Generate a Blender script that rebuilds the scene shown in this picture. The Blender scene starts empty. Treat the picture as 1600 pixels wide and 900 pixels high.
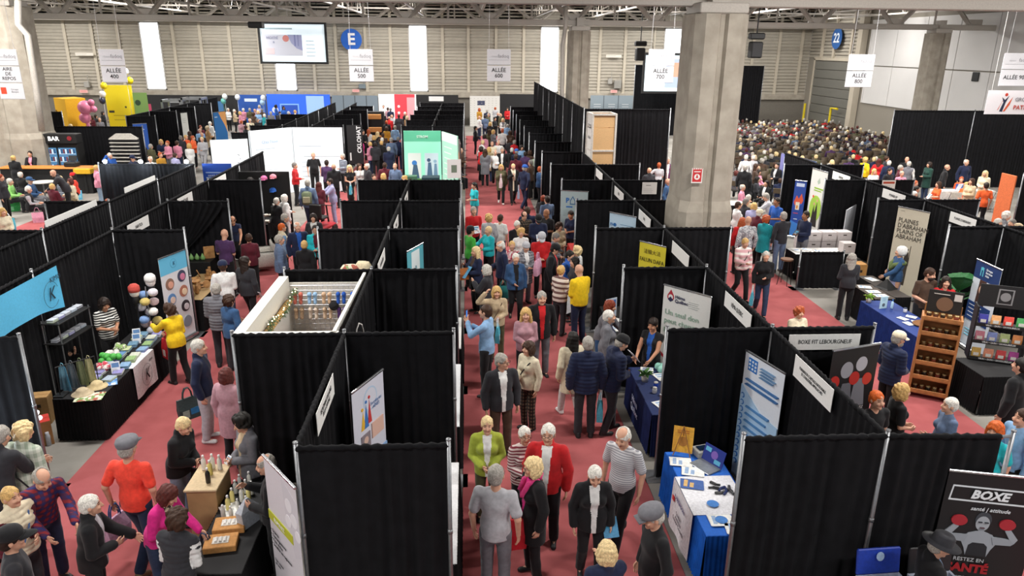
import bpy, math, random, re
import numpy as np
from mathutils import Vector, Matrix, Euler
random.seed(7)
S = bpy.context.scene
COL = S.collection
R = math.radians
# ---------------------------------------------------------------- camera
FPX = 1143.3
PITCH, YAW, ROLL, CAMH = R(18.32), R(3.544), R(0.613), 6.249
def ray(x, y):
 a, b = (x - 800) / FPX, (y - 450) / FPX
 c, s = math.cos(ROLL), math.sin(ROLL)
 u, v = c * a + s * b, -s * a + c * b
 c, s = math.cos(PITCH), math.sin(PITCH)
 yy, z = c + s * (-v), -s + c * (-v)
 c, s = math.cos(YAW), math.sin(YAW)
 return Vector((c * u + s * yy, -s * u + c * yy, z))
def atz(x, y, z=0.0):                     # where the line of sight through a photo point meets the level z
 d = ray(x, y); t = (z - CAMH) / d.z
 return Vector((d.x * t, d.y * t, z))
def aty(x, y, Y):                         # ... meets the upright plane at depth Y
 d = ray(x, y); t = Y / d.y
 return Vector((d.x * t, Y, CAMH + d.z * t))
def atx(x, y, X):
 d = ray(x, y); t = X / d.x
 return Vector((X, d.y * t, CAMH + d.z * t))
cam_data = bpy.data.cameras.new('camera')
cam = bpy.data.objects.new('camera', cam_data)
COL.objects.link(cam)
fw = ray(800, 450); rt = ray(800 + FPX, 450) - fw; dn = ray(800, 450 + FPX) - fw
m3 = Matrix((rt.normalized(), (-dn).normalized(), (-fw).normalized())).transposed()
cam.matrix_world = Matrix.Translation((0, 0, CAMH)) @ m3.to_4x4()
cam_data.sensor_width = 36.0
cam_data.lens = FPX / 1600 * 36
cam_data.clip_end = 300
S.camera = cam
# ---------------------------------------------------------------- exposure, world, lights
S.view_settings.view_transform = 'Standard'
S.view_settings.look = 'None'
S.view_settings.gamma = 1
S.view_settings.use_curve_mapping = False
S.view_settings.exposure = 0.12
W = bpy.data.worlds.new('world'); S.world = W
W.use_nodes = True
W.node_tree.nodes['Background'].inputs['Color'].default_value = (0.93, 0.95, 1.0, 1)
W.node_tree.nodes['Background'].inputs['Strength'].default_value = 0.55
def area_light(name, loc, sx, sy, power, color=(1, 0.97, 0.93), rot=(0, 0, 0)):
 l = bpy.data.lights.new(name, 'AREA')
 l.shape = 'RECTANGLE'; l.size = sx; l.size_y = sy; l.energy = power; l.color = color
 o = bpy.data.objects.new(name, l); COL.objects.link(o)
 o.location = loc; o.rotation_euler = rot
 return o
# the hall's high-bay lighting: long lines of lamps under the roof deck
LAMPX = [-42 + 4.3 * (n + .5) for n in (2, 5, 8, 11, 13, 15)]
for ly, pw in ((1.5, 900), (11.5, 1250), (24.5, 1500), (30.0, 1500), (47.0, 2000), (56.0, 1500)):
 for lx in LAMPX:
  area_light("ceiling_lamp_light", (lx, ly, 9.15), 3.2, 0.5, pw * (.6 if lx < 20 else .22))
# ---------------------------------------------------------------- mesh helpers
def link(o, parent=None):
 COL.objects.link(o)
 if parent is not None: o.parent = parent
 return o
def tag(o, label=None, cat=None, group=None, kind=None):
 if label: o['label'] = label
 if cat: o['category'] = cat
 if group: o['group'] = group
 if kind: o['kind'] = kind
 return o
def empty(name, loc=(0, 0, 0), rz=0.0, label=None, cat=None, group=None, kind=None):
 o = bpy.data.objects.new(name, None); o.empty_display_size = 0.1
 link(o); o.location = loc; o.rotation_euler = (0, 0, rz)
 return tag(o, label, cat, group, kind)
def copy_tree(o, parent=None):
 c = o.copy(); link(c)
 if parent is not None: c.parent = parent
 for ch in list(o.children): copy_tree(ch, c)
 return c
class MB:
 """collects shapes and links them as one mesh object"""
 def __init__(s): s.v = []; s.f = []; s.m = []; s.mi = 0; s.M = Matrix()
 def add(s, vs, fs, mi=None):
  n = len(s.v); M = s.M
  s.v += [tuple(M @ Vector(p)) for p in vs]
  s.f += [tuple(i + n for i in f) for f in fs]
  s.m += [s.mi if mi is None else mi] * len(fs)
  return s
 def box(s, x0, x1, y0, y1, z0, z1, mi=None):
  v = [(x, y, z) for z in (z0, z1) for y in (y0, y1) for x in (x0, x1)]
  return s.add(v, [(0, 2, 3, 1), (4, 5, 7, 6), (0, 1, 5, 4), (2, 6, 7, 3), (0, 4, 6, 2), (1, 3, 7, 5)], mi)
 def cbox(s, c, d, mi=None, b=0.0):
  x, y, z = c; a, e, h = d[0] / 2, d[1] / 2, d[2] / 2
  if b <= 0: return s.box(x - a, x + a, y - e, y + e, z - h, z + h, mi)
  b = min(b, a * .9, e * .9, h * .9)
  rings = []
  for zz, k in ((-h, b), (-h + b, 0), (h - b, 0), (h, b)):
   A, E = a - k, e - k
   q = b - k * 0.6 if k else b
   q = b * .7
   rings.append([(x + px, y + py, z + zz) for px, py in
    ((-A + q, -E), (A - q, -E), (A, -E + q), (A, E - q), (A - q, E), (-A + q, E), (-A, E - q), (-A, -E + q))])
  return s.rings(rings, mi=mi)
 def rings(s, rings, closed=True, cap=True, mi=None):
  n = len(rings[0]); v = [p for r in rings for p in r]; f = []
  for i in range(len(rings) - 1):
   for j in range(n if closed else n - 1):
    k = (j + 1) % n
    f.append((i * n + j, i * n + k, (i + 1) * n + k, (i + 1) * n + j))
  if cap and closed:
   f.append(tuple(range(n - 1, -1, -1))); f.append(tuple((len(rings) - 1) * n + j for j in range(n)))
  return s.add(v, f, mi)
 def cyl(s, p0, p1, r0, r1=None, n=10, mi=None, cap=True):
  r1 = r0 if r1 is None else r1
  return s.tube([p0, p1], [r0, r1], n, mi, cap)
 def tube(s, pts, r, n=8, mi=None, cap=True):
  pts = [Vector(p) for p in pts]
  if not isinstance(r, (list, tuple)): r = [r] * len(pts)
  rings = []; up = None
  for i, p in enumerate(pts):
   d = (pts[min(i + 1, len(pts) - 1)] - pts[max(i - 1, 0)])
   if d.length < 1e-9: d = Vector((0, 0, 1))
   d.normalize()
   if up is None: up = Vector((0, 0, 1)) if abs(d.z) < .9 else Vector((1, 0, 0))
   a = d.cross(up).normalized(); b = a.cross(d).normalized(); up = b
   rings.append([tuple(p + (a * math.cos(t) + b * math.sin(t)) * r[i]) for t in [2 * math.pi * k / n for k in range(n)]])
  return s.rings(rings, cap=cap, mi=mi)
 def lathe(s, prof, c=(0, 0, 0), n=16, mi=None, sx=1, sy=1):
  rings = [[(c[0] + r * math.cos(2 * math.pi * k / n) * sx, c[1] + r * math.sin(2 * math.pi * k / n) * sy, c[2] + z) for k in range(n)] for r, z in prof]
  return s.rings(rings, mi=mi)
 def ball(s, c, r, n=10, mi=None, sx=1, sy=1, sz=1):
  m = max(4, n // 2 + 1)
  prof = [(max(1e-4, r * math.sin(math.pi * i / m)), -r * sz * math.cos(math.pi * i / m)) for i in range(m + 1)]
  return s.lathe(prof, c, n, mi, sx, sy)
 def prism(s, outline, z0, z1, mi=None):                # outline in x,y
  n = len(outline)
  v = [(x, y, z0) for x, y in outline] + [(x, y, z1) for x, y in outline]
  f = [tuple(range(n - 1, -1, -1)), tuple(range(n, 2 * n))] + [(i, (i + 1) % n, n + (i + 1) % n, n + i) for i in range(n)]
  return s.add(v, f, mi)
 def yprism(s, outline, y0, y1, mi=None):               # outline in x,z
  n = len(outline)
  v = [(x, y0, z) for x, z in outline] + [(x, y1, z) for x, z in outline]
  f = [tuple(range(n)), tuple(range(2 * n - 1, n - 1, -1))] + [((i + 1) % n, i, n + i, n + (i + 1) % n) for i in range(n)]
  return s.add(v, f, mi)
 def grid(s, fn, nu, nv, mi=None):
  v = [fn(i / nu, j / nv) for j in range(nv + 1) for i in range(nu + 1)]
  f = [(j * (nu + 1) + i, j * (nu + 1) + i + 1, (j + 1) * (nu + 1) + i + 1, (j + 1) * (nu + 1) + i) for j in range(nv) for i in range(nu)]
  return s.add(v, f, mi)
 def mesh(s, name, mats, smooth=False):
  me = bpy.data.meshes.new(name)
  me.from_pydata(s.v, [], s.f)
  for m in (mats if isinstance(mats, (list, tuple)) else [mats]): me.materials.append(m)
  if any(s.m): me.polygons.foreach_set('material_index', s.m)
  if smooth: me.polygons.foreach_set('use_smooth', [True] * len(s.f))
  me.update()
  return me
 def build(s, name, mats, parent=None, smooth=False, loc=None, rot=None):
  o = bpy.data.objects.new(name, s.mesh(name, mats, smooth))
  if loc is not None: o.location = loc
  if rot is not None: o.rotation_euler = rot
  return link(o, parent)
def T(x=0, y=0, z=0, rz=0.0, rx=0.0, ry=0.0):
 return Matrix.Translation((x, y, z)) @ Euler((rx, ry, rz)).to_matrix().to_4x4()
# ---------------------------------------------------------------- materials
_mats = {}
def srgb(h):
 h = h.lstrip('#'); c = [int(h[i:i + 2], 16) / 255 for i in (0, 2, 4)]
 return tuple(x / 12.92 if x <= .04045 else ((x + .055) / 1.055) ** 2.4 for x in c)
def mat(color, rough=0.7, metal=0.0, noise=0.12, scale=30.0, bump=0.0, emit=0.0, sheen=0.0, alpha=1.0, trans=0.0, spec=0.5, color2=None, detail=4.0):
 key = (color, rough, metal, noise, scale, bump, emit, sheen, alpha, trans, spec, color2)
 if key in _mats: return _mats[key]
 m = bpy.data.materials.new('m_' + str(len(_mats))); _mats[key] = m
 m.use_nodes = True; nt = m.node_tree; b = nt.nodes['Principled BSDF']
 c = srgb(color) if isinstance(color, str) else color
 b.inputs['Roughness'].default_value = rough; b.inputs['Metallic'].default_value = metal
 b.inputs['Specular IOR Level'].default_value = spec
 b.inputs['Base Color'].default_value = (*c, 1)
 if sheen: b.inputs['Sheen Weight'].default_value = sheen
 if trans: b.inputs['Transmission Weight'].default_value = trans
 if alpha < 1: b.inputs['Alpha'].default_value = alpha
 if emit:
  b.inputs['Emission Color'].default_value = (*c, 1); b.inputs['Emission Strength'].default_value = emit
 if noise or bump or color2:
  tc = nt.nodes.new('ShaderNodeTexCoord'); n = nt.nodes.new('ShaderNodeTexNoise')
  n.inputs['Scale'].default_value = scale; n.inputs['Detail'].default_value = detail
  nt.links.new(tc.outputs['Object'], n.inputs['Vector'])
  if noise or color2:
   mx = nt.nodes.new('ShaderNodeMix'); mx.data_type = 'RGBA'
   c2 = (srgb(color2) if isinstance(color2, str) else color2) if color2 else tuple(x * (1 - noise) for x in c)
   mx.inputs[6].default_value = (*c2, 1)
   mx.inputs[7].default_value = (*(c if color2 else tuple(min(1, x * (1 + noise)) for x in c)), 1)
   rp = nt.nodes.new('ShaderNodeMapRange'); rp.inputs[1].default_value = .35; rp.inputs[2].default_value = .65
   nt.links.new(n.outputs['Fac'], rp.inputs[0]); nt.links.new(rp.outputs[0], mx.inputs[0])
   nt.links.new(mx.outputs[2], b.inputs['Base Color'])
   if emit: nt.links.new(mx.outputs[2], b.inputs['Emission Color'])
  if bump:
   bp = nt.nodes.new('ShaderNodeBump'); bp.inputs['Strength'].default_value = bump; bp.inputs['Distance'].default_value = .01
   nt.links.new(n.outputs['Fac'], bp.inputs['Height']); nt.links.new(bp.outputs['Normal'], b.inputs['Normal'])
 return m
def pattern(kind, c1, c2, size=.08, c3=None, rough=.85, axis='z'):
 """cloth patterns: stripe, check, spots, prints"""
 key = ('pat', kind, c1, c2, size, c3, axis)
 if key in _mats: return _mats[key]
 m = bpy.data.materials.new('m_' + str(len(_mats))); _mats[key] = m
 m.use_nodes = True; nt = m.node_tree; b = nt.nodes['Principled BSDF']; b.inputs['Roughness'].default_value = rough
 tc = nt.nodes.new('ShaderNodeTexCoord'); sp = nt.nodes.new('ShaderNodeSeparateXYZ')
 nt.links.new(tc.outputs['Object'], sp.inputs[0])
 def math_(op, a, bb=None):
  n = nt.nodes.new('ShaderNodeMath'); n.operation = op
  for i, q in enumerate((a, bb)):
   if q is None: continue
   if isinstance(q, (int, float)): n.inputs[i].default_value = q
   else: nt.links.new(q, n.inputs[i])
  return n.outputs[0]
 def band(o, w=.5): return math_('LESS_THAN', math_('FRACT', math_('DIVIDE', o, size)), w)
 def mix(f, a, bb):
  n = nt.nodes.new('ShaderNodeMix'); n.data_type = 'RGBA'
  nt.links.new(f, n.inputs[0])
  for i, q in ((6, a), (7, bb)):
   if isinstance(q, tuple): n.inputs[i].default_value = (*q, 1)
   else: nt.links.new(q, n.inputs[i])
  return n.outputs[2]
 a, d = srgb(c1), srgb(c2); e = srgb(c3) if c3 else None
 if kind == 'stripe': out = mix(band(sp.outputs[{'x': 0, 'y': 1, 'z': 2}[axis]], .45), a, d)
 elif kind == 'check':
  h = math_('ADD', sp.outputs[0], sp.outputs[1])
  f1 = band(h); f2 = band(sp.outputs[2])
  mid = tuple((p + q) / 2 for p, q in zip(a, d)) if e is None else e
  out = mix(f2, mix(f1, a, mid), mix(f1, mid, d))
 else:
  v = nt.nodes.new('ShaderNodeTexVoronoi'); v.inputs['Scale'].default_value = 1 / size
  nt.links.new(tc.outputs['Object'], v.inputs['Vector'])
  if kind == 'spots': out = mix(math_('LESS_THAN', v.outputs['Distance'], .38), a, d)
  else:
   s2 = nt.nodes.new('ShaderNodeSeparateXYZ'); nt.links.new(v.outputs['Color'], s2.inputs[0])
   out = mix(math_('GREATER_THAN', s2.outputs[0], .55), a, d)
   if e: out = mix(math_('GREATER_THAN', s2.outputs[1], .72), out, e)
 nt.links.new(out, b.inputs['Base Color'])
 return m
M_DRAPE = mat('#101013', .9, noise=.25, scale=6, spec=.2)
M_POLE = mat('#8d8f92', .38, .75, noise=.08)
M_WHITE = mat('#e9e9e6', .6, noise=.03)
M_BLACK = mat('#101011', .6, noise=.2)
M_CHROME = mat('#b9bcc0', .25, .9, noise=.03)
# ---------------------------------------------------------------- the hall
def struct(o): o['kind'] = 'structure'; return o
XW, YW = 28.3, 62.0
M_CONC = mat('#8f8b84', .8, noise=.14, scale=1.2, color2='#77736c', bump=.05, detail=8)
M_CARPET = mat('#a4595a', .95, noise=.1, scale=2.2, color2='#985051', detail=8, spec=.1)
M_SIDING = mat('#aca598', .6, noise=.05, scale=2)
M_BATTEN = mat('#bdb4a3', .6, noise=.05)
M_COLC = mat('#aaa295', .9, noise=.1, scale=3, color2='#989083', bump=.25, detail=8)
M_STEEL = mat('#a9a299', .5, noise=.06)
M_DECK = mat('#86807a', .8, noise=.1)
M_PANEL = mat('#d2d0ce', .7, noise=.03, scale=.6)
M_GLOW = mat('#f4f8ff', .5, noise=0, emit=3.2)
struct(MB().box(-45, XW + .4, -6, YW + .4, -.2, 0).build('floor', M_CONC))
def carpet(x0, x1, y0, y1, label):
 b = MB(); b.cbox(((x0 + x1) / 2, (y0 + y1) / 2, .006), (x1 - x0, y1 - y0, .012), b=.004)
 tag(b.build('aisle_carpet', M_CARPET), label, 'carpet')
carpet(-.12, 2.66, 1, 54, 'red carpet running down the centre aisle under the ALLÉE 600 sign')
carpet(-6.0, -3.38, 1, 54, 'red carpet in the aisle under the ALLÉE 500 sign')
carpet(6.4, 8.92, 1, 40, 'red carpet in the aisle right of the large concrete pillar')
carpet(14.4, 17.6, 8, 33, 'red carpet in the aisle beside the orange shirted stand')
carpet(-15.9, -11.4, 16, 27.4, 'red carpet in the aisle beside the seated rest area')
# back wall: horizontal metal siding over a concrete band, upright battens, tall windows
wins = [(-25.45, -23.9, 2.62, 7.75), (-15.3, -13.65, 2.62, 7.75), (-4.65, -3.15, 2.62, 7.75), (5.9, 7.45, 2.62, 7.75), (16.0, 17.5, 2.62, 7.75), (-36, -34.5, 2.62, 7.75)]
def siding(b, x0, x1, z0, z1, y, pitch=.25, axis='x'):
 n = max(1, round((z1 - z0) / pitch)); p = (z1 - z0) / n; prof = []
 for i in range(n):
  z = z0 + i * p; prof += [(0, z), (0, z + p * .5), (.10, z + p * .58), (.10, z + p * .97)]
 prof.append((0, z1))
 if axis == 'x': v = [(x, y - 0.05 + d, z) for x in (x0, x1) for d, z in prof]
 else: v = [(y - .05 + d, x, z) for x in (x1, x0) for d, z in prof]
 m = len(prof); b.add(v, [(i, m + i, m + i + 1, i + 1) for i in range(m - 1)])
b = MB(); xs = [-45] + sorted([w[0] for w in wins] + [w[1] for w in wins]) + [XW]
for i in range(0, len(xs) - 1):
 if i % 2 == 0: siding(b, xs[i], xs[i + 1], 2.6, 9.9, YW)
 else: siding(b, xs[i], xs[i + 1], 7.75, 9.9, YW)
b.box(-45, XW, YW + .02, YW + .4, 7.75, 9.9);
for i in range(0, len(xs) - 1, 2): b.box(xs[i], xs[i + 1], YW + .02, YW + .4, 0, 9.9)
for i in range(1, len(xs) - 1, 2): b.box(xs[i], xs[i + 1], YW + .02, YW + .4, 0, 2.6)
struct(b.build('wall_back', M_SIDING))
b = MB(); b.cbox(((XW - 45) / 2, YW - .06, 2.38), (XW + 45, .28, .42), b=.02); struct(b.build('trim_1', M_COLC))
b = MB(); b.box(-45, XW, YW - .02, YW + .02, 0, 2.2); struct(b.build('trim_2', mat('#6f6a62', .8)))
k = 3
for px in (30, 62, 108, 150, 190, 275, 317, 362, 407, 490, 526, 572, 611, 692, 732, 775, 818, 885, 937, 976, 1020, 1085, 1175, 1215, 1250):
 x = aty(px, 95, YW - .1).x
 if any(w[0] - .1 < x < w[1] + .1 for w in wins): continue
 b = MB(); b.box(x - .11, x + .11, YW - .14, YW - .02, 2.6, 9.9); struct(b.build('trim_%d' % k, M_BATTEN)); k += 1
for i, w in enumerate(wins):
 e = struct(empty('window_%d' % (i + 1), ((w[0] + w[1]) / 2, YW, w[2])))
 hw = (w[1] - w[0]) / 2; hh = w[3] - w[2]
 b = MB(); b.box(-hw, -hw + .09, -.1, .2, 0, hh); b.box(hw - .09, hw, -.1, .2, 0, hh); b.box(-hw, hw, -.1, .2, 0, .09); b.box(-hw, hw, -.1, .2, hh - .09, hh)
 b.build('window_frame', mat('#c4c2be', .5), e)
 MB().box(-hw + .09, hw - .09, .08, .11, .09, hh - .09).build('window_pane', M_GLOW, e)
# side wall: white panels, roller door
b = MB(); b.box(XW, XW + .4, -6, 51.8, 0, 9.9);
b.box(XW, XW + .4, 51.8, YW, 0, 9.9)
struct(b.build('wall_right', mat('#8c867b', .8, noise=.06)))
b = MB(); y = 14.0
while y < 52.5:
 y1 = min(y + 3.2, 52.6); b.cbox((XW - .05, (y + y1) / 2, 3.88), (.1, y1 - y - .05, 2.5), b=.01); b.cbox((XW - .05, (y + y1) / 2, 6.7), (.1, y1 - y - .05, 3.0), b=.01); y += 3.2
struct(b.build('wall_right_panels', M_PANEL))
e = struct(empty('door_1', (XW, 57.2, 0)))
b = MB()
for i in range(8): b.cbox((-.06, 0, .34 + i * .67), (.10, 6.6, .64), b=.03)
b.build('door_panel', mat('#6d6c66', .5, noise=.06), e)
b = MB(); b.box(-.16, .0, -3.5, -3.3, 0, 5.5); b.box(-.16, 0, 3.3, 3.5, 0, 5.5); b.box(-.16, 0, -3.5, 3.5, 5.4, 5.6)
b.build('door_frame', M_BATTEN, e)
b = MB(); siding(b, 53.7, YW, 5.6, 9.9, XW, axis='y'); struct(b.build('wall_right_siding', M_SIDING))
b = MB()
for y in (55.0, 57.6, 59.6): b.box(XW - .2, XW - .05, y - .12, y + .12, 5.6, 9.9)
b.box(XW - .5, XW - .05, 53.0, 53.6, 0, 9.9); struct(b.build('wall_right_pilaster', M_BATTEN))
e = struct(empty('door_2', (XW, 45.6, 0)))
MB().box(-.1, -.04, -.9, .9, 0, 2.3).build('door_panel', mat('#dfe9ee', .4, emit=.5, noise=0), e)
b = MB(); b.box(-.16, 0, -1.05, -.9, 0, 2.4); b.box(-.16, 0, .9, 1.05, 0, 2.4); b.box(-.16, 0, -1.05, 1.05, 2.3, 2.45); b.build('door_frame', M_BATTEN, e)
b = MB(); b.box(-45.4, -45, -6, YW, 0, 9.9); struct(b.build('wall_left', mat('#a19b90', .8)))
# roof deck and trusses
b = MB(); y = -6.
while y < YW: b.box(-45, XW, y, y + .28, 9.88, 9.96); b.box(-45, XW, y + .28, y + .6, 9.96, 10.02); y += .6
struct(b.build('ceiling', M_DECK))
def truss(y, zb, name, zt=9.5, panel=4.3, x0=-45, x1=XW):
 b = MB(); b.cbox(((x0 + x1) / 2, y, zb + .14), (x1 - x0, .34, .28), b=.02); b.cbox(((x0 + x1) / 2, y, zt), (x1 - x0, .34, .26), b=.02)
 xx = 5.5 - panel * 12
 while xx < x1:
  for q in (-1, 1):
   if x0 < xx + q * panel * .42 < x1: b.tube([(xx + q * .18, y, zb + .25), (xx + q * panel * .46, y, zt - .1)], .13, 4)
  if x0 < xx < x1: b.cbox((xx, y, zb + .3), (.9, .12, .5))
  if x0 < xx + panel / 2 < x1: b.tube([(xx + panel / 2, y, zb + .2), (xx + panel / 2, y, zt)], .06, 4)
  xx += panel
 return struct(b.build(name, M_STEEL))
truss(40.0, 7.27, 'ceiling_truss'); truss(17.3, 7.12, 'ceiling_truss'); truss(61.2, 7.75, 'ceiling_truss')
def joist(x, y0, y1):
 b = MB(); z0, z1 = 8.35, 9.6; b.box(x - .07, x + .07, y0, y1, z0, z0 + .09); b.box(x - .07, x + .07, y0, y1, z1, z1 + .09)
 y = y0; f = 0
 while y < y1 - .6:
  a, c = (z0 + .05, z1) if f == 0 else (z1, z0 + .05); b.tube([(x, y, a), (x, min(y + 1.05, y1), c)], .028, 4); y += 1.05; f ^= 1
 return struct(b.build('ceiling_joist', M_STEEL))
x = -42
while x < 28: joist(x, 17.5, 39.8); joist(x, 40.2, 61); x += 4.3
# chord bracing seen against the roof
b = MB()
for y in (29, 50.5):
 b.box(-45, XW, y - .05, y + .05, 8.4, 8.5)
 for i in range(17): b.tube([(-43 + i * 4.3, y, 8.45), (-40.9 + i * 4.3, y, 9.5)], .04, 4)
struct(b.build('ceiling_brace', M_STEEL))
# ceiling lamps: long strip fittings
def strip(x, y, ln=3.3, label='long white strip lamp under the roof deck'):
 e = empty('strip_lamp', (x, y, 9.3), 0, label, 'lamp', 'strip lamps under the roof')
 MB().cbox((0, 0, 0), (ln, .55, .16), b=.03).build('housing', mat('#d8d8d4', .5), e)
 MB().cbox((0, 0, -.1), (ln - .1, .40, .05), b=.02).build('tube', mat('#fffaf0', .5, noise=0, emit=2.5), e)
 b = MB(); [b.cyl((s * ln * .4, 0, .08), (s * ln * .4, 0, .62), .012, n=5) for s in (-1, 1)]; b.build('hanger', M_STEEL, e)
 return e
for ly in (24.5, 30.0, 47.0, 56.0):
 for lx in LAMPX: strip(lx, ly)
# concrete columns
def column(cx, y0, w, top=6.95, block=None, label='', d=1.5, name='concrete_column'):
 e = empty(name, (cx, y0 + d / 2, 0), 0, label, 'pillar')
 g = w * .08; c = w * .16; h = w / 2
 def outl(h, c, dd):
  D = dd / 2
  return [(-h + c, -D), (-g, -D), (-g * .5, -D + .10), (g * .5, -D + .10), (g, -D), (h - c, -D), (h, -D + c), (h, D), (-h, D), (-h, -D + c)]
 o = outl(h, c, d); z0 = 0
 if block:
  b = MB(); b.prism(outl(h * 1.07, c * .8, d * 1.08), 0, block - .25)
  r0 = [(x, y, block - .25) for x, y in outl(h * 1.07, c * .8, d * 1.08)]; r1 = [(x, y, block) for x, y in outl(h * 1.0, c, d)]
  b.rings([r0, r1]); b.build('footing', M_COLC, e); z0 = block - .01
 b = MB(); b.rings([[(x, y, z0) for x, y in o], [(x * .99, y * .99, top) for x, y in o]]); b.build('shaft', M_COLC, e)
 b = MB(); b.cbox((0, 0, top + .12), (w * .9, d * .9, .24), b=.03); b.cbox((0, 0, top + .4), (w * .35, d * .5, .5)); b.build('cap_plate', M_STEEL, e)
 return e
bigcol = column(5.56, 16.5, 1.2, d=1.2, block=2.85, label='large concrete pillar with a red fire sign beside the right aisle')
column(5.83, 39.3, 1.08, 7.0, d=1.2, label='tall concrete pillar behind the black drapes under the far truss')
p = aty(1466, 50, 40); column(p.x, 39.4, 1.0, 7.1, d=1.0, label='concrete pillar in front of the white wall panels')
p = aty(12, 100, 34); column(p.x - .4, 33.5, 2.6, 7.6, label='wide concrete pillar behind the AIRE DE REPOS sign', block=2.4)
# ducts beside pillars
def pipe(pts, r, label, name='drain_pipe'):
 b = MB(); b.tube(pts, r, 10); tag(b.build(name, mat('#a8a29a', .5), smooth=True), label, 'pipe')
q = [aty(28, 0, 33), aty(28, 38, 33), aty(43, 55, 33), aty(58, 150, 33), aty(66, 205, 33)]
pipe([tuple(v) for v in q], .13, 'grey duct running down the wide pillar at the left')
q = [aty(884, 10, 39), aty(884, 40, 39), aty(879, 70, 39), aty(878, 160, 39)]; q.append(Vector((q[-1].x, 39, 0)))
pipe([tuple(v) for v in q], .11, 'grey pipe running down beside the far concrete pillar')
b = MB(); [b.tube(q, .09, 6) for q in ([(27.7, 60.3, 0), (27.7, 60.3, 2.0)], [(27.6, 55.6, 0), (27.6, 55.6, 2.0), (27.6, 54.6, 2.0)])]
tag(b.build('guard_rail', mat('#d8c01c')), 'yellow guard posts on both sides of the roller door', 'guard rail')
# ---------------------------------------------------------------- pipe-and-drape booths
YK = lambda k: 6.543 + 3.05 * k
DH = 2.44
_dr = {}
def drape_mesh(w, h, seed, m=None):
 key = (round(w, 2), round(h, 2), seed, m)
 if key in _dr: return _dr[key]
 r = random.Random(seed * 31 + int(w * 100)); nu = int(w / .017); nz = 9
 ph = [r.random() * 6.28 for _ in range(8)]
 dens = [r.uniform(.3, 1) for _ in range(6)]
 b = MB()
 def f(u, v):
  x = u * w; z = .02 + v * (h - .06)
  g = dens[min(5, int(u * 6))] * (1 - .25 * v)
  y = g * (.026 * math.sin(x * 42 + ph[0] + 1.7 * math.sin(x * 5 + ph[1]) + .5 * math.sin(z * 1.3 + ph[4])) + .016 * math.sin(x * 19 + ph[2] + .6 * z)) + .03 * (1 - v) * math.sin(x * 2.1 + ph[3])
  if v > .97: y *= .45
  zz = z + (.006 * math.sin(x * 60 + ph[5]) if v > .97 else 0)
  return (x + .006 * math.sin(z * 3 + x * 11), y, zz)
 b.grid(f, nu, nz)
 # gathered sleeve over the bar
 rings = []
 n = int(w / .035)
 for i in range(n + 1):
  x = w * i / n; rr = .030 + .007 * math.sin(x * 57 + ph[5]) + .004 * math.sin(x * 131 + ph[6])
  rings.append([(x, rr * math.cos(a), h - .03 + rr * math.sin(a)) for a in [R(60 * q) for q in range(6)]])
 b.rings(rings)
 me = b.mesh('curtain', [m or M_DRAPE], True); _dr[key] = me
 return me
def _post(h):
 key = ('post', h)
 if key not in _dr:
  b = MB(); b.cyl((0, 0, .01), (0, 0, h), .024, n=10); b.cyl((0, 0, h * .55), (0, 0, h * .55 + .05), .029, n=10); b.cyl((0, 0, h), (0, 0, h + .015), .027, n=10)
  b.cbox((0, 0, .006), (.36, .36, .012), b=.003)
  _dr[key] = b.mesh('post', [M_POLE], True)
 return _dr[key]
def drape(x0, y0, x1, y1, label, group=None, seed=None, h=DH, p0=True, p1=False, width=None, name='booth_drape', cut=(0, 1), m=None):
 v = Vector((x1 - x0, y1 - y0)); L = v.length; rz = math.atan2(v.y, v.x)
 e = empty(name, (x0, y0, 0), rz, label, 'drape', group, 'thing')
 if seed is None: seed = random.randint(0, 2) if group else random.randint(3, 99)
 o = bpy.data.objects.new('curtain', drape_mesh(L * (cut[1] - cut[0]), h, seed, m)); link(o, e); o.location = (L * cut[0], 0, 0)
 MB().cyl((0, 0, h - .03), (L, 0, h - .03), .018, n=8).build('crossbar', M_POLE, e)
 if p0: link(bpy.data.objects.new('post', _post(h + .03)), e)
 if p1: o = bpy.data.objects.new('post', _post(h + .03)); link(o, e); o.location = (L, 0, 0)
 return e
ORD = ['nearest', 'second', 'third', 'fourth', 'fifth', 'sixth', 'seventh', 'eighth', 'ninth', 'tenth', 'eleventh', 'twelfth', 'thirteenth', 'fourteenth', 'fifteenth', 'sixteenth']
CL, CB, CR = -3.27, -1.74, -.22
RL, RB, RR = 2.82, 4.36, 5.88
EL, EB, ER = 10.97, 12.27, 13.8
LR_, LB, L1, LL = -6.1, -7.6, -9.05, -10.6
# centre row
for k in range(0, 16):
 if k < 5 or 9 < k < 15: drape(CB, YK(k), CB, YK(k + 1), 'back drape line left of the centre aisle, %s bay from the front' % ORD[k], p0=k > 0)
 nm = '%s from front' % ORD[k]
 if k == 0: drape(CB - .0, YK(0), CR, YK(0), 'front black drape left of the centre aisle hung between two silver posts', p0=True, p1=True, seed=5)
 elif k not in (6, 7, 8, 9): drape(CB, YK(k), CR, YK(k), 'black side drape reaching the left edge of the centre aisle, ' + nm, p0=False, p1=True)
 if k not in (0, 6, 7, 8, 9): drape(CL, YK(k), CB, YK(k), 'black drape on the ALLÉE 500 side of the middle row, ' + nm, p0=True, p1=False)
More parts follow.
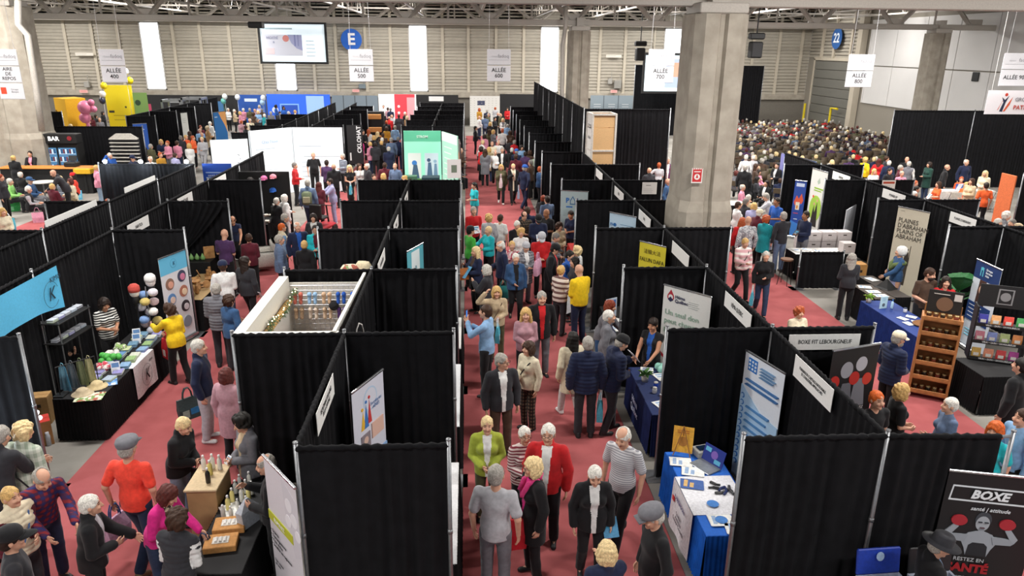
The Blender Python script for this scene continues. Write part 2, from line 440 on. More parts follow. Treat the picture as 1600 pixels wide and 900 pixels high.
# right row
for k in range(0, 15):
 nm = '%s from front' % ORD[k]
 if k < 7: drape(RB, YK(k), RB, YK(k + 1), 'back drape line right of the centre aisle, ' + nm, p0=k > 0)
 elif k < 14: drape(RB, YK(k), RB, YK(k + 1), 'taller black back drape beyond the cardboard display tower, ' + nm, h=4.05, p0=True)
 drape(RL, YK(k), RB, YK(k), 'black side drape reaching the right edge of the centre aisle, ' + nm, p0=True, p1=k == 0)
 if k in (1, 3, 4, 5, 6): drape(RB, YK(k), RR, YK(k), 'black side drape behind the back line of the right row, ' + nm, p0=False, p1=True)
p = atz(1583, 678, DH)
drape(RB, YK(0), p.x, p.y, 'wide black drape beside the boxer poster banner with its bar end bare', p0=True, p1=True, cut=(0, .91), seed=8)
# tall cross drape past the display tower
drape(RB, 31.0, 8.5, 31.0, 'tall black cross drape behind the cardboard display tower', h=3.8, p1=True, p0=True)
# row beside ALLEE 800
for k in range(3, 8):
 nm = '%s from front' % ORD[k - 3]
 if k < 7: drape(EB, YK(k), EB, YK(k - 1) if False else YK(k + 1), 'black back drape in the row right of the pillar aisle, ' + nm, p0=k > 0)
 if k < 7:
  drape(EL, YK(k), EB, YK(k), 'black side drape towards the pillar aisle, ' + nm, p0=True)
  drape(EB, YK(k), ER, YK(k), 'black side drape on the far side of the right hand row, ' + nm, p0=False, p1=True)
drape(EB, YK(2), EB, YK(3), 'black back drape behind the navy service banner at the right edge', p0=True)
drape(EL, YK(2) + 1.2, EB, YK(2) + 1.2, 'black drape beside the snack display rack at the right', p0=True) if False else None
# left double rows
for k in range(1, 15):
 nm = '%s from front' % ORD[k - 1]
 if k not in (7, 8): drape(LB, YK(k), LB, YK(k + 1), 'black back drape of the row left of ALLÉE 500, ' + nm)
 if k not in (2, 6, 7, 8, 9): drape(LB, YK(k), LR_, YK(k), 'black side drape reaching the left edge of ALLÉE 500, ' + nm, p0=False, p1=True)
 if 1 < k < 6 or k > 8:
  drape(L1, YK(k), L1, YK(k + 1), 'black back drape of the rest area side row, ' + nm)
  if k in (3, 4, 9, 10, 11, 12): drape(LL, YK(k), L1, YK(k), 'black side drape towards the rest area, ' + nm, p0=True)
p = atz(155, 255, DH); drape(p.x, YK(6), L1, YK(6), 'wide black drape with clip lamps on its bar beside the rest area', p0=True)
p = atz(1395, 172, 2.44)
TD = 28.5
a = aty(1398, 172, TD + 5); c = aty(1524, 172, TD + 5)
HT = 3.6
drape(a.x, TD + 5, c.x, TD + 5, 'tall black drape closing off the audience area, left half', h=a.z, seed=11, p0=True)
drape(c.x, TD + 5, c.x + (c.x - a.x) * 1.2, TD + 5, 'tall black drape behind the hanging white banner', h=a.z, seed=12, p0=True)
for i in range(5): drape(-18.4, 41.5 + i * 3.05, -18.4, 44.55 + i * 3.05, 'back drape line behind the far left banners, %s bay from the bar' % ORD[i])
for i in range(4): drape(-18.4, 41.6 + i * 3.05, -16.9, 41.6 + i * 3.05, 'black side drape between the far left banners, %s from the bar' % ORD[i], p0=False, p1=True)
drape(-26.5, 44, -23, 44, 'black drape below the tall yellow box display', p1=True)
# ---------------------------------------------------------------- people: bodies grown as one surface around a posed skeleton
def surfnet(f, xs, ys, zs):
 ins = f < 0
 nx, ny, nz = f.shape
 cnt = np.zeros((nx - 1, ny - 1, nz - 1), np.uint8)
 for a in (0, 1):
  for b in (0, 1):
   for c in (0, 1): cnt += ins[a:nx - 1 + a, b:ny - 1 + b, c:nz - 1 + c]
 act = (cnt > 0) & (cnt < 8)
 I, J, K = np.nonzero(act)
 idx = -np.ones(act.shape, np.int32); idx[I, J, K] = np.arange(len(I))
 P = np.zeros((len(I), 3)); N = np.zeros(len(I))
 cx = (xs, ys, zs)
 for ax in range(3):
  for u in (0, 1):
   for w in (0, 1):
    o = [0, 0, 0]; oth = [q for q in range(3) if q != ax]; o[oth[0]] = u; o[oth[1]] = w
    a = (I + o[0], J + o[1], K + o[2]); o2 = list(o); o2[ax] = 1
    b = (I + o2[0], J + o2[1], K + o2[2])
    fa, fb = f[a], f[b]; m = (fa < 0) != (fb < 0)
    t = np.where(m, fa / np.where(m, fa - fb, 1), 0)
    for q in range(3):
     ca, cb = cx[q][a[q]], cx[q][b[q]]
     P[:, q] += np.where(m, ca + (cb - ca) * t, 0)
    N += m
 P /= N[:, None]
 F = []
 for ax in range(3):
  sl0 = [slice(1, -1)] * 3; sl1 = [slice(1, -1)] * 3
  sl0[ax] = slice(0, f.shape[ax] - 1); sl1[ax] = slice(1, f.shape[ax])
  a, b = ins[tuple(sl0)], ins[tuple(sl1)]
  for sgn, m in ((1, a & ~b), (-1, ~a & b)):
   e = np.array(np.nonzero(m))
   if e.shape[1] == 0: continue
   off = [1, 1, 1]; off[ax] = 0
   e = e + np.array(off)[:, None]
   u, w = [(1, 2), (2, 0), (0, 1)][ax]
   def cell(du, dw):
    c = e.copy(); c[u] -= du; c[w] -= dw
    return idx[c[0], c[1], c[2]]
   q = np.stack([cell(1, 1), cell(0, 1), cell(0, 0), cell(1, 0)], 1)
   if sgn < 0: q = q[:, ::-1]
   F.append(q)
 F = np.concatenate(F)
 return P, F[(F >= 0).all(1)]
class Field:
 def __init__(s, lo, hi, h):
  s.c = [np.arange(lo[i], hi[i] + h, h) for i in range(3)]
  s.f = np.full([len(c) for c in s.c], .3, np.float32); s.h = h
 def sub(s, lo, hi, pad):
  sl = []
  for i in range(3):
   a = int(np.searchsorted(s.c[i], lo[i] - pad)); b = int(np.searchsorted(s.c[i], hi[i] + pad))
   sl.append(slice(max(a, 0), max(b, 0)))
  X, Y, Z = np.meshgrid(*[s.c[i][sl[i]] for i in range(3)], indexing='ij')
  return tuple(sl), X, Y, Z
 def join(s, sl, d, k):
  f = s.f[sl]
  if f.size == 0: return
  h = np.clip(.5 + .5 * (f - d) / k, 0, 1)
  s.f[sl] = f * (1 - h) + d * h - k * h * (1 - h)
 def cone(s, p0, p1, r0, r1, k=.02, fl=None, infl=0.0):
  """tapered limb; fl = (axis vector, factor) flattens it along that axis"""
  p0 = np.array(p0, float); p1 = np.array(p1, float); r0 += infl; r1 += infl
  R_ = max(r0, r1) * (1.6 if fl is not None and fl[1] < 1 else 1)
  sl, X, Y, Z = s.sub(np.minimum(p0, p1), np.maximum(p0, p1), R_ + k + s.h * 2)
  ax = p1 - p0; L2 = max(ax @ ax, 1e-9)
  dx, dy, dz = X - p0[0], Y - p0[1], Z - p0[2]
  t = np.clip((dx * ax[0] + dy * ax[1] + dz * ax[2]) / L2, 0, 1)
  dx -= t * ax[0]; dy -= t * ax[1]; dz -= t * ax[2]
  if fl is not None:
   n = np.array(fl[0], float); n /= np.linalg.norm(n)
   q = (dx * n[0] + dy * n[1] + dz * n[2]) * (1 / fl[1] - 1)
   dx += q * n[0]; dy += q * n[1]; dz += q * n[2]
  d = np.sqrt(dx * dx + dy * dy + dz * dz) - (r0 + (r1 - r0) * t)
  if fl is not None: d *= min(1, fl[1]) * .5 + .5
  s.join(sl, d, k)
 def ell(s, c, r, M=None, k=.02, infl=0.0, cut=False):
  c = np.array(c, float); r = np.array(r, float) + infl; R_ = r.max()
  sl, X, Y, Z = s.sub(c - R_, c + R_, k + s.h * 2)
  d = np.stack([X - c[0], Y - c[1], Z - c[2]])
  if M is not None: d = np.einsum('ij,jabc->iabc', np.array(M).T, d)
  q = np.sqrt(((d / r[:, None, None, None]) ** 2).sum(0)); g = np.sqrt(((d / (r ** 2)[:, None, None, None]) ** 2).sum(0)) + 1e-6
  v = q * (q - 1) / g
  if cut:
   f = s.f[sl]; h = np.clip(.5 - .5 * (f + v) / k, 0, 1)
   s.f[sl] = f * (1 - h) - v * h + k * h * (1 - h)
  else: s.join(sl, v, k)
ARMS = dict(down=(.07, -.03, -.52), side=(.12, .0, -.50), front=(-.13, -.23, -.30), hold=(-.10, -.30, -.10), reach=(-.02, -.46, -.16),
   low=(-.03, -.36, -.38), hip=(.10, -.02, -.38), up=(.10, -.20, .26), chin=(-.13, -.20, -.01), cross=(-.24, -.18, -.20),
   back=(-.10, .15, -.36), belly=(-.09, -.20, -.36), swing=(.07, -.20, -.46), swingb=(.08, .17, -.45), phone=(-.12, -.33, .02),
   knee=(-.02, -.40, -.36), lap=(-.10, -.28, -.36), shoulder=(-.04, -.13, .0))
HS = 1.07
def skel(pose):
 """pose: dict(legs, la, ra, lean, fat, woman, head=(pitch,yaw))"""
 J = {}; w = pose.get('woman', 0); fat = pose.get('fat', 0.)
 sit = pose['legs'] == 'sit'; hipz = .50 if sit else .93
 if pose['legs'] == 'crouch': hipz = .62
 sw = .166 if w else .184
 J['hipz'] = hipz
 lean = R(pose.get('lean', 0)); Mx = Matrix.Rotation(lean, 3, 'X')       # + = forward (towards -Y)
 def up(x, y, z): return Vector((0, 0, hipz)) + Mx @ Vector((x, y, z))
 J['M'] = Mx; J['up'] = up
 J['sh'] = [up(s * sw, 0, .468) for s in (1, -1)]
 J['neck'] = up(0, 0.0, .545)
 hp, hy = pose.get('head', (0, 0))
 HM = Matrix.Rotation(R(hy), 3, 'Z') @ Matrix.Rotation(lean * .55 + R(hp), 3, 'X')
 J['HM'] = HM
 J['head'] = J['neck'] + Mx @ Vector((0, -.012, .04)) + HM @ Vector((0, -.012, .10))
 legs = pose['legs']; A = {}
 for i, s in enumerate((1, -1)):
  hx = s * .092
  hip = Vector((hx, 0, hipz - .02))
  if sit: knee = Vector((s * .12, -.42, .50)); an = Vector((s * .12, -.42, .085))
  elif legs == 'crouch': knee = Vector((s * .13, -.34, .45)); an = Vector((s * .12, -.02, .09))
  elif legs == 'walk':
   q = s if not pose.get('flip') else -s
   knee = Vector((hx, -.17 if q > 0 else -.02, .50 if q > 0 else .49)); an = Vector((hx * .9, -.26 if q > 0 else .26, .09 if q > 0 else .15))
  elif legs == 'wide': knee = Vector((s * .14, -.02, .49)); an = Vector((s * .17, .0, .085))
  elif legs == 'step':
   q = s if not pose.get('flip') else -s
   knee = Vector((hx * 1.1, -.09 if q > 0 else .0, .49)); an = Vector((hx * 1.1, -.12 if q > 0 else .12, .085 if q > 0 else .10))
  else: knee = Vector((s * .10, -.015, .49)); an = Vector((s * .105, .02, .085))
  A[s] = (hip, knee, an)
 J['legs'] = A
 J['arms'] = {}
 for s, key in ((1, 'la'), (-1, 'ra')):
  sh = J['sh'][0 if s == 1 else 1]; t = pose.get(key, 'down')
  tv = Vector(ARMS[t] if isinstance(t, str) else t); tv = Vector((tv.x * s, tv.y, tv.z))
  tv = tv if t in ('down', 'side', 'low', 'reach') else Mx @ tv
  if sit and t == 'down': tv = Vector((0.02 * s, -.22, -.40))
  if sit and t in ('low', 'front', 'belly'): tv = Vector((-.07 * s, -.30, -.30))
  a, b = .285, .255; d = min(tv.length, (a + b) * .985); tv = tv.normalized() * d
  tgt = sh + tv
  x = (a * a - b * b + d * d) / (2 * d); hh = math.sqrt(max(a * a - x * x, 0))
  hint = {'up': Vector((s, -.2, -.5)), 'hip': Vector((s, .5, 0)), 'back': Vector((s, .6, 0)), 'cross': Vector((s * .5, -.1, -1)), 'shoulder': Vector((s * .5, -.3, -1)), 'phone': Vector((s * .5, .1, -1)), 'chin': Vector((s * .4, .0, -1))}.get(t, Vector((s * .55, .6, -.7)))
  dn_ = tv.normalized(); pn = (hint - dn_ * hint.dot(dn_)).normalized()
  el = sh + dn_ * x + pn * hh
  J['arms'][s] = (sh, el, tgt)
 return J
def fold_noise(P, amp, seed):
 r = np.random.RandomState(seed); d = np.zeros(len(P))
 for k in range(5):
  w = r.normal(size=3) * np.array([16, 16, 9]) ; ph = r.rand() * 6.3
  w2 = r.normal(size=3) * 6
  d += np.sin(P @ w + ph + 1.6 * np.sin(P @ w2 + ph * 2))
 return d * amp / 2.5
def np_mesh(name, P, F, mats, mi=None):
 me = bpy.data.meshes.new(name)
 me.vertices.add(len(P)); me.vertices.foreach_set('co', P.astype(np.float32).ravel())
 me.loops.add(F.size); me.loops.foreach_set('vertex_index', F.astype(np.int32).ravel())
 me.polygons.add(len(F)); me.polygons.foreach_set('loop_start', np.arange(0, F.size, 4, dtype=np.int32))
 me.polygons.foreach_set('loop_total', np.full(len(F), 4, np.int32))
 if mi is not None: me.polygons.foreach_set('material_index', mi.astype(np.int32))
 me.polygons.foreach_set('use_smooth', np.ones(len(F), bool))
 for m in mats: me.materials.append(m)
 me.update(calc_edges=True)
 return me
def relax(P, F, n=1, lam=.5):
 for _ in range(n):
  A = np.zeros_like(P); C = np.zeros(len(P))
  for a in range(4):
   b = F[:, (a + 1) % 4]; np.add.at(A, F[:, a], P[b]); np.add.at(C, F[:, a], 1)
   np.add.at(A, b, P[F[:, a]]); np.add.at(C, b, 1)
  P = P * (1 - lam) + lam * A / np.maximum(C, 1)[:, None]
 return P
def bounds(J):
 pts = [J['head'], J['neck'], Vector((0, 0, J['hipz']))]
 for v in J['arms'].values(): pts += list(v)
 for v in J['legs'].values(): pts += list(v)
 lo = [min(p[i] for p in pts) - (.30 if i < 2 else .12) for i in range(3)]
 hi = [max(p[i] for p in pts) + (.30 if i < 2 else .22) for i in range(3)]
 lo[2] = max(lo[2], -.03)
 return lo, hi
def torso(F, J, pose, infl=0., bottom=-.05, top=.50, k=.05):
 up = J['up']; M = J['M']; n = M @ Vector((0, 1, 0)); w = pose.get('woman', 0); fat = pose.get('fat', 0.)
 cr = .140 + .03 * fat; wa = (.115 if w else .128) + .055 * fat; hp = (.155 if w else .145) + .035 * fat
 F.cone(up(0, 0, .08), up(0, 0, .02), hp, hp, k, (n, .78), infl)
 F.cone(up(0, -.005, .22), up(0, 0, .08), wa, hp * .98, k, (n, .80), infl)
 F.cone(up(0, 0, .36), up(0, -.01, .22), cr * 1.02, wa, k, (n, .74), infl)
 for s in (1, -1): F.cone(up(s * .125 * (.9 if w else 1), .01, .445), up(s * .06, 0, .34), .062, .10, k, None, infl * .9)
 F.cone(up(-.05, .005, .47), up(.05, .005, .47), .07, .07, k, (n, .8), infl * .7)
 if w:
  for s in (1, -1): F.ell(up(s * .075, -.085, .335), (.068, .062, .068), None, .03, infl * .6)
 if fat > .3: F.ell(up(0, -.06 - .03 * fat, .16), (.13 + .03 * fat, .10 + .045 * fat, .14), None, .05, infl)
def body_mesh(key, pose, h, fingers=True):
 J = skel(pose); lo, hi = bounds(J); F = Field(lo, hi, h)
 up = J['up']; M = J['M']; HM = J['HM']; hc = J['head']
 torso(F, J, pose, -.012)
 for s in (1, -1):
  hip, kn, an = J['legs'][s]
  F.cone(hip, kn, .080, .052, .02); F.cone(kn, an, .050, .036, .02)
  toe = an + Vector((s * .02, -.14, -.05)) if an.z < .12 else an + Vector((s * .01, -.13, -.10))
  F.cone(an + Vector((0, .03, -.03)), an + (toe - an) * .8, .028, .020, .02)
 F.cone(up(0, .0, .47), hc + HM @ Vector((0, .02, -.05)), .056, .052, .03)
 # head
 hm = [list(r) for r in HM]
 F.ell(hc + HM @ (Vector((0, .012, .025)) * HS), (.074 * HS, .094 * HS, .092 * HS), hm, .02)
 F.ell(hc + HM @ (Vector((0, -.022, -.035)) * HS), (.060 * HS, .066 * HS, .080 * HS), hm, .02)
 F.cone(hc + HM @ (Vector((0, -.088, .012)) * HS), hc + HM @ (Vector((0, -.104, -.022)) * HS), .010, .016, .012)
 F.ell(hc + HM @ (Vector((0, -.074, -.088)) * HS), (.024 * HS, .018 * HS, .018 * HS), hm, .02)
 for s in (1, -1):
  F.ell(hc + HM @ (Vector((s * .077, .008, -.008)) * HS), (.011 * HS, .020 * HS, .032 * HS), hm, .008)
  F.ell(hc + HM @ (Vector((s * .032, -.096, .014)) * HS), (.020 * HS, .014 * HS, .011 * HS), hm, .010, cut=True)
  F.ell(hc + HM @ (Vector((s * .036, -.074, -.024)) * HS), (.024 * HS, .018 * HS, .020 * HS), hm, .016)
 for s in (1, -1):
  sh, el, wr = J['arms'][s]
  F.cone(sh, el, .050, .040, .012); F.cone(el, wr, .038, .026, .012)
  d = (wr - el).normalized(); nrm = d.cross(Vector((0, 0, 1)))
  if nrm.length < .35: nrm = Vector((s, 0, 0))
  inw = Vector((-s, -.2, 0)); pn = (inw - d * inw.dot(d)).normalized(); sd = d.cross(pn).normalized()
  if sd.y > 0: sd = -sd                       # thumb side points forward
  palm = wr + d * .065
  F.cone(wr + d * .01, wr + d * .075, .030, .038, .012, (pn, .45))
  if fingers:
   for q in range(4):
    off = (-.030 + .020 * q); L = (.052, .066, .070, .060)[q]
    b0 = wr + d * .085 + sd * off; b1 = b0 + d * L * .55 + pn * .008 + sd * off * .25; b2 = b1 + d * L * .35 + pn * L * .42
    F.cone(b0, b1, .0105, .0095, .003); F.cone(b1, b2, .0095, .008, .003)
   t0 = wr + d * .025 + sd * .028; t1 = t0 + d * .035 + sd * .026 + pn * .010; t2 = t1 + d * .034 + pn * .012
   F.cone(t0, t1, .014, .011, .006); F.cone(t1, t2, .011, .009, .003)
  else: F.cone(wr + d * .08, wr + d * .15 + pn * .02, .032, .022, .01, (pn, .5))
 P, Q = surfnet(F.f, *F.c)
 P = relax(P, Q, 1, .35)
 # lips and brows as their own skin tones
 cen = P[Q].mean(1); L = (cen - np.array(hc)) @ np.array(hm)
 mi = np.zeros(len(Q), int)
 front = L[:, 1] < -.05
 mi[front & (np.abs(L[:, 0]) < .024) & (np.abs(L[:, 2] + .058) < .0075)] = 1
 mi[front & (np.abs(np.abs(L[:, 0]) - .033) < .018) & (np.abs(L[:, 2] - .034) < .0055)] = 2
 mi[front & (np.abs(np.abs(L[:, 0]) - .032) < .012) & (np.abs(L[:, 2] - .013) < .0062)] = 2
 return np_mesh('body', P, Q, [None, None, None], mi), J
def top_mesh(key, pose, kind, h):
 J = skel(pose); lo, hi = bounds(J); F = Field(lo, hi, h); up = J['up']; M = J['M']; n = M @ Vector((0, 1, 0))
 thick = dict(tee=.010, shirt=.012, sweater=.018, jacket=.026, puffer=.036, coat=.028, vest=.028, blazer=.022, dress=.010, tank=.004)[kind]
 torso(F, J, pose, thick)
 w = pose.get('woman', 0); fat = pose.get('fat', 0.); sit = pose['legs'] == 'sit'
 hem = dict(tee=-.07, shirt=-.07, sweater=-.06, jacket=-.10, puffer=-.11, coat=-.34, vest=-.07, blazer=-.12, dress=-.5, tank=-.05)[kind]
 hp = (.158 if w else .150) + .035 * fat + thick + .008
 if not sit: F.cone(up(0, 0, .06), Vector((0, 0, J['hipz'])) + Vector((0, -.0, hem)), hp, hp * (1.02 if hem > -.2 else 1.08), .03, ((0, 1, 0), .80))
 else: F.cone(up(0, 0, .06), up(0, 0, max(hem, -.02)), hp, hp, .03, (n, .85))
 for s in (1, -1):
  sh, el, wr = J['arms'][s]; r = thick * .9
  F.cone(sh, sh + (el - sh) * .3, .050, .050, .03, None, r * .8)
  if kind == 'tank': continue
  if kind == 'vest': F.cone(sh, el, .050, .046, .012); F.cone(el, wr - (wr - el).normalized() * .015, .044, .034, .012); continue
  if kind in ('tee', 'dress'): F.cone(sh, sh + (el - sh) * .72, .054, .056, .014, None, r); continue
  F.cone(sh, el, .049, .045, .014, None, r); F.cone(el, wr - (wr - el).normalized() * .015, .044, .036, .014, None, r)
 if kind in ('jacket', 'puffer', 'coat', 'blazer', 'vest'):
  F.cone(up(0, .02, .505), up(0, .03, .555), .080, .072, .012)
 elif kind in ('sweater', 'shirt'):
  F.cone(up(0, .005, .50), up(0, .01, .53), .066, .062, .012)
 # open the bottom: cut below the hem and inside the collar
 X, Y, Z = np.meshgrid(*F.c, indexing='ij')
 hemz = J['hipz'] + hem
 F.f = np.maximum(F.f, (hemz - Z) if not sit else (J['hipz'] - .09 - Z))
 P, Q = surfnet(F.f, *F.c)
 P = relax(P, Q, 1, .4)
 C = P - P.mean(0)
 nrm = P.copy(); nrm[:, 2] = 0
 nn = np.array(up(0, 0, .3)); dirv = P - nn; dirv[:, 2] *= .2; dirv /= np.linalg.norm(dirv, axis=1)[:, None] + 1e-6
 amp = dict(puffer=.003, tee=.006, coat=.006).get(kind, .007)
 d = fold_noise(P, amp, hash(key) % 9999 if not isinstance(key, int) else key)
 if kind == 'puffer' or (kind == 'vest'):
  d += .009 * np.abs(np.sin(P[:, 2] * math.pi / .062)) - .004
 P = P + dirv * d[:, None]
 # inner strip (shirt seen in an open front), index 1
 cen = P[Q].mean(1); Minv = np.array(M.transposed())
 L = (cen - np.array(Vector((0, 0, J['hipz'])))) @ np.array(M)
 mi = np.zeros(len(Q), int)
 wid = .030 + .035 * np.clip((L[:, 2] - .05) / .45, 0, 1)
 arm = np.zeros(len(Q), bool)
 for s in (1, -1):
  for a, b in ((J['arms'][s][1], J['arms'][s][2]), (J['arms'][s][0], J['arms'][s][1])):
   a = np.array(a); b = np.array(b); t = np.clip(((cen - a) @ (b - a)) / ((b - a) @ (b - a)), .1, 1)
   arm |= np.linalg.norm(cen - (a + t[:, None] * (b - a)), axis=1) < .075
 mi[(np.abs(L[:, 0]) < wid) & (L[:, 1] < -.04) & (L[:, 2] < .54) & ~arm] = 1
 mi[((L[:, 2] < .515) & arm)] = 2                  # sleeves
 yy = cen[:, 2]
 return np_mesh('top', P, Q, [None, None, None], mi)
def legs_mesh(key, pose, kind, h):
 J = skel(pose); lo, hi = bounds(J); hi[2] = J['hipz'] + .25; F = Field(lo, hi, h)
 w = pose.get('woman', 0); fat = pose.get('fat', 0.); hp = (.152 if w else .143) + .035 * fat; up = J['up']
 F.cone(up(0, 0, .09), Vector((0, 0, J['hipz'] - .02)), hp * .93, hp, .04, ((0, 1, 0), .80))
 wide = .014 if kind == 'pants' else (.026 if kind == 'wide' else .006)
 for s in (1, -1):
  hip, kn, an = J['legs'][s]
  if kind == 'skirt':
   continue
  F.cone(hip, kn, .088 + .02 * fat, .060, .018, None, wide * .6); F.cone(kn, an + (kn - an).normalized() * .02, .057, .050, .018, None, wide)
 if kind == 'skirt':
  a = Vector((0, 0, J['hipz'])); kn = (J['legs'][1][1] + J['legs'][-1][1]) / 2
  F.cone(a, kn + (kn - a) * .1, hp, hp * 1.05, .03, ((0, 1, 0), .82))
  for s in (1, -1): F.cone(J['legs'][s][1], J['legs'][s][2], .046, .036, .02)
 X, Y, Z = np.meshgrid(*F.c, indexing='ij')
 zc = .055
 F.f = np.maximum(F.f, zc - Z)
 P, Q = surfnet(F.f, *F.c); P = relax(P, Q, 1, .4)
 d = fold_noise(P, .005, 77)
 c = P.copy(); dv = np.stack([np.sign(P[:, 0]) * .7, np.sign(P[:, 1] + 1e-6), 0 * P[:, 0]], 1)
 P = P + dv * d[:, None] * .6
 return np_mesh('trousers', P, Q, [None])
def shoe_mesh(h=.012):
 F = Field((-.07, -.22, -.01), (.07, .12, .14), h)
 F.cone((0, .045, .035), (0, -.13, .03), .038, .036, .02); F.cone((0, .03, .08), (0, .03, .04), .042, .044, .02)
 F.f = np.maximum(F.f, 0 - np.meshgrid(*F.c, indexing='ij')[2])
 P, Q = surfnet(F.f, *F.c)
 mi = (P[Q].mean(1)[:, 2] < .018).astype(int)
 return np_mesh('shoe', P, Q, [None, None], mi)
def hair_mesh(style, h):
 """around a head whose centre is the origin, face towards -Y"""
 F = Field((-.22, -.2, -.42), (.22, .28, .22), h)
 r = np.random.RandomState(hash(style) % 1000 if False else sum(map(ord, style)))
 amp = .003
 if style in ('short', 'balding', 'crop'):
  F.ell((0, .020, .032), (.083, .100, .096), None, .01)
  F.ell((0, .05, -.02), (.074, .068, .07), None, .02)
  face = ((0, -.10, -.045), (.078, .085, .092))
 elif style == 'bob':
  F.ell((0, .018, .035), (.094, .110, .100), None, .01)
  F.ell((0, .045, -.035), (.100, .085, .095), None, .03)
  for s in (1, -1): F.ell((s * .078, .0, -.04), (.030, .060, .080), None, .03)
  face = ((0, -.115, -.05), (.064, .09, .098)); amp = .005
 elif style == 'curly':
  F.ell((0, .020, .042), (.105, .112, .105), None, .01)
  F.ell((0, .050, -.015), (.105, .080, .085), None, .03)
  face = ((0, -.125, -.045), (.066, .085, .092)); amp = .011
 elif style in ('long', 'verylong'):
  F.ell((0, .018, .035), (.092, .108, .098), None, .01)
  F.cone((0, .06, .0), (0, .085, -.26), .092, .085, .04, ((0, 1, 0), .6))
  for s in (1, -1): F.cone((s * .075, .01, .0), (s * .095, .02, -.23), .036, .034, .03)
  face = ((0, -.115, -.05), (.064, .09, .110)); amp = .006
 elif style in ('bun', 'pony'):
  F.ell((0, .018, .033), (.085, .103, .096), None, .01)
  F.ell((0, .05, -.01), (.074, .068, .07), None, .02)
  if style == 'bun': F.ell((0, .115, .055), (.045, .042, .045), None, .01)
  else: F.cone((0, .11, .04), (0, .155, -.16), .036, .020, .02)
  face = ((0, -.105, -.045), (.076, .085, .096)); amp = .004
 F.ell(face[0], face[1], None, .02, cut=True)
 if style == 'balding':
  F.ell((0, -.015, .115), (.072, .095, .060), None, .012, cut=True)
 P, Q = surfnet(F.f, *F.c)
 w = r.normal(size=(6, 3)) * 70; ph = r.rand(6) * 6
 d = sum(np.sin(P @ w[i] * (1 if style == 'curly' else .8) + ph[i]) for i in range(6)) / 6
 P = P + P / (np.linalg.norm(P, axis=1)[:, None] + 1e-6) * (d * amp * 2.2)[:, None]
 return np_mesh('hair', P, Q, [None])
_pc = {}
def cached(key, fn):
 if key not in _pc: _pc[key] = fn()
 return _pc[key]
SKIN = {0: '#cf9e84', 1: '#c08a6c', 2: '#9a6a4c', 3: '#d8ab92', 4: '#6e4630'}
HAIR = dict(white='#d9d5cc', grey='#9b968e', silver='#bdb9b0', black='#17130f', brown='#3a2417', dark='#241812', blond='#c8a265', lblond='#ddc391',
   red='#7a2f14', ginger='#a8502a', orange='#c65a1c', auburn='#52201a', salt='#6f6b66')
def setm(o, i, m):
 if i < len(o.material_slots):
  o.material_slots[i].link = 'OBJECT'; o.material_slots[i].material = m
def cloth(c, r=.85):
 if not isinstance(c, str): return c
 return mat(c, r, noise=.10, scale=22, sheen=.1, spec=.3)
def child(name, me, root, mats, M=None):
 o = bpy.data.objects.new(name, me); link(o, root)
 if M is not None: o.matrix_local = M
 for i, m in enumerate(mats): setm(o, i, m)
 return o
def hat_mesh(kind, h=.01):
 b = MB(); n = 20
 if kind == 'cap':
  prof = [(.098, .0), (.100, .02), (.096, .05), (.080, .082), (.05, .102), (.012, .110), (.001, .111)]
  b.lathe(prof, (0, .008, .035), n, sy=1.12)
  pts = [];
  for j in range(3):
   rr = (.085, .14, .180)[j]; zz = (.045, .040, .024)[j]
   pts.append([(math.sin(a) * (.082 if j == 0 else .080), -.02 - math.cos(a) * rr * (1 if j else 1), zz - .012 * abs(math.sin(a))) for a in [R(-75 + 150 * i / 10) for i in range(11)]])
  up_ = pts; lowr = [[(x, y, z - .006) for x, y, z in r_] for r_ in pts]
  b.rings([a + c[::-1] for a, c in zip(up_, lowr)])
 elif kind == 'beanie':
  b.lathe([(.092, -.005), (.100, .0), (.100, .03), (.096, .035), (.096, .06), (.080, .095), (.05, .115), (.001, .122)], (0, .012, .02), n, sy=1.12)
 elif kind == 'fedora':
  b.lathe([(.17, .0), (.172, .004), (.10, .008), (.098, .02), (.092, .09), (.07, .115), (.03, .105), (.001, .10)], (0, .008, .045), n, sy=1.15)
 elif kind == 'flat':
  b.lathe([(.096, .0), (.106, .02), (.110, .05), (.100, .08), (.07, .098), (.001, .102)], (0, -.002, .038), n, sy=1.22)
  b.box(-.07, .07, -.165, -.09, .035, .045)
 elif kind == 'bonnet':
  b.lathe([(.085, -.08), (.108, -.03), (.115, .04), (.10, .10), (.06, .135), (.001, .145)], (0, .045, .0), n, sy=1.1)
 return b.mesh(kind, [None], True)
def glasses_mesh():
 b = MB()
 for s in (1, -1):
  b.tube([(s * .034 + .021 * math.cos(a), -.104, .012 + .016 * math.sin(a)) for a in [R(i * 36) for i in range(11)]], .0028, 5)
  b.tube([(s * .055, -.102, .016), (s * .078, -.06, .016), (s * .082, .02, .01)], .0025, 5)
 b.tube([(-.013, -.106, .014), (.013, -.106, .014)], .0028, 5)
 return b.mesh('glasses', [None])
def pose_of(code):
 """'walk la=front ra=hold lean=10 w fat=.5 hp=20 hy=-10 flip'"""
 d = dict(legs='stand')
 for t in code.split():
  if t in ('stand', 'walk', 'sit', 'wide', 'step', 'crouch'): d['legs'] = t
  elif t == 'w': d['woman'] = 1
  elif t == 'flip': d['flip'] = 1
  elif '=' in t:
   k, v = t.split('=')
   if k in ('la', 'ra'): d[k] = v
   elif k == 'arms': d['la'] = d['ra'] = v
   elif k == 'hp': d['head'] = (float(v), d.get('head', (0, 0))[1])
   elif k == 'hy': d['head'] = (d.get('head', (0, 0))[0], float(v))
   else: d[k] = float(v)
 return d
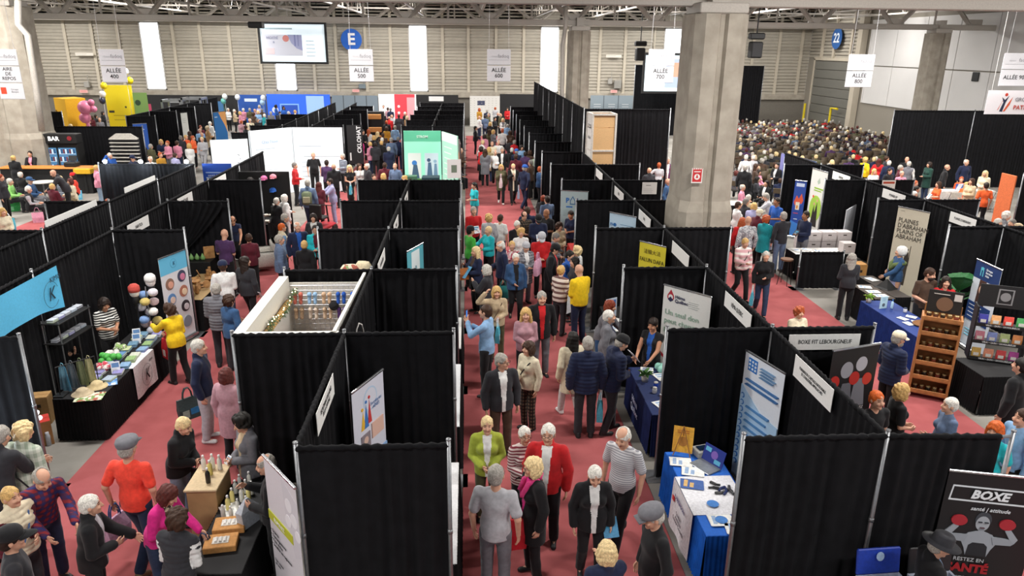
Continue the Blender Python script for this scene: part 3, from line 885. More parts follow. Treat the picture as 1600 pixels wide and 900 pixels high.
def person(loc, face, H, pose, hair, hcol, top, tcol, leg, lcol, label, skin=0, inner=None, sleeve=None, hat=None, hatc='#222222',
           glasses=None, shoes='#1a1a1c', tier=1, group=None, beard=None, seatz=None):
 """face: 0 looks at the camera side (-Y), 90 to +X, 180 away"""
 pd = pose_of(pose); pk = ' '.join(sorted(pose.split()))
 h = {1: .0105, 2: .018, 3: .026}[tier]
 bm, J = cached(('b', pk, tier), lambda: body_mesh(0, pd, h, tier == 1))
 root = empty('person', loc, R(face), label, 'person', group)
 sc = H / 1.735; root.scale = (sc, sc, sc)
 sk = SKIN[skin] if isinstance(skin, int) else skin
 ms = mat(sk, .55, noise=.05, scale=18, spec=.35)
 lip = mat({'#cf9e84': '#a8584e', '#c08a6c': '#96503f', '#9a6a4c': '#7a4036', '#d8ab92': '#b0625a', '#6e4630': '#55302a'}.get(sk, '#a8584e'), .5, noise=.03)
 hcolr = HAIR.get(hcol) or CN.get(hcol, hcol)
 child('body', bm, root, [ms, lip if tier == 1 else ms, mat('#4a3428', .6) if tier == 1 else ms])
 tm = cached(('t', pk, top, tier), lambda: top_mesh(len(pk) * 7 + len(top), pd, top, h * 1.1))
 c = cloth(tcol)
 child('top', tm, root, [c, cloth(inner) if inner else c, cloth(sleeve) if sleeve else c])
 lm = cached(('l', pd['legs'], pd.get('lean', 0), pd.get('woman'), pd.get('fat'), pd.get('flip'), leg, tier), lambda: legs_mesh(0, pd, leg, h * 1.2))
 child('skirt' if leg == 'skirt' else 'trousers', lm, root, [cloth(lcol)])
 Mh = Matrix.Translation(J['head']) @ J['HM'].to_4x4() @ Matrix.Scale(HS, 4)
 if hair != 'bald':
  hm = cached(('h', hair, tier), lambda: hair_mesh(hair, {1: .008, 2: .013, 3: .018}[tier]))
  child('hair', hm, root, [mat(hcolr, .6, noise=.28, scale=60, spec=.35)], Mh @ Matrix.Identity(4))
 if hat: child('hat', cached(('hat', hat), lambda: hat_mesh(hat)), root, [cloth(hatc)], Mh)
 if glasses and tier < 3: child('glasses', cached('glasses', glasses_mesh), root, [mat(glasses, .3, noise=0)], Mh)
 if beard:
  def bd():
   F = Field((-.1, -.16, -.18), (.1, .06, .03), .009)
   F.ell((0, -.045, -.075), (.062, .062, .055), None, .02)
   F.ell((0, -.10, -.035), (.024, .03, .018), None, .01, cut=True)
   P, Q = surfnet(F.f, *F.c); return np_mesh('beard', P, Q, [None])
  child('beard', cached('beard', bd), root, [mat(HAIR.get(beard, beard), .7, noise=.3, scale=60)], Mh)
 if tier < 3:
  sm = cached(('shoe', tier), lambda: shoe_mesh(.012 if tier == 1 else .02))
  for s in (1, -1):
   an = J['legs'][s][2]; tilt = 0 if an.z < .11 else R(28)
   child('shoe', sm, root, [mat(shoes, .6, noise=.1), mat('#8c8a86' if shoes != '#f0f0ee' else '#d8d8d8', .7, noise=.05)],
                  Matrix.Translation((an.x, an.y, an.z - .085)) @ Matrix.Rotation(tilt, 4, 'X') @ Matrix.Rotation(R(s * 8), 4, 'Z'))
 root['J'] = 0; del root['J']
 return root, J
def hand_world(root, J, side):
 """world point in the palm; side 1 = the person's left"""
 sh, el, wr = J['arms'][side]; d = (wr - el).normalized()
 bpy_m = Matrix.Translation(root.location) @ Euler(root.rotation_euler).to_matrix().to_4x4() @ Matrix.Diagonal((*root.scale, 1))
 return bpy_m @ (wr + d * .08)
# ---------------------------------------------------------------- the visitors
CN = dict(black='#141417', charcoal='#2b2b30', grey='#6c6c72', lgrey='#b0b0b5', white='#dededc', cream='#dacfb4', beige='#c2ad8d', tan='#a07a50', brown='#49362a',
          navy='#1a2340', blue='#2456a8', denim='#2f5078', lblue='#84a9cf', teal='#178a92', turquoise='#20b0ba', green='#3fa23a', lime='#a0ac3e', olive='#535138',
          red='#bd1d22', maroon='#561826', pink='#d68da4', magenta='#d42682', mauve='#b0868f', lavender='#9f9ec2', purple='#4a3058', yellow='#e6c018',
          mustard='#b5842a', orange='#ea6430', coral='#f04a38', dgreen='#1f4038', sage='#a3b09c', bluegrey='#5d6f8c', jeans='#27344f', ljeans='#7f93a8', khaki='#8a7a5c')
PAT = dict(maroonstripe=lambda: pattern('stripe', '#d8c8c4', '#7a2a3a', .045), breton=lambda: pattern('stripe', '#17171a', '#e6e4de', .05), polostripe=lambda: pattern('stripe', '#c9c9cc', '#8f8f97', .028),
           plaidred=lambda: pattern('check', '#8a2630', '#2a2c66', .075, '#4a2348'), plaidsage=lambda: pattern('check', '#c9cfc2', '#93a08f', .11), plaidgrey=lambda: pattern('check', '#4a4c52', '#9a9ca2', .07),
           tartan=lambda: pattern('check', '#1b1916', '#6b5a48', .07, '#2e2822'), pinkstripe=lambda: pattern('stripe', '#d9a9ae', '#e9e2dc', .13), speckle=lambda: pattern('print', '#8e9096', '#c8cacd', .03),
           brownstripe=lambda: pattern('stripe', '#dccfc4', '#6b4c48', .12), leopard=lambda: pattern('print', '#cdbfa4', '#3a2f28', .03), floral=lambda: pattern('print', '#d9a0a8', '#b63c50', .05, '#e8e2dc'),
           bluestripe=lambda: pattern('stripe', '#2a3244', '#aab0bc', .06), camo=lambda: pattern('print', '#50603c', '#394428', .06))
def colr(c):
 if c in CN: return CN[c]
 if c in PAT: return PAT[c]()
 return c
HANDS = {}
def pp(hx, hy, H, face, pose, hair, hcol, top, tcol, leg, lcol, label, tier, group=None, tag_=None, **kw):
 pd = pose_of(pose); J = skel(pd); sc = H / 1.735
 t = J['head'] + J['HM'] @ Vector((0, .01, .125 + (.03 if kw.get('hat') in ('beanie', 'fedora') else .0)))
 rz = R(face); Rz = Matrix.Rotation(rz, 3, 'Z')
 P = atz(hx, hy, t.z * sc) - Rz @ (Vector((t.x, t.y, 0)) * sc)
 z = kw.pop('z', 0.0)
 r, J = person((P.x, P.y, z), face, H, pose, hair, hcol, top, tcol, leg, lcol, label, tier=tier, group=group, **kw)
 HANDS[(hx, hy)] = (r, J)
 return r
def people(text, tier, zone='', group=None):
 for ln in text.strip().splitlines():
  ln = ln.strip()
  if not ln or ln[0] == '#': continue
  f = [q.strip() for q in ln.split('|')]; f[1] = re.sub(r'^([FGD])(w?)\b', lambda m: 'stand ' + {'F': 'la=front ra=front', 'G': 'la=front ra=down', 'D': 'la=down ra=down'}[m[1]] + (' w' if m[2] else ''), f[1]); f[4] = f[4].replace('pb', 'pants black')
  hx, hy, H, face = [float(q) for q in f[0].split()]
  hair, hcol = f[2].split(); top, tcol = f[3].split(); leg, lcol = f[4].split()
  kw = {};
  for o in f[5].split() if len(f) > 5 else []:
   k, v = (o.split('=') + [''])[:2]
   if k == 'hat': kw['hat'], hc = v.split(':'); kw['hatc'] = colr(hc); hatn = (hc, kw['hat'])
   elif k == 'glasses': kw['glasses'] = '#222222'
   elif k == 'skin': kw['skin'] = int(v)
   elif k in ('inner', 'sleeve'): kw[k] = colr(v)
   elif k == 'beard': kw['beard'] = v
   elif k == 'shoes': kw['shoes'] = colr(v)
  if len(f) > 6 and f[6]: lab = f[6]; g = None
  else:
   gar = dict(tee='t-shirt', tank='sleeveless top').get(top, top)
   tn = dict(bluegrey='blue-grey', lgrey='light grey', lblue='light blue', dgreen='dark green', lime='lime green').get(tcol, tcol)
   act = {'walk': 'walking', 'sit': 'sitting'}.get(pose_of(f[1])['legs'], 'standing')
   hd = ('%s %s' % (dict(lgrey='light grey').get(hatn[0], hatn[0]), hatn[1])) if kw.get('hat') else ('bald head' if hair in ('bald',) else ('balding %s hair' % hcol if hair == 'balding' else '%s hair' % dict(lblond='pale blond', dark='dark brown', salt='dark grey').get(hcol, hcol)))
   lab = 'person in %s %s with %s %s %s' % (tn, gar, hd, act, zone); g = group
  pp(hx, hy, H, face, f[1], hair, hcol, top, colr(tcol), leg, colr(lcol), lab, tier, g, **kw)
NEAR = '''
196 686 1.80 172 | walk la=side ra=down | short grey | tee coral | pants jeans | hat=flat:grey shoes=khaki | person in bright coral t-shirt and grey cap walking away on the left aisle
290 654 1.64 75 | Fw lean=12 hp=15 | short lblond | jacket black | pants ljeans | | person in black quilted jacket and pale jeans testing lotion at the cosmetics table
372 650 1.66 -50 | Fw hp=20 | curly black | blazer grey | pb | inner=beige | person in grey blazer holding a small bottle behind the cosmetics table
410 712 1.74 -85 | stand la=front ra=hold hp=15 | balding grey | sweater black | pb | | balding person in black partly hidden behind the tilted honeycomb banner
268 762 1.60 75 | stand la=low ra=front w lean=18 hp=20 | bob auburn | sweater magenta | pants jeans | inner=leopard | person with red-brown bob and magenta top bending over the cosmetics table
277 797 1.62 165 | F lean=10 | curly brown | vest charcoal | pb | sleeve=white | person with curly brown hair in a black puffy vest over white sleeves
67 738 1.74 50 | stand la=low ra=low lean=22 hp=20 | balding grey | shirt plaidred | pants jeans | | person in red and blue plaid shirt leaning forward at the bottom left
139 774 1.66 110 | stand la=low ra=front lean=6 | short white | jacket black | pb | inner=lgrey | white-haired person in black jacket beside the plaid shirt at bottom left
14 762 1.62 70 | Gw | short blond | vest cream | pants charcoal | sleeve=maroon | blond person in cream fleece with dark red sleeves at the left border
12 826 1.78 120 | D | short dark | sweater charcoal | pb | hat=cap:black | person in black cap and two-tone grey jumper in the bottom left corner
3 665 1.82 175 | wide la=low ra=low lean=20 hp=15 | short grey | coat charcoal | pants jeans | | tall person in long charcoal coat bending at the booth beside the blue-lit drape
36 661 1.70 165 | step la=low ra=down lean=16 | curly lblond | coat plaidsage | pants jeans | | person in sage and white checked overshirt seen from behind at the left
309 531 1.78 95 | D | short silver | jacket navy | pants lgrey | shoes=white | white-haired person in navy jacket and pale grey trousers standing in the left aisle
352 576 1.64 160 | stand la=down ra=front w | bob auburn | coat mauve | pb | | person in long dusty pink quilted coat beside the black drape edge
263 475 1.62 -125 | step la=reach ra=front w lean=6 | curly brown | sweater yellow | pb | | person in yellow cardigan reaching over the textile table
163 467 1.62 50 | stand la=belly ra=front w hp=20 | bob dark | tee breton | pb | skin=1 | vendor in black and white striped shirt behind the textile table
92 503 1.66 60 | sit la=front ra=front lean=10 hp=25 | short blond | tee navy | pb | | young vendor in navy shirt sitting behind the textile table
337 443 1.76 185 | F | short grey | puffer grey | pants charcoal | | person in grey quilted puffer jacket before the wooden crafts booth
357 462 1.60 150 | Gw | curly brown | jacket denim | pants charcoal | | person with dark curls and blue jacket beside the grey puffer jacket
347 408 1.70 195 | stand la=down ra=front | short brown | sweater white | pants jeans | hat=cap:navy | person in white hoodie and navy cap facing the wooden crafts table
382 401 1.70 160 | walk la=down ra=down w hy=-35 | long dark | jacket charcoal | pb | | person with long dark wavy hair in dark grey jacket walking up the left aisle
388 365 1.64 190 | Fw | short brown | sweater maroon | pb | | person in maroon sweater beside the white armchair
351 358 1.78 170 | F hp=20 | bald grey | tee purple | pb | | bald person in dark plum t-shirt at the wooden crafts booth
363 339 1.68 20 | stand la=low ra=hip w lean=22 hp=15 | balding brown | tank navy | pb | skin=1 | vendor in sleeveless navy top bending forward inside the crafts booth
759 477 1.80 -110 | stand la=phone ra=hold | short brown | shirt lblue | pb | | person in pale blue shirt photographing with a phone in the centre aisle
776 448 1.62 5 | stand ra=up la=front w | bob blond | sweater beige | pants olive | | smiling person in beige top raising one arm and pointing
847 456 1.78 5 | D hp=5 | short grey | jacket black | pants grey | inner=red | person in black leather jacket over a bright red t-shirt
822 482 1.64 -5 | Fw | long blond | sweater mauve | pants charcoal | | blond person in dusty pink hooded top in the centre aisle
826 534 1.62 -50 | stand la=down ra=front w | bob brown | sweater cream | pants tartan | | person in cream knit top and plaid trousers with black crossbody strap
784 553 1.76 15 | D hy=40 | short grey | jacket charcoal | pants brown | inner=white glasses | person in dark open jacket and pale shirt with brown trousers
895 519 1.64 195 | walk la=down ra=swing w | long black | coat cream | pants white | shoes=white | person with long black hair in a white coat walking away
919 526 1.80 180 | D | short grey | puffer navy | pants charcoal | | broad person in navy quilted jacket seen from behind in the centre aisle
978 522 1.78 105 | step la=hold ra=front lean=10 hp=20 | short grey | puffer navy | pants charcoal | hat=beanie:black | person in black beanie and navy puffer reading a leaflet at the navy table
952 485 1.70 80 | Dw | short white | jacket grey | pb | inner=navy | white-haired person in open grey jacket over a navy top by the navy table
955 470 1.64 60 | stand la=low ra=shoulder w lean=14 | bob red | sweater grey | pants denim | | red-haired person in grey sweater leaning on the booth table
1020 498 1.66 -40 | stand la=low ra=low w hp=12 | pony dark | tank black | pb | skin=1 inner=blue | vendor in black vest over blue behind the navy table
761 652 1.58 0 | stand arms=belly w | short lblond | jacket lime | pants olive | inner=white | white-haired person in lime green jacket clasping both hands
775 727 1.80 165 | D | short grey | tee lgrey | pants grey | glasses | grey-haired person in pale grey t-shirt seen from behind at the front
833 716 1.66 -70 | stand la=down ra=front w | bob lblond | coat black | pb | glasses inner=magenta | short-haired blond person in long black coat with pink scarf and glasses
857 664 1.76 -15 | D | short white | jacket red | pb | glasses inner=white | white-haired person in bright red zipped jacket
820 668 1.58 10 | stand la=down ra=front w | short white | sweater maroonstripe | pb | glasses | white-haired person in maroon and white striped sweater
972 672 1.76 -40 | walk la=down ra=down hp=20 | balding white | tee polostripe | pb | | balding person in grey striped polo shirt walking down the centre aisle
931 733 1.62 0 | step la=down ra=down w hp=20 | short white | jacket black | pb | inner=white | white-haired person in black jacket over white turtleneck holding a magazine
949 848 1.60 195 | stand la=down ra=chin w | bob lblond | coat navy | pb | | pale blond person in navy coat seen from behind at the bottom edge
1018 793 1.74 -80 | D hp=15 | short silver | sweater black | pb | hat=flat:grey | person in grey flat cap and black jumper at the lower right of the centre aisle
1407 519 1.72 100 | stand la=belly ra=belly hp=10 | short grey | puffer navy | pb | hat=cap:cream inner=cream beard=grey | person in cream cap and navy hooded puffer beside the boxing banner
1372 612 1.74 10 | D | crop orange | tee black | pb | | person with orange hair in black t-shirt next to the boxing banner
1411 600 1.66 80 | stand la=belly ra=belly w | bob blond | tee black | pb | | person with ash blond bob in black t-shirt at the boxing booth
1487 622 1.62 -100 | Gw | short white | sweater bluegrey | pants jeans | | white-haired person in blue-grey sweater talking to the boxing booth staff
1558 660 1.62 -60 | stand la=down ra=front w | bob orange | tee turquoise | pants navy | | person with bright orange hair and turquoise top seen over the wide drape
1601 640 1.72 -90 | D | short brown | shirt lblue | pb | | person in pale blue shirt cut off by the right border
1599 560 1.80 -150 | D | short black | coat black | pb | | person all in black standing at the right border
1478 836 1.60 80 | F hp=15 | short grey | jacket black | pb | hat=fedora:charcoal inner=lblue | person in dark felt hat and light blue shirt under the boxing poster
1250 480 1.60 10 | sit la=front ra=front w | curly ginger | sweater cream | pb | | person with curly ginger hair sitting just behind the boxing booth
1332 396 1.66 165 | stand la=belly ra=front w | verylong grey | sweater charcoal | pb | | person with long loose grey hair beside the white display table
1408 386 1.68 -95 | stand la=low ra=front w | short brown | shirt denim | skirt lavender | hat=bonnet:white | costumed guide in white bonnet and green shawl before the soldier banner
1457 420 1.78 5 | stand la=belly ra=belly hp=15 hy=30 | short brown | tee brown | pb | beard=dark | person in brown t-shirt with folded hands behind the navy table
1480 433 1.62 -25 | stand la=down ra=low w | long dark | tee red | pb | | dark-haired person in red t-shirt smiling behind the navy table
'''
MID = '''
806 396 1.66 5 | walk la=down ra=belly w fat=.4 | short white | jacket denim | pb | inner=black | white-haired person in open denim jacket over black walking towards the front
780 377 1.76 -75 | stand la=down ra=front hp=15 | balding white | jacket navy | pb | | white-haired person in dark jacket looking down beside the teal sweater
760 414 1.64 -110 | stand la=hold ra=front w | bob silver | coat charcoal | pb | | silver-haired person in dark hooded coat seen from behind at the aisle edge
743 386 1.66 -60 | stand la=front ra=hold w | long lblond | jacket navy | pb | inner=brown | person with long pale hair holding up a blue leaflet
763 354 1.62 -50 | stand la=front ra=reach w | short lblond | sweater turquoise | pb | | person in turquoise sweater in the crowded centre aisle
735 352 1.70 120 | G | short black | tee green | pb | hat=beanie:black | person in bright green t-shirt with black headscarf
740 323 1.76 15 | F | crop grey | shirt red | pb | | vendor in red shirt standing at the centre aisle booth
764 335 1.64 165 | Gw | curly blond | sweater lgrey | pants grey | | person in pale grey hoodie and curly blond hair next to the red shirt
782 335 1.64 150 | Gw | short brown | tee white | pants jeans | | brown-haired person in white t-shirt seen from behind mid aisle
800 377 1.58 0 | Gw | short blond | shirt floral | pants grey | | smiling person in patterned orange top behind the denim jacket
823 378 1.62 20 | Fw hp=15 | short white | coat plaidgrey | pants grey | hat=beanie:lgrey inner=white | person in grey plaid coat with pale knit hat and white scarf
814 357 1.62 5 | Gw | curly blond | sweater white | pants grey | | blond person in white and pink top behind the grey plaid coat
847 365 1.76 0 | F hp=25 | short grey | jacket red | pb | hat=cap:lgrey | person in red jacket and pale grey cap looking down
870 382 1.74 75 | G lean=6 hp=15 | short dark | coat black | pb | hat=cap:black sleeve=black inner=red | person in long black coat with a pink bag on the back
871 365 1.62 60 | Fw lean=8 hp=15 | short salt | sweater grey | pants grey | | grey-haired person in grey knit at the red covered table
874 348 1.62 30 | Fw | curly brown | jacket beige | pants grey | | person with grey-brown curls and beige jacket at the red covered table
892 392 1.68 50 | F hp=10 | short black | jacket blue | pants jeans | | black-haired person in bright blue jacket in front of the yellow sweatshirt
902 385 1.66 -120 | F | curly lblond | shirt white | pants grey | | person with fluffy straw coloured hair beside the tall drape post
898 402 1.64 -80 | Gw | long black | jacket charcoal | pb | | person with long black hair between blue jacket and yellow sweatshirt
877 415 1.64 140 | Fw | bun blond | sweater brownstripe | pants charcoal | | person with blond bun and striped cream and brown jumper
904 413 1.80 -150 | F fat=.6 hp=15 | bald grey | sweater yellow | pants navy | | bald person in bright yellow sweatshirt in the centre aisle
842 337 1.74 0 | F hp=25 | short dark | jacket navy | pb | hat=cap:black glasses | person in navy jacket and dark cap filling in a form
820 332 1.72 10 | stand la=down ra=front hp=30 | balding dark | shirt tartan | pb | | balding person in brown plaid shirt looking down in the aisle crowd
824 323 1.74 190 | stand la=down ra=front | short brown | jacket navy | pb | | brown-haired person in dark navy jacket turning away mid aisle
809 346 1.66 20 | Fw hp=20 | short white | cardigan black | pb | | white-haired person in black with folded arms left of the navy jacket
853 327 1.76 -45 | F hp=15 | bald black | tee black | pb | skin=2 | bald person in black polo shirt writing in the right edge crowd
855 306 1.72 200 | F | short dark | shirt bluegrey | pants jeans | | person in blue-grey shirt by the house logo banner
849 305 1.62 150 | Fw | short red | jacket black | pb | | red-haired person in black jacket beside the blue-grey shirt
891 330 1.66 -40 | Fw hp=20 | short dark | tee navy | pb | skin=1 | vendor in navy t-shirt in front of the house logo banner
783 257 1.62 0 | walk la=down ra=hold w | bob blond | coat olive | pb | shoes=white | person in olive coat walking towards the front with a white bag
802 256 1.66 5 | walk la=down ra=hold w flip | short lblond | coat black | pb | inner=cream | person in black coat with cream scarf walking down the centre aisle
820 258 1.78 140 | walk la=swing ra=swingb | short grey | blazer navy | pants navy | hat=cap:blue | person in navy blazer and bright blue cap walking away
844 260 1.68 110 | step la=front ra=down w | short ginger | sweater denim | pb | | ginger-haired person in blue sweater looking at the booth on the right
741 285 1.64 -60 | Fw fat=.3 | pony black | tee turquoise | pants grey | | vendor in turquoise t-shirt with black ponytail by the aisle edge
436 367 1.76 110 | D | short grey | puffer bluegrey | pb | | person in blue quilted puffer jacket left of the pillow booth
475 376 1.62 180 | Gw | short blond | coat black | pb | | blond person in black hooded coat seen from behind by the framed print
464 347 1.76 25 | D | balding white | jacket navy | pb | inner=blue | white-haired person in navy jacket over a bright blue shirt
440 349 1.62 120 | Gw | short orange | vest cream | pb | sleeve=lblue | orange-haired person in cream vest by the hat booth
445 334 1.68 110 | F lean=8 | short grey | jacket charcoal | pb | | grey-haired person in charcoal jacket inspecting the hats
492 352 1.66 5 | F | short dark | jacket turquoise | pb | glasses inner=maroon | person in turquoise anorak wearing glasses
489 334 1.64 5 | Dw | bob dark | coat charcoal | pants grey | inner=white | dark-haired person in charcoal coat with a long white scarf
480 281 1.80 180 | walk la=down ra=down | short grey | jacket bluegrey | pants jeans | | person in blue-grey jacket carrying an olive backpack
498 285 1.66 170 | Fw lean=10 | long auburn | coat maroon | pb | | person in dark maroon coat with long reddish hair at the hat booth
515 279 1.66 -70 | stand la=reach ra=reach w lean=6 | short dark | jacket lavender | pants lavender | shoes=white | person in lavender trouser suit reaching out with both arms
432 309 1.62 150 | Fw lean=8 | short silver | sweater black | pb | inner=white | silver-haired person in black sweater bending over the hat table
444 304 1.62 130 | Gw | bob white | jacket white | pants white | | white-haired person in white jacket beside the hat table
460 254 1.74 90 | stand la=down ra=front | short salt | sweater red | pb | | person in red sweater standing by the hat booth
489 238 1.80 15 | D fat=.4 | bald grey | tee black | pb | | bald vendor in black polo shirt before the white lit booth
510 250 1.74 180 | F | short dark | shirt purple | pb | | dark-haired person in dark plum shirt facing the white lit booth
521 256 1.76 185 | stand la=down ra=front | bald grey | blazer black | pb | | bald person in black blazer facing the white lit booth
535 240 1.70 -45 | G | short silver | sweater bluestripe | pb | | silver-haired person in striped dark sweater next to the white lit wall
546 258 1.70 10 | step la=front ra=front w | long lblond | tank black | skirt black | | long-haired blond person in black dress holding a blue and white tote
561 256 1.66 30 | Dw | long brown | shirt white | pb | | brown-haired person in white shirt behind the black dress
573 255 1.74 -60 | D | balding white | jacket charcoal | pb | | balding person in charcoal jacket near the low slanted drape
562 216 1.70 -140 | Fw | long black | blazer magenta | pb | | person in vivid magenta jacket with long black hair
578 222 1.66 -120 | Fw | short blond | blazer pink | pants jeans | | person in light pink jacket next to the magenta jacket
607 229 1.76 190 | F | balding silver | coat navy | pb | | person in long navy coat seen from behind near the green booth
611 215 1.76 185 | D | short grey | sweater bluegrey | pants grey | | grey-haired person in blue-grey pullover near the green booth
596 220 1.68 170 | Dw | short blond | jacket black | pb | | blond person in black hooded jacket beside the navy coat
601 254 1.70 175 | D | short brown | jacket maroon | pb | | person in maroon jacket behind the first low drapes
599 271 1.60 160 | Dw | bob blond | shirt turquoise | pb | | blond person in turquoise shirt behind the first low drapes
617 255 1.72 -20 | D | bald grey | jacket bluegrey | pants grey | | bald person in blue-grey jacket beside the green booth
584 272 1.60 20 | Dw | short brown | shirt white | pb | | brown-haired person whose head shows just over the drape bar
632 275 1.60 0 | Dw | curly blond | shirt cream | pants grey | | fair curly-haired head showing over the drape bar beside a kraft box
1166 373 1.66 5 | walk la=down ra=front w hp=15 | short blond | sweater pinkstripe | pb | | person in pink and white striped sweater walking beside the pillar
1198 393 1.62 -15 | walk la=front ra=down w | short silver | sweater black | pants jeans | | silver-haired person in black turtleneck and jeans with a teal bag
1225 331 1.80 190 | stand la=down ra=front | short grey | shirt charcoal | pants bluegrey | | grey-haired person in dark shirt facing the table of white boxes
1260 330 1.78 -70 | F | short dark | shirt navy | pants grey | skin=2 | person in navy patterned shirt holding a tablet by the white box table
1215 309 1.78 -70 | F | short dark | tee blue | pb | skin=2 | vendor in royal blue t-shirt beside the tall blue banner
1195 302 1.74 -110 | stand la=reach ra=low lean=16 hp=15 | short grey | sweater lgrey | pb | | person in pale grey cardigan leaning over the white table
1198 337 1.64 130 | Fw | curly ginger | coat teal | pb | | ginger curly-haired person in green-teal coat with a pale bag
1170 338 1.80 185 | D | bald grey | shirt speckle | pants jeans | | bald person in grey speckled shirt seen from behind by the pillar
1160 340 1.66 180 | Dw | long ginger | sweater red | pb | | person with long ginger hair in red sweater by the pillar
1154 315 1.66 95 | Fw | short brown | sweater white | pb | | person in white turtleneck right beside the large pillar
1166 310 1.66 110 | F | short salt | jacket charcoal | pb | | dark grey-haired person in charcoal jacket at the white table
1170 304 1.66 130 | Fw | short silver | shirt beige | pants grey | | silver-haired person in beige at the far side of the white table
1179 317 1.60 150 | Fw lean=12 | bob blond | jacket lavender | pants jeans | | blond person in lavender-blue jacket bending over the white table
1188 326 1.66 120 | Fw lean=10 | short white | jacket maroon | pb | hat=beanie:cream | person in dark red jacket and cream hat at the white table
1015 262 1.76 190 | F | bald grey | jacket charcoal | pb | | bald person in dark jacket behind the posted notice drape
1030 254 1.66 170 | stand la=hip ra=front w | short ginger | tee lgrey | pb | | person in pale grey t-shirt with hand on hip left of the pillar
1044 246 1.76 0 | D | short silver | shirt plaidred | pants jeans | inner=white | silver-haired person in red plaid shirt left of the pillar
1044 279 1.70 60 | D | bald grey | jacket denim | pants jeans | | bald person in blue jacket partly hidden by the pillar
1467 284 1.64 -90 | sit la=front ra=front w | long brown | tee orange | pb | | long-haired helper in orange t-shirt sitting at the white table
1511 285 1.64 -60 | sit la=front ra=front w | long blond | tee orange | pb | | blond helper in orange t-shirt sitting with a lit sheet of paper
1542 285 1.74 170 | walk la=down ra=down | short dark | tee orange | pb | | helper in orange t-shirt and black trousers walking past the white table
1453 253 1.68 -80 | Fw | bob dark | coat dgreen | pants jeans | | person in dark green coat with a small backpack at the tall drape
1481 257 1.74 60 | D lean=6 | bald grey | jacket black | pb | | bald person in black jacket standing at the white table
1511 249 1.80 0 | D | balding white | jacket navy | pb | sleeve=navy | white-haired person in navy tracksuit top behind the orange helpers
1540 267 1.66 -60 | Fw lean=8 | long lblond | jacket cream | pb | | blond person in cream hooded jacket right of the white table
1503 276 1.66 -30 | sit la=front ra=front w | short ginger | shirt orange | pb | | person in bright orange shirt at the back of the white table
1519 279 1.66 -70 | Fw | long brown | jacket beige | pb | | brown-haired person in beige behind the helpers in orange
1574 331 1.70 60 | Dw | curly white | jacket grey | pb | | person with fluffy white hair at the right edge beyond the back drape
1561 342 1.64 10 | Dw | bob silver | shirt beige | pb | | silver-haired person whose head shows over the right hand bar
1583 343 1.64 -80 | D | short salt | jacket charcoal | pb | | dark grey-haired person in charcoal at the right border
1592 350 1.60 -100 | Dw | curly beige | jacket grey | pb | | person with sandy curls at the right border above the back drape
46 236 1.70 5 | stand la=low ra=low w | short dark | blazer black | pb | inner=pink | bartender in black jacket behind the orange topped bar counter
20 243 1.70 180 | Fw | bun blond | coat black | pb | | blond person in black waiting at the bar counter
31 268 1.70 175 | sit la=front ra=front | balding white | sweater black | pb | | white-haired person in black sitting before the bar
45 277 1.74 90 | sit la=front ra=front | short grey | shirt denim | pants grey | hat=cap:denim | person in blue cap and denim shirt sitting in the rest area
15 279 1.74 100 | sit la=front ra=front lean=8 | short silver | shirt #8fd070 | pb | | person in light green shirt sitting on a folding chair
45 291 1.70 110 | sit la=front ra=front hp=15 | short white | vest black | pb | sleeve=lgrey | white-haired person in black vest with grey sleeves sitting in the rest area
80 266 1.78 -70 | stand la=low ra=low lean=28 hp=10 | bald grey | jacket charcoal | pb | | bald person in dark jacket leaning over the rest area table
93 276 1.64 150 | sit la=front ra=front w | curly lblond | shirt bluestripe | pb | | person with big blond curls and striped shirt sitting at the table
109 279 1.66 -35 | sit la=front ra=front w | bob auburn | sweater cream | pants khaki | | person in cream sweater sitting with a blue and white bag
113 269 1.66 -60 | sit la=front ra=front w | long dark | shirt coral | pb | hat=beanie:red | person with red headband sitting back in the rest area
81 287 1.66 160 | sit la=front ra=front | short blond | jacket maroon | pb | | person in maroon jacket with red bag sitting with back turned
150 258 1.66 130 | Gw | short blond | jacket pink | pants ljeans | | person in pale pink jacket beside the lamp lit drape
171 239 1.72 60 | stand la=down ra=up | short white | jacket blue | pb | | person in bright blue jacket behind the lamp lit drape
206 243 1.70 80 | D | short dark | jacket navy | pb | hat=cap:navy | person in dark navy cap behind the lamp lit drape
234 244 1.70 0 | D | balding white | shirt white | pb | | balding white-haired person just above the lamp lit bar
79 324 1.70 120 | D | short silver | jacket grey | pb | | silver-haired person beside the small drape at the rest area
79 334 1.62 60 | Dw | short brown | jacket charcoal | pb | | brown-haired head just above the long white board
168 311 1.62 60 | Dw | short ginger | sweater black | pb | | ginger head showing over the lower rail of the rest area drape
0 272 1.68 90 | Dw | short red | jacket charcoal | pb | | person with reddish hair at the left border near the bar
2 325 1.66 60 | Gw | bob blond | sweater cream | pb | | person in cream top with teal bag at the left border
'''
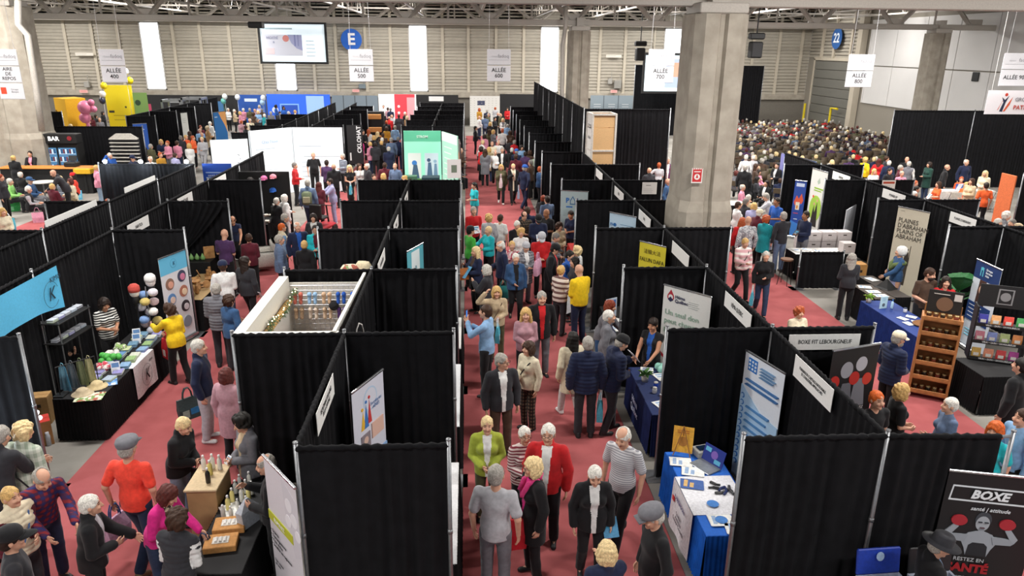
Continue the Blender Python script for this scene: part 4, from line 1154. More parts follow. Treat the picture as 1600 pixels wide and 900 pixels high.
FAR = [('beyond the rest area', '''
222 222 1.66 60 | Gw | long black | blazer black | pb
235 225 1.66 150 | F | short grey | jacket olive | pb
251 218 1.64 20 | Fw | bob blond | tee navy | pb
261 220 1.70 -30 | F | short ginger | shirt pink | pants grey
276 220 1.64 170 | Fw | short brown | shirt pink | pants jeans
250 238 1.64 60 | F | short ginger | shirt mustard | pb
273 239 1.66 150 | F | short brown | jacket lavender | pb
295 224 1.66 175 | Fw | bob blond | shirt white | pants white
315 214 1.72 0 | walk la=front ra=down | short lblond | blazer lgrey | pants lgrey
333 221 1.70 180 | G | short black | jacket black | pants grey | hat=cap:white
342 234 1.72 180 | F | short brown | jacket navy | pb
361 230 1.70 150 | F | short salt | jacket charcoal | pb
368 206 1.66 -40 | F | bald white | shirt pink | pb
312 201 1.70 30 | F | balding grey | shirt lblue | pb
315 207 1.66 160 | F | bald grey | jacket charcoal | pb
324 197 1.66 120 | Fw | curly beige | jacket tan | pants beige
301 212 1.68 90 | F | short ginger | jacket orange | pb
290 211 1.68 60 | Fw | short blond | shirt orange | pb
282 212 1.70 170 | F | short salt | jacket charcoal | pb
313 196 1.66 40 | Fw | short red | sweater maroon | pb
328 190 1.70 150 | F | short white | jacket white | pb
296 205 1.66 150 | Fw | bob brown | jacket brown | pb
'''), ('near the blue exhibit walls', '''
390 185 1.72 0 | G | balding white | shirt cream | pb
377 188 1.70 160 | F | short ginger | jacket mauve | pb
402 185 1.70 60 | F | short salt | jacket black | pb
384 196 1.66 150 | Fw | short brown | jacket charcoal | pb
416 193 1.70 100 | F | short grey | jacket grey | pb
380 169 1.70 160 | F | short white | shirt pink | pb
390 169 1.74 180 | F | short grey | jacket olive | pb
398 170 1.70 100 | F | bald grey | shirt mauve | pb
409 170 1.72 190 | F | short salt | jacket brown | pb
366 171 1.70 100 | Fw | short white | jacket beige | pb
356 169 1.70 60 | Fw | short silver | sweater white | pb
423 174 1.72 170 | F | short grey | coat grey | pb
375 174 1.66 120 | Fw | bob blond | shirt pink | pb
403 173 1.66 30 | Fw | bob lblond | shirt lblue | pb
431 164 1.72 90 | F | curly black | shirt blue | pb | skin=4
443 166 1.70 30 | Fw | long black | shirt blue | pb | skin=2
451 174 1.70 100 | Fw | short lgrey | jacket grey | pb
461 172 1.66 120 | Fw | short blond | sweater cream | pb
437 174 1.70 170 | F | short brown | jacket charcoal | pb
396 176 1.66 150 | Fw | curly brown | coat brown | pb
413 178 1.68 150 | Fw | short white | jacket teal | pb
405 164 1.70 0 | Fw | bob silver | jacket lavender | pb
'''), ('near the yellow wall', '''
75 194 1.68 60 | F | short brown | jacket charcoal | pb
96 192 1.68 150 | Fw | bob ginger | jacket brown | pb
110 194 1.66 120 | Fw | bob lblond | shirt cream | pb
149 179 1.68 150 | F | short dark | jacket charcoal | pb
155 184 1.66 30 | F | balding grey | shirt grey | pb
160 174 1.66 90 | Fw | bob dark | coat black | pb
172 168 1.66 0 | Fw | bob blond | sweater yellow | pb
179 172 1.66 60 | Fw | short brown | tee yellow | pb
195 172 1.70 -60 | F | short black | jacket olive | pb
138 187 1.66 120 | F | short grey | coat grey | pb
143 181 1.66 -30 | Fw | bob brown | jacket maroon | pb
'''), ('far up ALLÉE 500', '''
591 184 1.76 180 | walk la=down ra=front | short grey | shirt plaidgrey | pants khaki
608 182 1.74 170 | F | bald grey | jacket red | pb
604 198 1.66 160 | Fw | bob brown | sweater mustard | pb
567 203 1.74 30 | F | short dark | blazer black | pb
576 202 1.66 150 | Fw | long ginger | shirt white | pb
584 212 1.66 180 | Fw | bob blond | jacket black | pb
623 179 1.76 185 | walk la=down ra=down | short dark | coat charcoal | pants jeans
633 175 1.72 60 | F | short white | jacket black | pb
636 181 1.68 150 | Fw | bob beige | jacket tan | pants grey
610 169 1.70 180 | F | short salt | jacket navy | pb
606 168 1.68 160 | F | short brown | shirt mauve | pb
599 164 1.70 0 | F | short grey | shirt white | pb
612 179 1.66 60 | Fw | bald white | jacket lgrey | pb
653 176 1.68 -60 | Fw | bob blond | sweater beige | pb
604 188 1.70 170 | F | short ginger | jacket black | pb
598 208 1.70 180 | F | short brown | jacket brown | pb
597 215 1.70 170 | F | short white | jacket charcoal | pb
590 206 1.68 140 | Fw | long lblond | coat black | pb
586 222 1.70 180 | F | short dark | jacket charcoal | pb
622 214 1.72 185 | D | short salt | jacket navy | pants jeans
617 196 1.70 175 | walk la=down ra=down w | short grey | sweater lblue | pb
640 190 1.70 -40 | Fw | long ginger | shirt pink | pb
650 184 1.68 -60 | F | short white | sweater cream | pants khaki
'''), ('at the aisle end', '''
749 169 1.70 150 | Fw | bob ginger | sweater mustard | pb
761 171 1.70 170 | F | short grey | jacket navy | pb
774 167 1.72 150 | F | balding ginger | shirt lgrey | pb
793 168 1.70 0 | Fw | bob dark | jacket red | pb
809 172 1.72 -30 | F | short dark | blazer black | pb
749 181 1.66 120 | F | bald grey | shirt white | pants jeans
758 180 1.70 175 | F | short dark | jacket bluegrey | pants jeans
763 177 1.68 60 | F | balding grey | jacket olive | pb
778 176 1.72 170 | F | bald ginger | jacket black | pb
782 177 1.70 100 | F | bald white | jacket olive | pb
800 177 1.66 60 | Fw | bob blond | shirt floral | pb
786 185 1.66 0 | walk la=front ra=front w | bob lblond | shirt white | pb | inner=grey
766 191 1.68 175 | Fw | bob blond | jacket black | pb
773 183 1.66 60 | F | short dark | coat black | pb
793 194 1.62 170 | Fw | short grey | jacket lblue | pants jeans
805 190 1.70 120 | F | short salt | jacket charcoal | pb
810 197 1.68 160 | Fw | bob dark | coat maroon | pb
765 202 1.66 150 | Fw | long brown | jacket olive | pb
771 203 1.66 60 | Fw | bob blond | coat grey | pb
785 201 1.76 180 | walk la=down ra=down | short ginger | shirt white | pants charcoal
743 197 1.70 90 | F | short black | jacket black | pb
824 206 1.68 120 | stand la=low ra=low lean=25 | short brown | shirt lgrey | pants jeans
828 205 1.66 -60 | Fw | short black | sweater cream | pb
797 204 1.66 170 | Fw | bob brown | coat brown | pb
757 210 1.66 150 | Fw | bob dark | jacket pink | pants jeans
'''), ('in mid aisle', '''
798 216 1.70 160 | F | short brown | jacket charcoal | pb
804 219 1.64 150 | Fw | short grey | jacket red | pb
769 221 1.70 0 | F | bald ginger | shirt cream | pb
779 219 1.70 0 | F | balding white | shirt white | pants khaki
815 227 1.68 20 | Fw | bob dark | shirt lblue | pb
800 231 1.70 150 | F | short silver | jacket black | pb
807 233 1.68 160 | F | short grey | jacket navy | pb | hat=cap:blue
785 230 1.82 -10 | walk la=down ra=down | short grey | jacket black | pb | inner=white
774 234 1.70 0 | walk la=front ra=down | balding white | shirt white | pb
764 230 1.68 160 | Fw | bob blond | coat khaki | pants jeans
752 229 1.68 120 | Fw | bob dark | sweater red | pb | sleeve=white
758 233 1.74 170 | Fw | long brown | coat grey | pb
836 227 1.66 -60 | Fw | short white | jacket lgrey | pb
840 232 1.66 150 | F | balding ginger | jacket tan | pb
837 240 1.66 170 | Fw | short white | coat sage | pb
851 244 1.70 150 | F | short grey | coat brown | pb | hat=cap:lgrey
806 241 1.74 180 | walk la=down ra=down | short brown | jacket maroon | pants jeans
821 237 1.68 160 | walk la=down ra=down w | short dark | coat purple | pb
828 235 1.68 140 | Fw | bob brown | coat brown | pants khaki
720 231 1.72 60 | F | balding silver | jacket brown | pb
715 253 1.66 60 | sit la=front ra=front | short dark | shirt grey | pb
755 219 1.66 120 | stand la=low ra=low w lean=18 | short lblond | shirt white | pb
829 250 1.68 -120 | F | short salt | jacket brown | pb
'''), ('by the audience', '''
1418 245 1.76 -20 | D | bald white | jacket black | pb
1421 252 1.74 150 | D | short silver | vest grey | pb | sleeve=white
1408 258 1.70 60 | D | short grey | jacket maroon | pb
1390 251 1.70 150 | Dw | short white | coat navy | pb
1374 248 1.66 150 | Dw | long auburn | jacket red | pb
1367 264 1.62 0 | Dw | long blond | sweater white | pb
1391 263 1.66 20 | D | short dark | jacket black | pb
1410 267 1.60 0 | D | balding grey | shirt pink | pb
1431 282 1.60 30 | Dw | short ginger | jacket brown | pb
1433 291 1.60 60 | D | short black | jacket black | pb
1430 299 1.66 20 | Dw | short white | shirt cream | pb
1386 244 1.70 60 | Dw | short brown | jacket charcoal | pb
1353 246 1.66 120 | Dw | curly blond | jacket yellow | pb
'''), ('beside the pillar', '''
1165 258 1.76 150 | D | short grey | jacket black | pb
1166 242 1.74 170 | D | short white | shirt white | pb
1177 242 1.72 190 | D | balding white | shirt lgrey | pb
1182 256 1.70 60 | Fw | long brown | shirt brown | pb
1186 265 1.66 30 | sit la=front ra=front w | bob dark | shirt pink | pb
1170 277 1.68 175 | sit la=front ra=front w | bob lblond | jacket black | pb
1184 276 1.66 60 | sit la=front ra=front w | long black | jacket charcoal | pb
1198 282 1.70 -60 | sit la=front ra=front | short dark | blazer black | pb | inner=white
1161 288 1.70 60 | sit la=front ra=front | balding silver | shirt pink | pb
1215 254 1.74 -60 | F | short black | blazer black | pb | inner=white
''')]
people(NEAR.replace('cardigan', 'sweater'), 1)
people(MID.replace('| cardigan', '| sweater'), 2)
for z_, t_ in FAR: people(t_, 3, z_, 'visitors ' + z_)
# ---------------------------------------------------------------- boards, banners, tables
FONT_MATS = {}
def letter(txt, size, parent, loc, col, align='CENTER', rz=0.0, sx=1.0, bold=0.0, shear=0.0, rx=math.pi / 2, emit=0, ls=1.0, fit=None):
 c = bpy.data.curves.new('lettering', 'FONT'); c.body = txt; c.size = size; c.align_x = align; c.align_y = 'CENTER'
 c.extrude = .0012; c.offset = bold * size; c.shear = shear; c.space_line = ls; c.resolution_u = 2
 c.materials.append(mat(col, .6, noise=0, emit=emit))
 tmp = bpy.data.objects.new('lettering', c); me = bpy.data.meshes.new_from_object(tmp); bpy.data.objects.remove(tmp); bpy.data.curves.remove(c)
 o = bpy.data.objects.new('lettering', me); link(o, parent); o.location = loc; o.rotation_euler = (rx, 0, rz); o.scale = (sx, 1, 1)
 return o
def graphics(b, mats, items, w, h, y=-.004, par=None):
 """flat print on a panel of width w and height h whose lower left corner is (-w/2, 0)"""
 def mi(c, emit=0):
  m = mat(c, .6, noise=0, emit=emit) if isinstance(c, str) else c
  if m not in mats: mats.append(m)
  return mats.index(m)
 lay = 0
 for it in items:
  k = it[0]; yy = y - .0012 * lay; lay += 1
  if k == 'r':
   _, u0, u1, v0, v1, c = it; b.box(-w / 2 + u0 * w, -w / 2 + u1 * w, yy - .001, y + .001, v0 * h, v1 * h, mi(c))
  elif k == 'd':
   _, u, v, r, c = it[:5]; n = 18; sy = it[5] if len(it) > 5 else 1
   b.yprism([(-w / 2 + u * w + r * w * math.cos(2 * math.pi * q / n), v * h + r * w * sy * math.sin(2 * math.pi * q / n)) for q in range(n)], yy - .001, y + .001, mi(c))
  elif k == 'p':
   _, pts, c = it; b.yprism([(-w / 2 + u * w, v * h) for u, v in pts], yy - .001, y + .001, mi(c))
  elif k == 'l':                        # body text: thin rows
   _, u0, u1, v0, v1, n, c = it; rr = random.Random(n)
   for q in range(n):
    v = v1 - (v1 - v0) * (q + .5) / n; b.box(-w / 2 + u0 * w, -w / 2 + (u0 + (u1 - u0) * rr.uniform(.6, 1)) * w, yy - .001, y + .001, v * h, v * h + (v1 - v0) * h / n * .2, mi(c))
def sheet(name, loc, rz, w, h, bg, items, label=None, cat='sign', texts=(), th=.012, rx=0.0, parent=None, group=None, mdl='panel', emit=0, frame=None):
 e = empty(name, loc, rz, label, cat, group) if parent is None else parent
 if rx: e.rotation_euler = (rx, 0, rz)
 b = MB(); mats = [mat(bg, .55, noise=.02, emit=emit) if isinstance(bg, str) else bg]
 b.box(-w / 2, w / 2, 0, th, 0, h); graphics(b, mats, items, w, h, y=-.001)
 pn = b.build(mdl, mats, e)
 for t in texts:
  s, u, v, sz, c = t[:5]; kw = t[5] if len(t) > 5 else {}
  letter(s, sz * h, pn, (-w / 2 + u * w, -.012, v * h), c, **kw)
 if frame:
  f = MB(); q = .02
  for a in ((-w / 2 - q, -w / 2, -q, h + q), (w / 2, w / 2 + q, -q, h + q), (-w / 2, w / 2, -q, 0), (-w / 2, w / 2, h, h + q)): f.box(a[0], a[1], -.01, th + .01, a[2], a[3])
  f.build('frame', mat(frame, .5), e)
 return e
def banner(p1, p2, zt, bg, items, label, texts=(), name='banner_stand', zb=.12, w=None, snap=None):
 P, Q = atz(*p1, zt), atz(*p2, zt)
 if snap is not None: P, Q = snap
 P = Vector(P[:2]); Q = Vector(Q[:2]); d = Q - P; W_ = w or d.length; c = (P + Q) / 2
 e = empty(name, (c.x, c.y, 0), math.atan2(d.y, d.x), label, 'banner')
 h = zt - zb
 b = MB(); mats = [mat(bg, .5, noise=.02)]; b.box(-W_ / 2, W_ / 2, 0, .006, zb, zt)
 b.M = T(0, 0, zb); graphics(b, mats, items, W_, h, y=-.001); b.M = Matrix()
 pn = b.build('printed_panel', mats, e)
 for t in texts:
  s, u, v, sz, col = t[:5]; kw = t[5] if len(t) > 5 else {}
  letter(s, sz * h, pn, (-W_ / 2 + u * W_, -.012, zb + v * h), col, **kw)
 MB().cbox((0, 0, zt + .008), (W_ + .02, .03, .03), b=.006).build('top_rail', M_CHROME, e)
 MB().cbox((0, .02, zb - .05), (W_ + .06, .16, .10), b=.02).build('base', M_CHROME, e)
 MB().cyl((0, .02, zb), (0, .02, zt), .009).build('pole', M_CHROME, e)
 return e
def rail_sign(X, p1, p2, txt, label, z=2.12, h=.26, size=.40, side=None, sx=.8):
 P, Q = atx(*p1, X), atx(*p2, X); a, c = P.y, Q.y; m = (a + c) / 2; w = abs(a - c)
 rz = R(90) if c > a else R(-90)
 e = empty('booth_sign', (X, m, z), rz, label, 'sign')
 MB().box(-w / 2, w / 2, 0, .006, 0, h).build('board', M_WHITE, e)
 if txt:
  n = max(len(s) for s in txt.split('\n')); letter(txt, min(h * size, w * 1.5 / n), e, (0, -.005, h / 2), '#1d1d20', sx=sx)
 b = MB(); [b.cyl((s * w * .4, .004, h), (s * w * .4, .004, h + .09), .003, n=5) for s in (-1, 1)]; b.build('hanger', M_BLACK, e)
 return e
def pleats(path, z0, z1, name, m, parent, amp=.014, pitch=.055, flare=.03):
 pts = []
 for (a, c) in zip(path, path[1:]):
  a, c = Vector(a), Vector(c); L = (c - a).length; n = max(2, int(L / (pitch / 4))); nr = Vector(((c - a).y, -(c - a).x)).normalized()
  for i in range(n): pts.append((a + (c - a) * i / n, nr, L * i / n))
 pts.append((Vector(path[-1]), pts[-1][1], 0))
 b = MB(); nz = 4; v = []; f = []; ph = 0
 for j in range(nz + 1):
  t = j / nz
  for i, (p, nr, s) in enumerate(pts):
   o = amp * (1 - t * .7) * math.sin(i * math.pi / 2 + .8 * math.sin(i * .37)) + flare * (1 - t) + .004
   v.append((p.x + nr.x * o, p.y + nr.y * o, z0 + (z1 - z0) * t))
 n = len(pts)
 for j in range(nz):
  for i in range(n - 1): f.append((j * n + i, j * n + i + 1, (j + 1) * n + i + 1, (j + 1) * n + i))
 b.add(v, f); return b.build(name, m, parent, smooth=True)
def table(x0, x1, y0, y1, label, top='#141416', skirt='#121214', z=.76, rz=0.0, name='skirted_table', amp=.014):
 cx, cy = (x0 + x1) / 2, (y0 + y1) / 2; w, d = (x1 - x0) / 2, (y1 - y0) / 2
 e = empty(name, (cx, cy, 0), rz, label, 'table')
 MB().cbox((0, 0, z - .015), (2 * w, 2 * d, .03), b=.008).build('tabletop', mat(top, .8, noise=.06), e)
 pleats([(-w, -d), (w, -d), (w, d), (-w, d), (-w, -d)], .03, z - .004, 'skirt', mat(skirt, .9, noise=.15, scale=8, spec=.2), e, amp=amp)
 b = MB(); [b.cyl((sx * (w - .06), sy * (d - .06), 0), (sx * (w - .06), sy * (d - .06), z - .03), .014, n=6) for sx in (1, -1) for sy in (1, -1)]
 b.build('folding_frame', M_POLE, e)
 return e
def put(name, b, m, loc, rz, label, cat, group=None, smooth=False):
 o = b.build(name, m, None, smooth, loc=loc, rot=(0, 0, rz)); return tag(o, label, cat, group, 'thing')
_mesh = {}
def inst(name, key, fn, m, loc, rz, label, cat, group=None, s=1.0, rot=None):
 if key not in _mesh: _mesh[key] = fn()
 o = bpy.data.objects.new(name, _mesh[key]); link(o); o.location = loc; o.rotation_euler = rot or (0, 0, rz); o.scale = (s, s, s) if isinstance(s, (int, float)) else s
 for i, q in enumerate(m): setm(o, i, q)
 return tag(o, label, cat, group, 'thing')
def folded():
 b = MB(); r = random.Random(3)
 for i in range(4): b.cbox((r.uniform(-.004, .004), r.uniform(-.004, .004), .012 + i * .022), (.26 - i * .004, .20, .021), mi=i % 2, b=.009)
 return b.mesh('folded', [None, None], True)
def bottle():
 return MB().lathe([(.001, 0), (.028, 0), (.03, .01), (.03, .13), (.022, .155), (.012, .165), (.012, .18)], n=12).lathe([(.016, .178), (.016, .205), (.010, .212), (.001, .213)], n=10, mi=1).mesh('bottle', [None, None], True)
def jar():
 return MB().lathe([(.001, 0), (.036, 0), (.04, .008), (.04, .075), (.034, .085)], n=12).lathe([(.037, .083), (.037, .102), (.001, .103)], n=12, mi=1).mesh('jar', [None, None], True)
def papers():
 b = MB(); r = random.Random(5)
 for i in range(3): b.M = T(r.uniform(-.01, .01), r.uniform(-.01, .01), i * .004, r.uniform(-.1, .1)); b.box(-.105, .105, -.148, .148, 0, .0035)
 b.M = Matrix(); b.box(-.08, .08, .06, .11, .011, .0125, 1); b.box(-.08, .03, -.02, .03, .011, .0125, 1)
 return b.mesh('papers', [None, None])
def tote(w=.36, h=.38, d=.10):
 b = MB(); r0 = [(-w / 2 * .9, -d / 2, 0), (w / 2 * .9, -d / 2, 0), (w / 2 * .9, d / 2, 0), (-w / 2 * .9, d / 2, 0)]
 r1 = [(-w / 2, -d / 2, h * .5), (w / 2, -d / 2, h * .5), (w / 2, d / 2, h * .5), (-w / 2, d / 2, h * .5)]
 r2 = [(-w / 2, -.015, h), (w / 2, -.015, h), (w / 2, .015, h), (-w / 2, .015, h)]
 b.rings([r0, r1, r2]); b.box(-w * .35, -w * .05, -d / 2 - .004, -d / 2 + .02, h * .12, h * .46, 1)
 b.box(w * .02, w * .40, -d / 2 - .004, -d / 2 + .02, h * .22, h * .50, 2)
 for s in (-1, 1): b.tube([(-w * .22, s * .014, h - .01), (-w * .18, s * .014, h + .10), (-w * .08, s * .014, h + .17), (w * .08, s * .014, h + .17), (w * .18, s * .014, h + .10), (w * .22, s * .014, h - .01)], .010, 5, mi=3)
 return b.mesh('bag', [None] * 4)
def hang_bag(key, side, cols, label, s=1.0, name='tote_bag', low=0.0):
 if key not in HANDS: return
 r, J = HANDS[key]; p = hand_world(r, J, side)
 z = max(.02, p.z - .52 * s - low)
 inst(name, 'tote', tote, [mat(c, .7) for c in cols], (p.x, p.y, z), r.rotation_euler.z + R(80), label, 'bag', None, s)
FRONT = '#1d1d20'
# --- hanging aisle signs
def aisle_sign(px0, px1, py0, Y, lines, label, w=.95, ztop=None):
 P, Q = aty(px0, py0, Y), aty(px1, py0, Y); c = (P + Q) / 2; w = (Q - P).x; zt = c.z
 e = empty('hanging_aisle_sign', (c.x, Y, zt), 0, label, 'sign')
 h = .585
 for i in range(2 if len(lines) < 3 else 3):
  z0 = -h - i * (h + .02)
  MB().cbox((0, 0, z0 + h / 2), (w, .02, h), b=.004).build('board', mat('#d6d6da', .6, noise=.02), e)
  MB().cbox((0, -.002, z0 + .01), (w * .98, .022, .012)).build('edge_strip', mat('#77777a', .5), e)
 letter('réseau', .10, e, (-w * .20, -.014, -.26), '#b9b9bd'); letter('fadoq', .19, e, (w * .19, -.014, -.25), '#8f8f95')
 MB().box(-w * .42, w * .42, -.013, -.01, -.40, -.39).build('rule', mat('#8f8f95'), e)
 letter(lines[0], .21 if len(lines) < 3 else .17, e, (0, -.014, -.605 - .27), FRONT, bold=.012, ls=1.0)
 if len(lines) > 2:
  letter(lines[2], .085, e, (.12, -.014, -1.21 - .27), '#77777c'); MB().cbox((-.28, -.012, -1.21 - .27), (.2, .006, .24), b=.002).build('logo', mat('#d8482c'), e)
 b = MB()
 for s in (-1, 1): b.tube([(s * w * .42, 0, 0), (s * w * .36, 0, 9.6 - zt)], .006, 5)
 b.build('cord', mat('#cfcfd2'), e)
 return e
aisle_sign(153, 192, 77, 29.5, ['ALLÉE\n400'], 'white hanging sign reading ALLÉE 400 above the yellow exhibit wall')
aisle_sign(544, 582, 77, 29.5, ['ALLÉE\n500'], 'white hanging sign reading ALLÉE 500 under the round blue E')
aisle_sign(761, 798, 77, 29.5, ['ALLÉE\n600'], 'white hanging sign reading ALLÉE 600 over the centre aisle')
aisle_sign(1014, 1055, 77, 28, ['ALLÉE\n700'], 'white hanging sign reading ALLÉE 700 beside the pillar')
aisle_sign(1327, 1368, 85, 28, ['ALLÉE\n800'], 'white hanging sign reading ALLÉE 800 before the white wall panels')
aisle_sign(1570, 1618, 83, 27.5, ['ALLÉE 900'], 'white hanging sign reading ALLÉE 900 at the right border')
aisle_sign(-14, 25, 77, 29.5, ['AIRE\nDE\nREPOS', '', 'Groupe\nBanque'], 'white hanging sign reading AIRE DE REPOS at the left border').scale = (1, 1, 1)
p = aty(1545, 141, 26.5); q = aty(1640, 141, 26.5); w = (q - p).x
e = sheet('hanging_banner', ((p.x + q.x) / 2, 26.5, p.z - .85), 0, w, .85, '#e9e6ea', [
 ('p', [(.20, .15), (.26, .55), (.30, .68), (.255, .5), (.22, .2)], '#c8402e'), ('p', [(.24, .12), (.28, .5), (.245, .72), (.30, .6), (.36, .78), (.32, .5), (.29, .1)], '#242a44'),
 ('d', .31, .82, .025, '#c8402e'), ('p', [(.30, .12), (.36, .45), (.42, .72), (.39, .4), (.33, .12)], '#d05a38')],
 'white hanging banner with red and navy figure logo above the tall drape', texts=[('GROUPE', .62, .62, .22, '#77747c'), ('PATRIMO', .66, .28, .26, '#c0392b', dict(bold=.01))])
b = MB(); [b.cyl((s * w * .45, 0, .85), (s * w * .45, 0, 9.6 - (p.z - .85)), .006, n=5) for s in (-1, 1)]; b.build('cord', M_WHITE, e)
# --- big screens, round markers
def screen(x0, y0, x1, y1, Y, label, items, texts):
 P, Q = aty(x0, y0, Y), aty(x1, y1, Y); w = Q.x - P.x; h = P.z - Q.z
 e = empty('projection_screen', ((P.x + Q.x) / 2, Y, Q.z), 0, label, 'screen')
 b = MB(); mats = [mat('#dfeef6', .5, noise=0, emit=.55)]; b.box(-w / 2, w / 2, 0, .03, 0, h); graphics(b, mats, items, w, h); b.build('picture', mats, e)
 for t in texts: letter(t[0], t[3] * h, e, (-w / 2 + t[1] * w, -.02, t[2] * h), t[4])
 f = MB(); q = .16
 for a in ((-w / 2 - q, -w / 2, -q, h + q), (w / 2, w / 2 + q, -q, h + q), (-w / 2, w / 2, -q, 0), (-w / 2, w / 2, h, h + q)): f.box(a[0], a[1], -.06, .06, a[2], a[3])
 f.build('frame', M_BLACK, e)
 b = MB(); [b.cyl((s * w * .4, 0, h + q), (s * w * .4, 0, 9.7 - Q.z), .02, n=5) for s in (-1, 1)]; b.build('cord', M_BLACK, e)
 return e
screen(405, 37, 510, 97, 57.5, 'large screen with a web page showing MOITIÉ hung on the back wall',
       [('r', .05, .64, .16, .72, '#dcdfee'), ('p', [(.42, .72), (.64, .72), (.64, .30), (.55, .36), (.47, .5)], '#a9aed6'), ('r', .52, .54, .42, .72, '#7f86bd'), ('r', .57, .59, .42, .72, '#8f95c4'), ('d', .39, .62, .05, '#d98a84'), ('r', .06, .2, .2, .36, '#ecd4da'), ('r', .04, .5, .86, .9, '#bcd3de'), ('l', .7, .85, .1, .6, 5, '#c7d6e0')],
       [('MOITIÉ', .18, .63, .10, '#8d93b8'), ('&', .2, .52, .08, '#8d93b8')])
screen(1009, 86, 1112, 143, 53, 'large pale projection screen partly hidden behind the big pillar', [('r', .30, .62, .1, .9, '#aebfe0'), ('r', .4, .55, .4, .8, '#d9a48c'), ('l', .05, .25, .2, .8, 6, '#b7c6d0')], [])
def disc(px, py, Y, r, txt, col, label, sq=1):
 P = aty(px, py, Y); e = empty('wall_marker', tuple(P), 0, label, 'sign')
 b = MB(); b.M = T(rx=R(90)); b.lathe([(.001, 0), (r, 0), (r, .03), (.001, .03)], n=28, sx=sq); b.build('disc', mat(col, .5, noise=0), e); letter(txt, r * 1.45, e, (0, -.05, 0), '#f2f2f2', bold=.03)
disc(549, 62, 61.6, .82, 'E', '#1c5fc0', 'round blue wall marker with a white E')
P = atx(1308, 60, XW - .3); e = empty('wall_marker', tuple(P), R(-90), 'round blue wall marker with a white 22', 'sign')
b = MB(); b.M = T(rx=R(90)); b.lathe([(.001, 0), (.78, 0), (.78, .03), (.001, .03)], n=28); b.build('disc', mat('#2a5a9a', .5, noise=0), e); letter('22', .95, e, (0, -.05, 0), '#e8eef4', bold=.02)
# stage drape, speakers
p = aty(993, 101, 54.5); tag(drape(p.x, 54.5, p.x + 9.5, 54.5, 'tall black stage drape behind the ALLÉE 700 sign', h=p.z, seed=4, p1=True), cat='drape')
def speaker(px, py, Y, label):
 P = aty(px, py, Y); e = empty('hanging_loudspeaker', tuple(P), 0, label, 'loudspeaker')
 MB().cbox((0, 0, 0), (.55, .5, .75), b=.05).build('cabinet', M_BLACK, e); MB().cbox((0, -.26, 0), (.45, .02, .62), b=.01).build('grille', mat('#2a2a2c', .8), e)
 MB().cbox((0, 0, .62), (.7, .4, .3), b=.05).build('bracket', M_BLACK, e)
 MB().cyl((0, 0, .7), (0, 0, 9.6 - P.z), .03).build('cord', M_BLACK, e)
speaker(1000, 85, 46, 'black loudspeaker hanging left of the ALLÉE 700 sign'); speaker(1180, 78, 36, 'black loudspeaker hanging just right of the big pillar')
P = aty(400, 36, 40.5); e = empty('projector', (P.x, 40.5, 7.12), 0, 'black projector clamped under the far truss', 'projector')
MB().cbox((0, 0, 0), (.7, .6, .3), b=.04).build('body', M_BLACK, e); MB().cyl((0, 0, .1), (0, 0, .4), .03).build('bracket', M_BLACK, e)
P = atx(1525, 120, XW - .1); put('wall_vent', MB().cbox((0, 0, 0), (.06, .55, .5), b=.02), M_BLACK, (XW - .13, P.y, P.z), 0, 'small black square box on the white wall panels', 'vent')
def wallbox(px, py, w, h, c, label, name='electrical_box', Y=61.7):
 P = aty(px, py, Y); b = MB(); b.cbox((0, 0, 0), (w, .25, h), b=.03); b.cyl((w * .3, .0, h / 2), (w * .3, 0, h / 2 + .5), .03, n=6); put(name, b, mat(c, .6), tuple(P), 0, label, 'box')
wallbox(965, 132, .6, .65, '#8b8983', 'grey electrical box on the back wall beside the concrete pillar'); wallbox(953, 127, .35, .45, '#9b9892', 'smaller grey box beside the electrical box'); wallbox(566, 135, .55, .35, '#6f7a80', 'dark grey box low on the wall under the ALLÉE 500 sign'); wallbox(136, 132, .4, .45, '#9b9892', 'grey box low on the wall left of the ALLÉE 400 sign')
for px, py, w in ((131, 145, .62), (556, 144, .55), (959, 145, .55)):
 P = aty(px, py, 61.55); sheet('exit_sign', tuple(P), 0, w, .22, '#e0a8a4', [('l', .15, .85, .2, .8, 2, '#c0392b')], 'small red and white exit sign on the wall band at %s' % {131: 'the left', 556: 'ALLÉE 500', 959: 'the far pillar'}[px])
for px, py, w, n_ in ((132, 87, 1.35, 'near the wide left pillar'), (959, 90, 1.25, 'right of the far concrete pillar')):
 P = aty(px, py, 61.6); sheet('wall_plate', tuple(P), 0, w, .22, '#d9d3c8', [('l', .05, .95, .2, .8, 1, '#a9a398')], 'long pale plate on the siding ' + n_)
P = aty(1090, 275, 16.38)
sheet('fire_sign', (P.x, 16.42, P.z - .17), 0, .25, .34, '#e8e4e0', [('r', .08, .92, .08, .92, '#c22a2e'), ('d', .5, .42, .27, '#e8e4e0'), ('p', [(.38, .34), (.62, .34), (.56, .5), (.5, .6), (.44, .5)], '#c22a2e'), ('r', .2, .8, .74, .80, '#e8e4e0')] + [('p', [(a, .94), (a + .06, .94), (a + .1, 1), (a + .04, 1)], '#c22a2e') for a in (.05, .25, .45, .65, .85)], 'red and white striped fire equipment sign on the big pillar')
P = atx(1010, 270, 4.62)
b = MB()
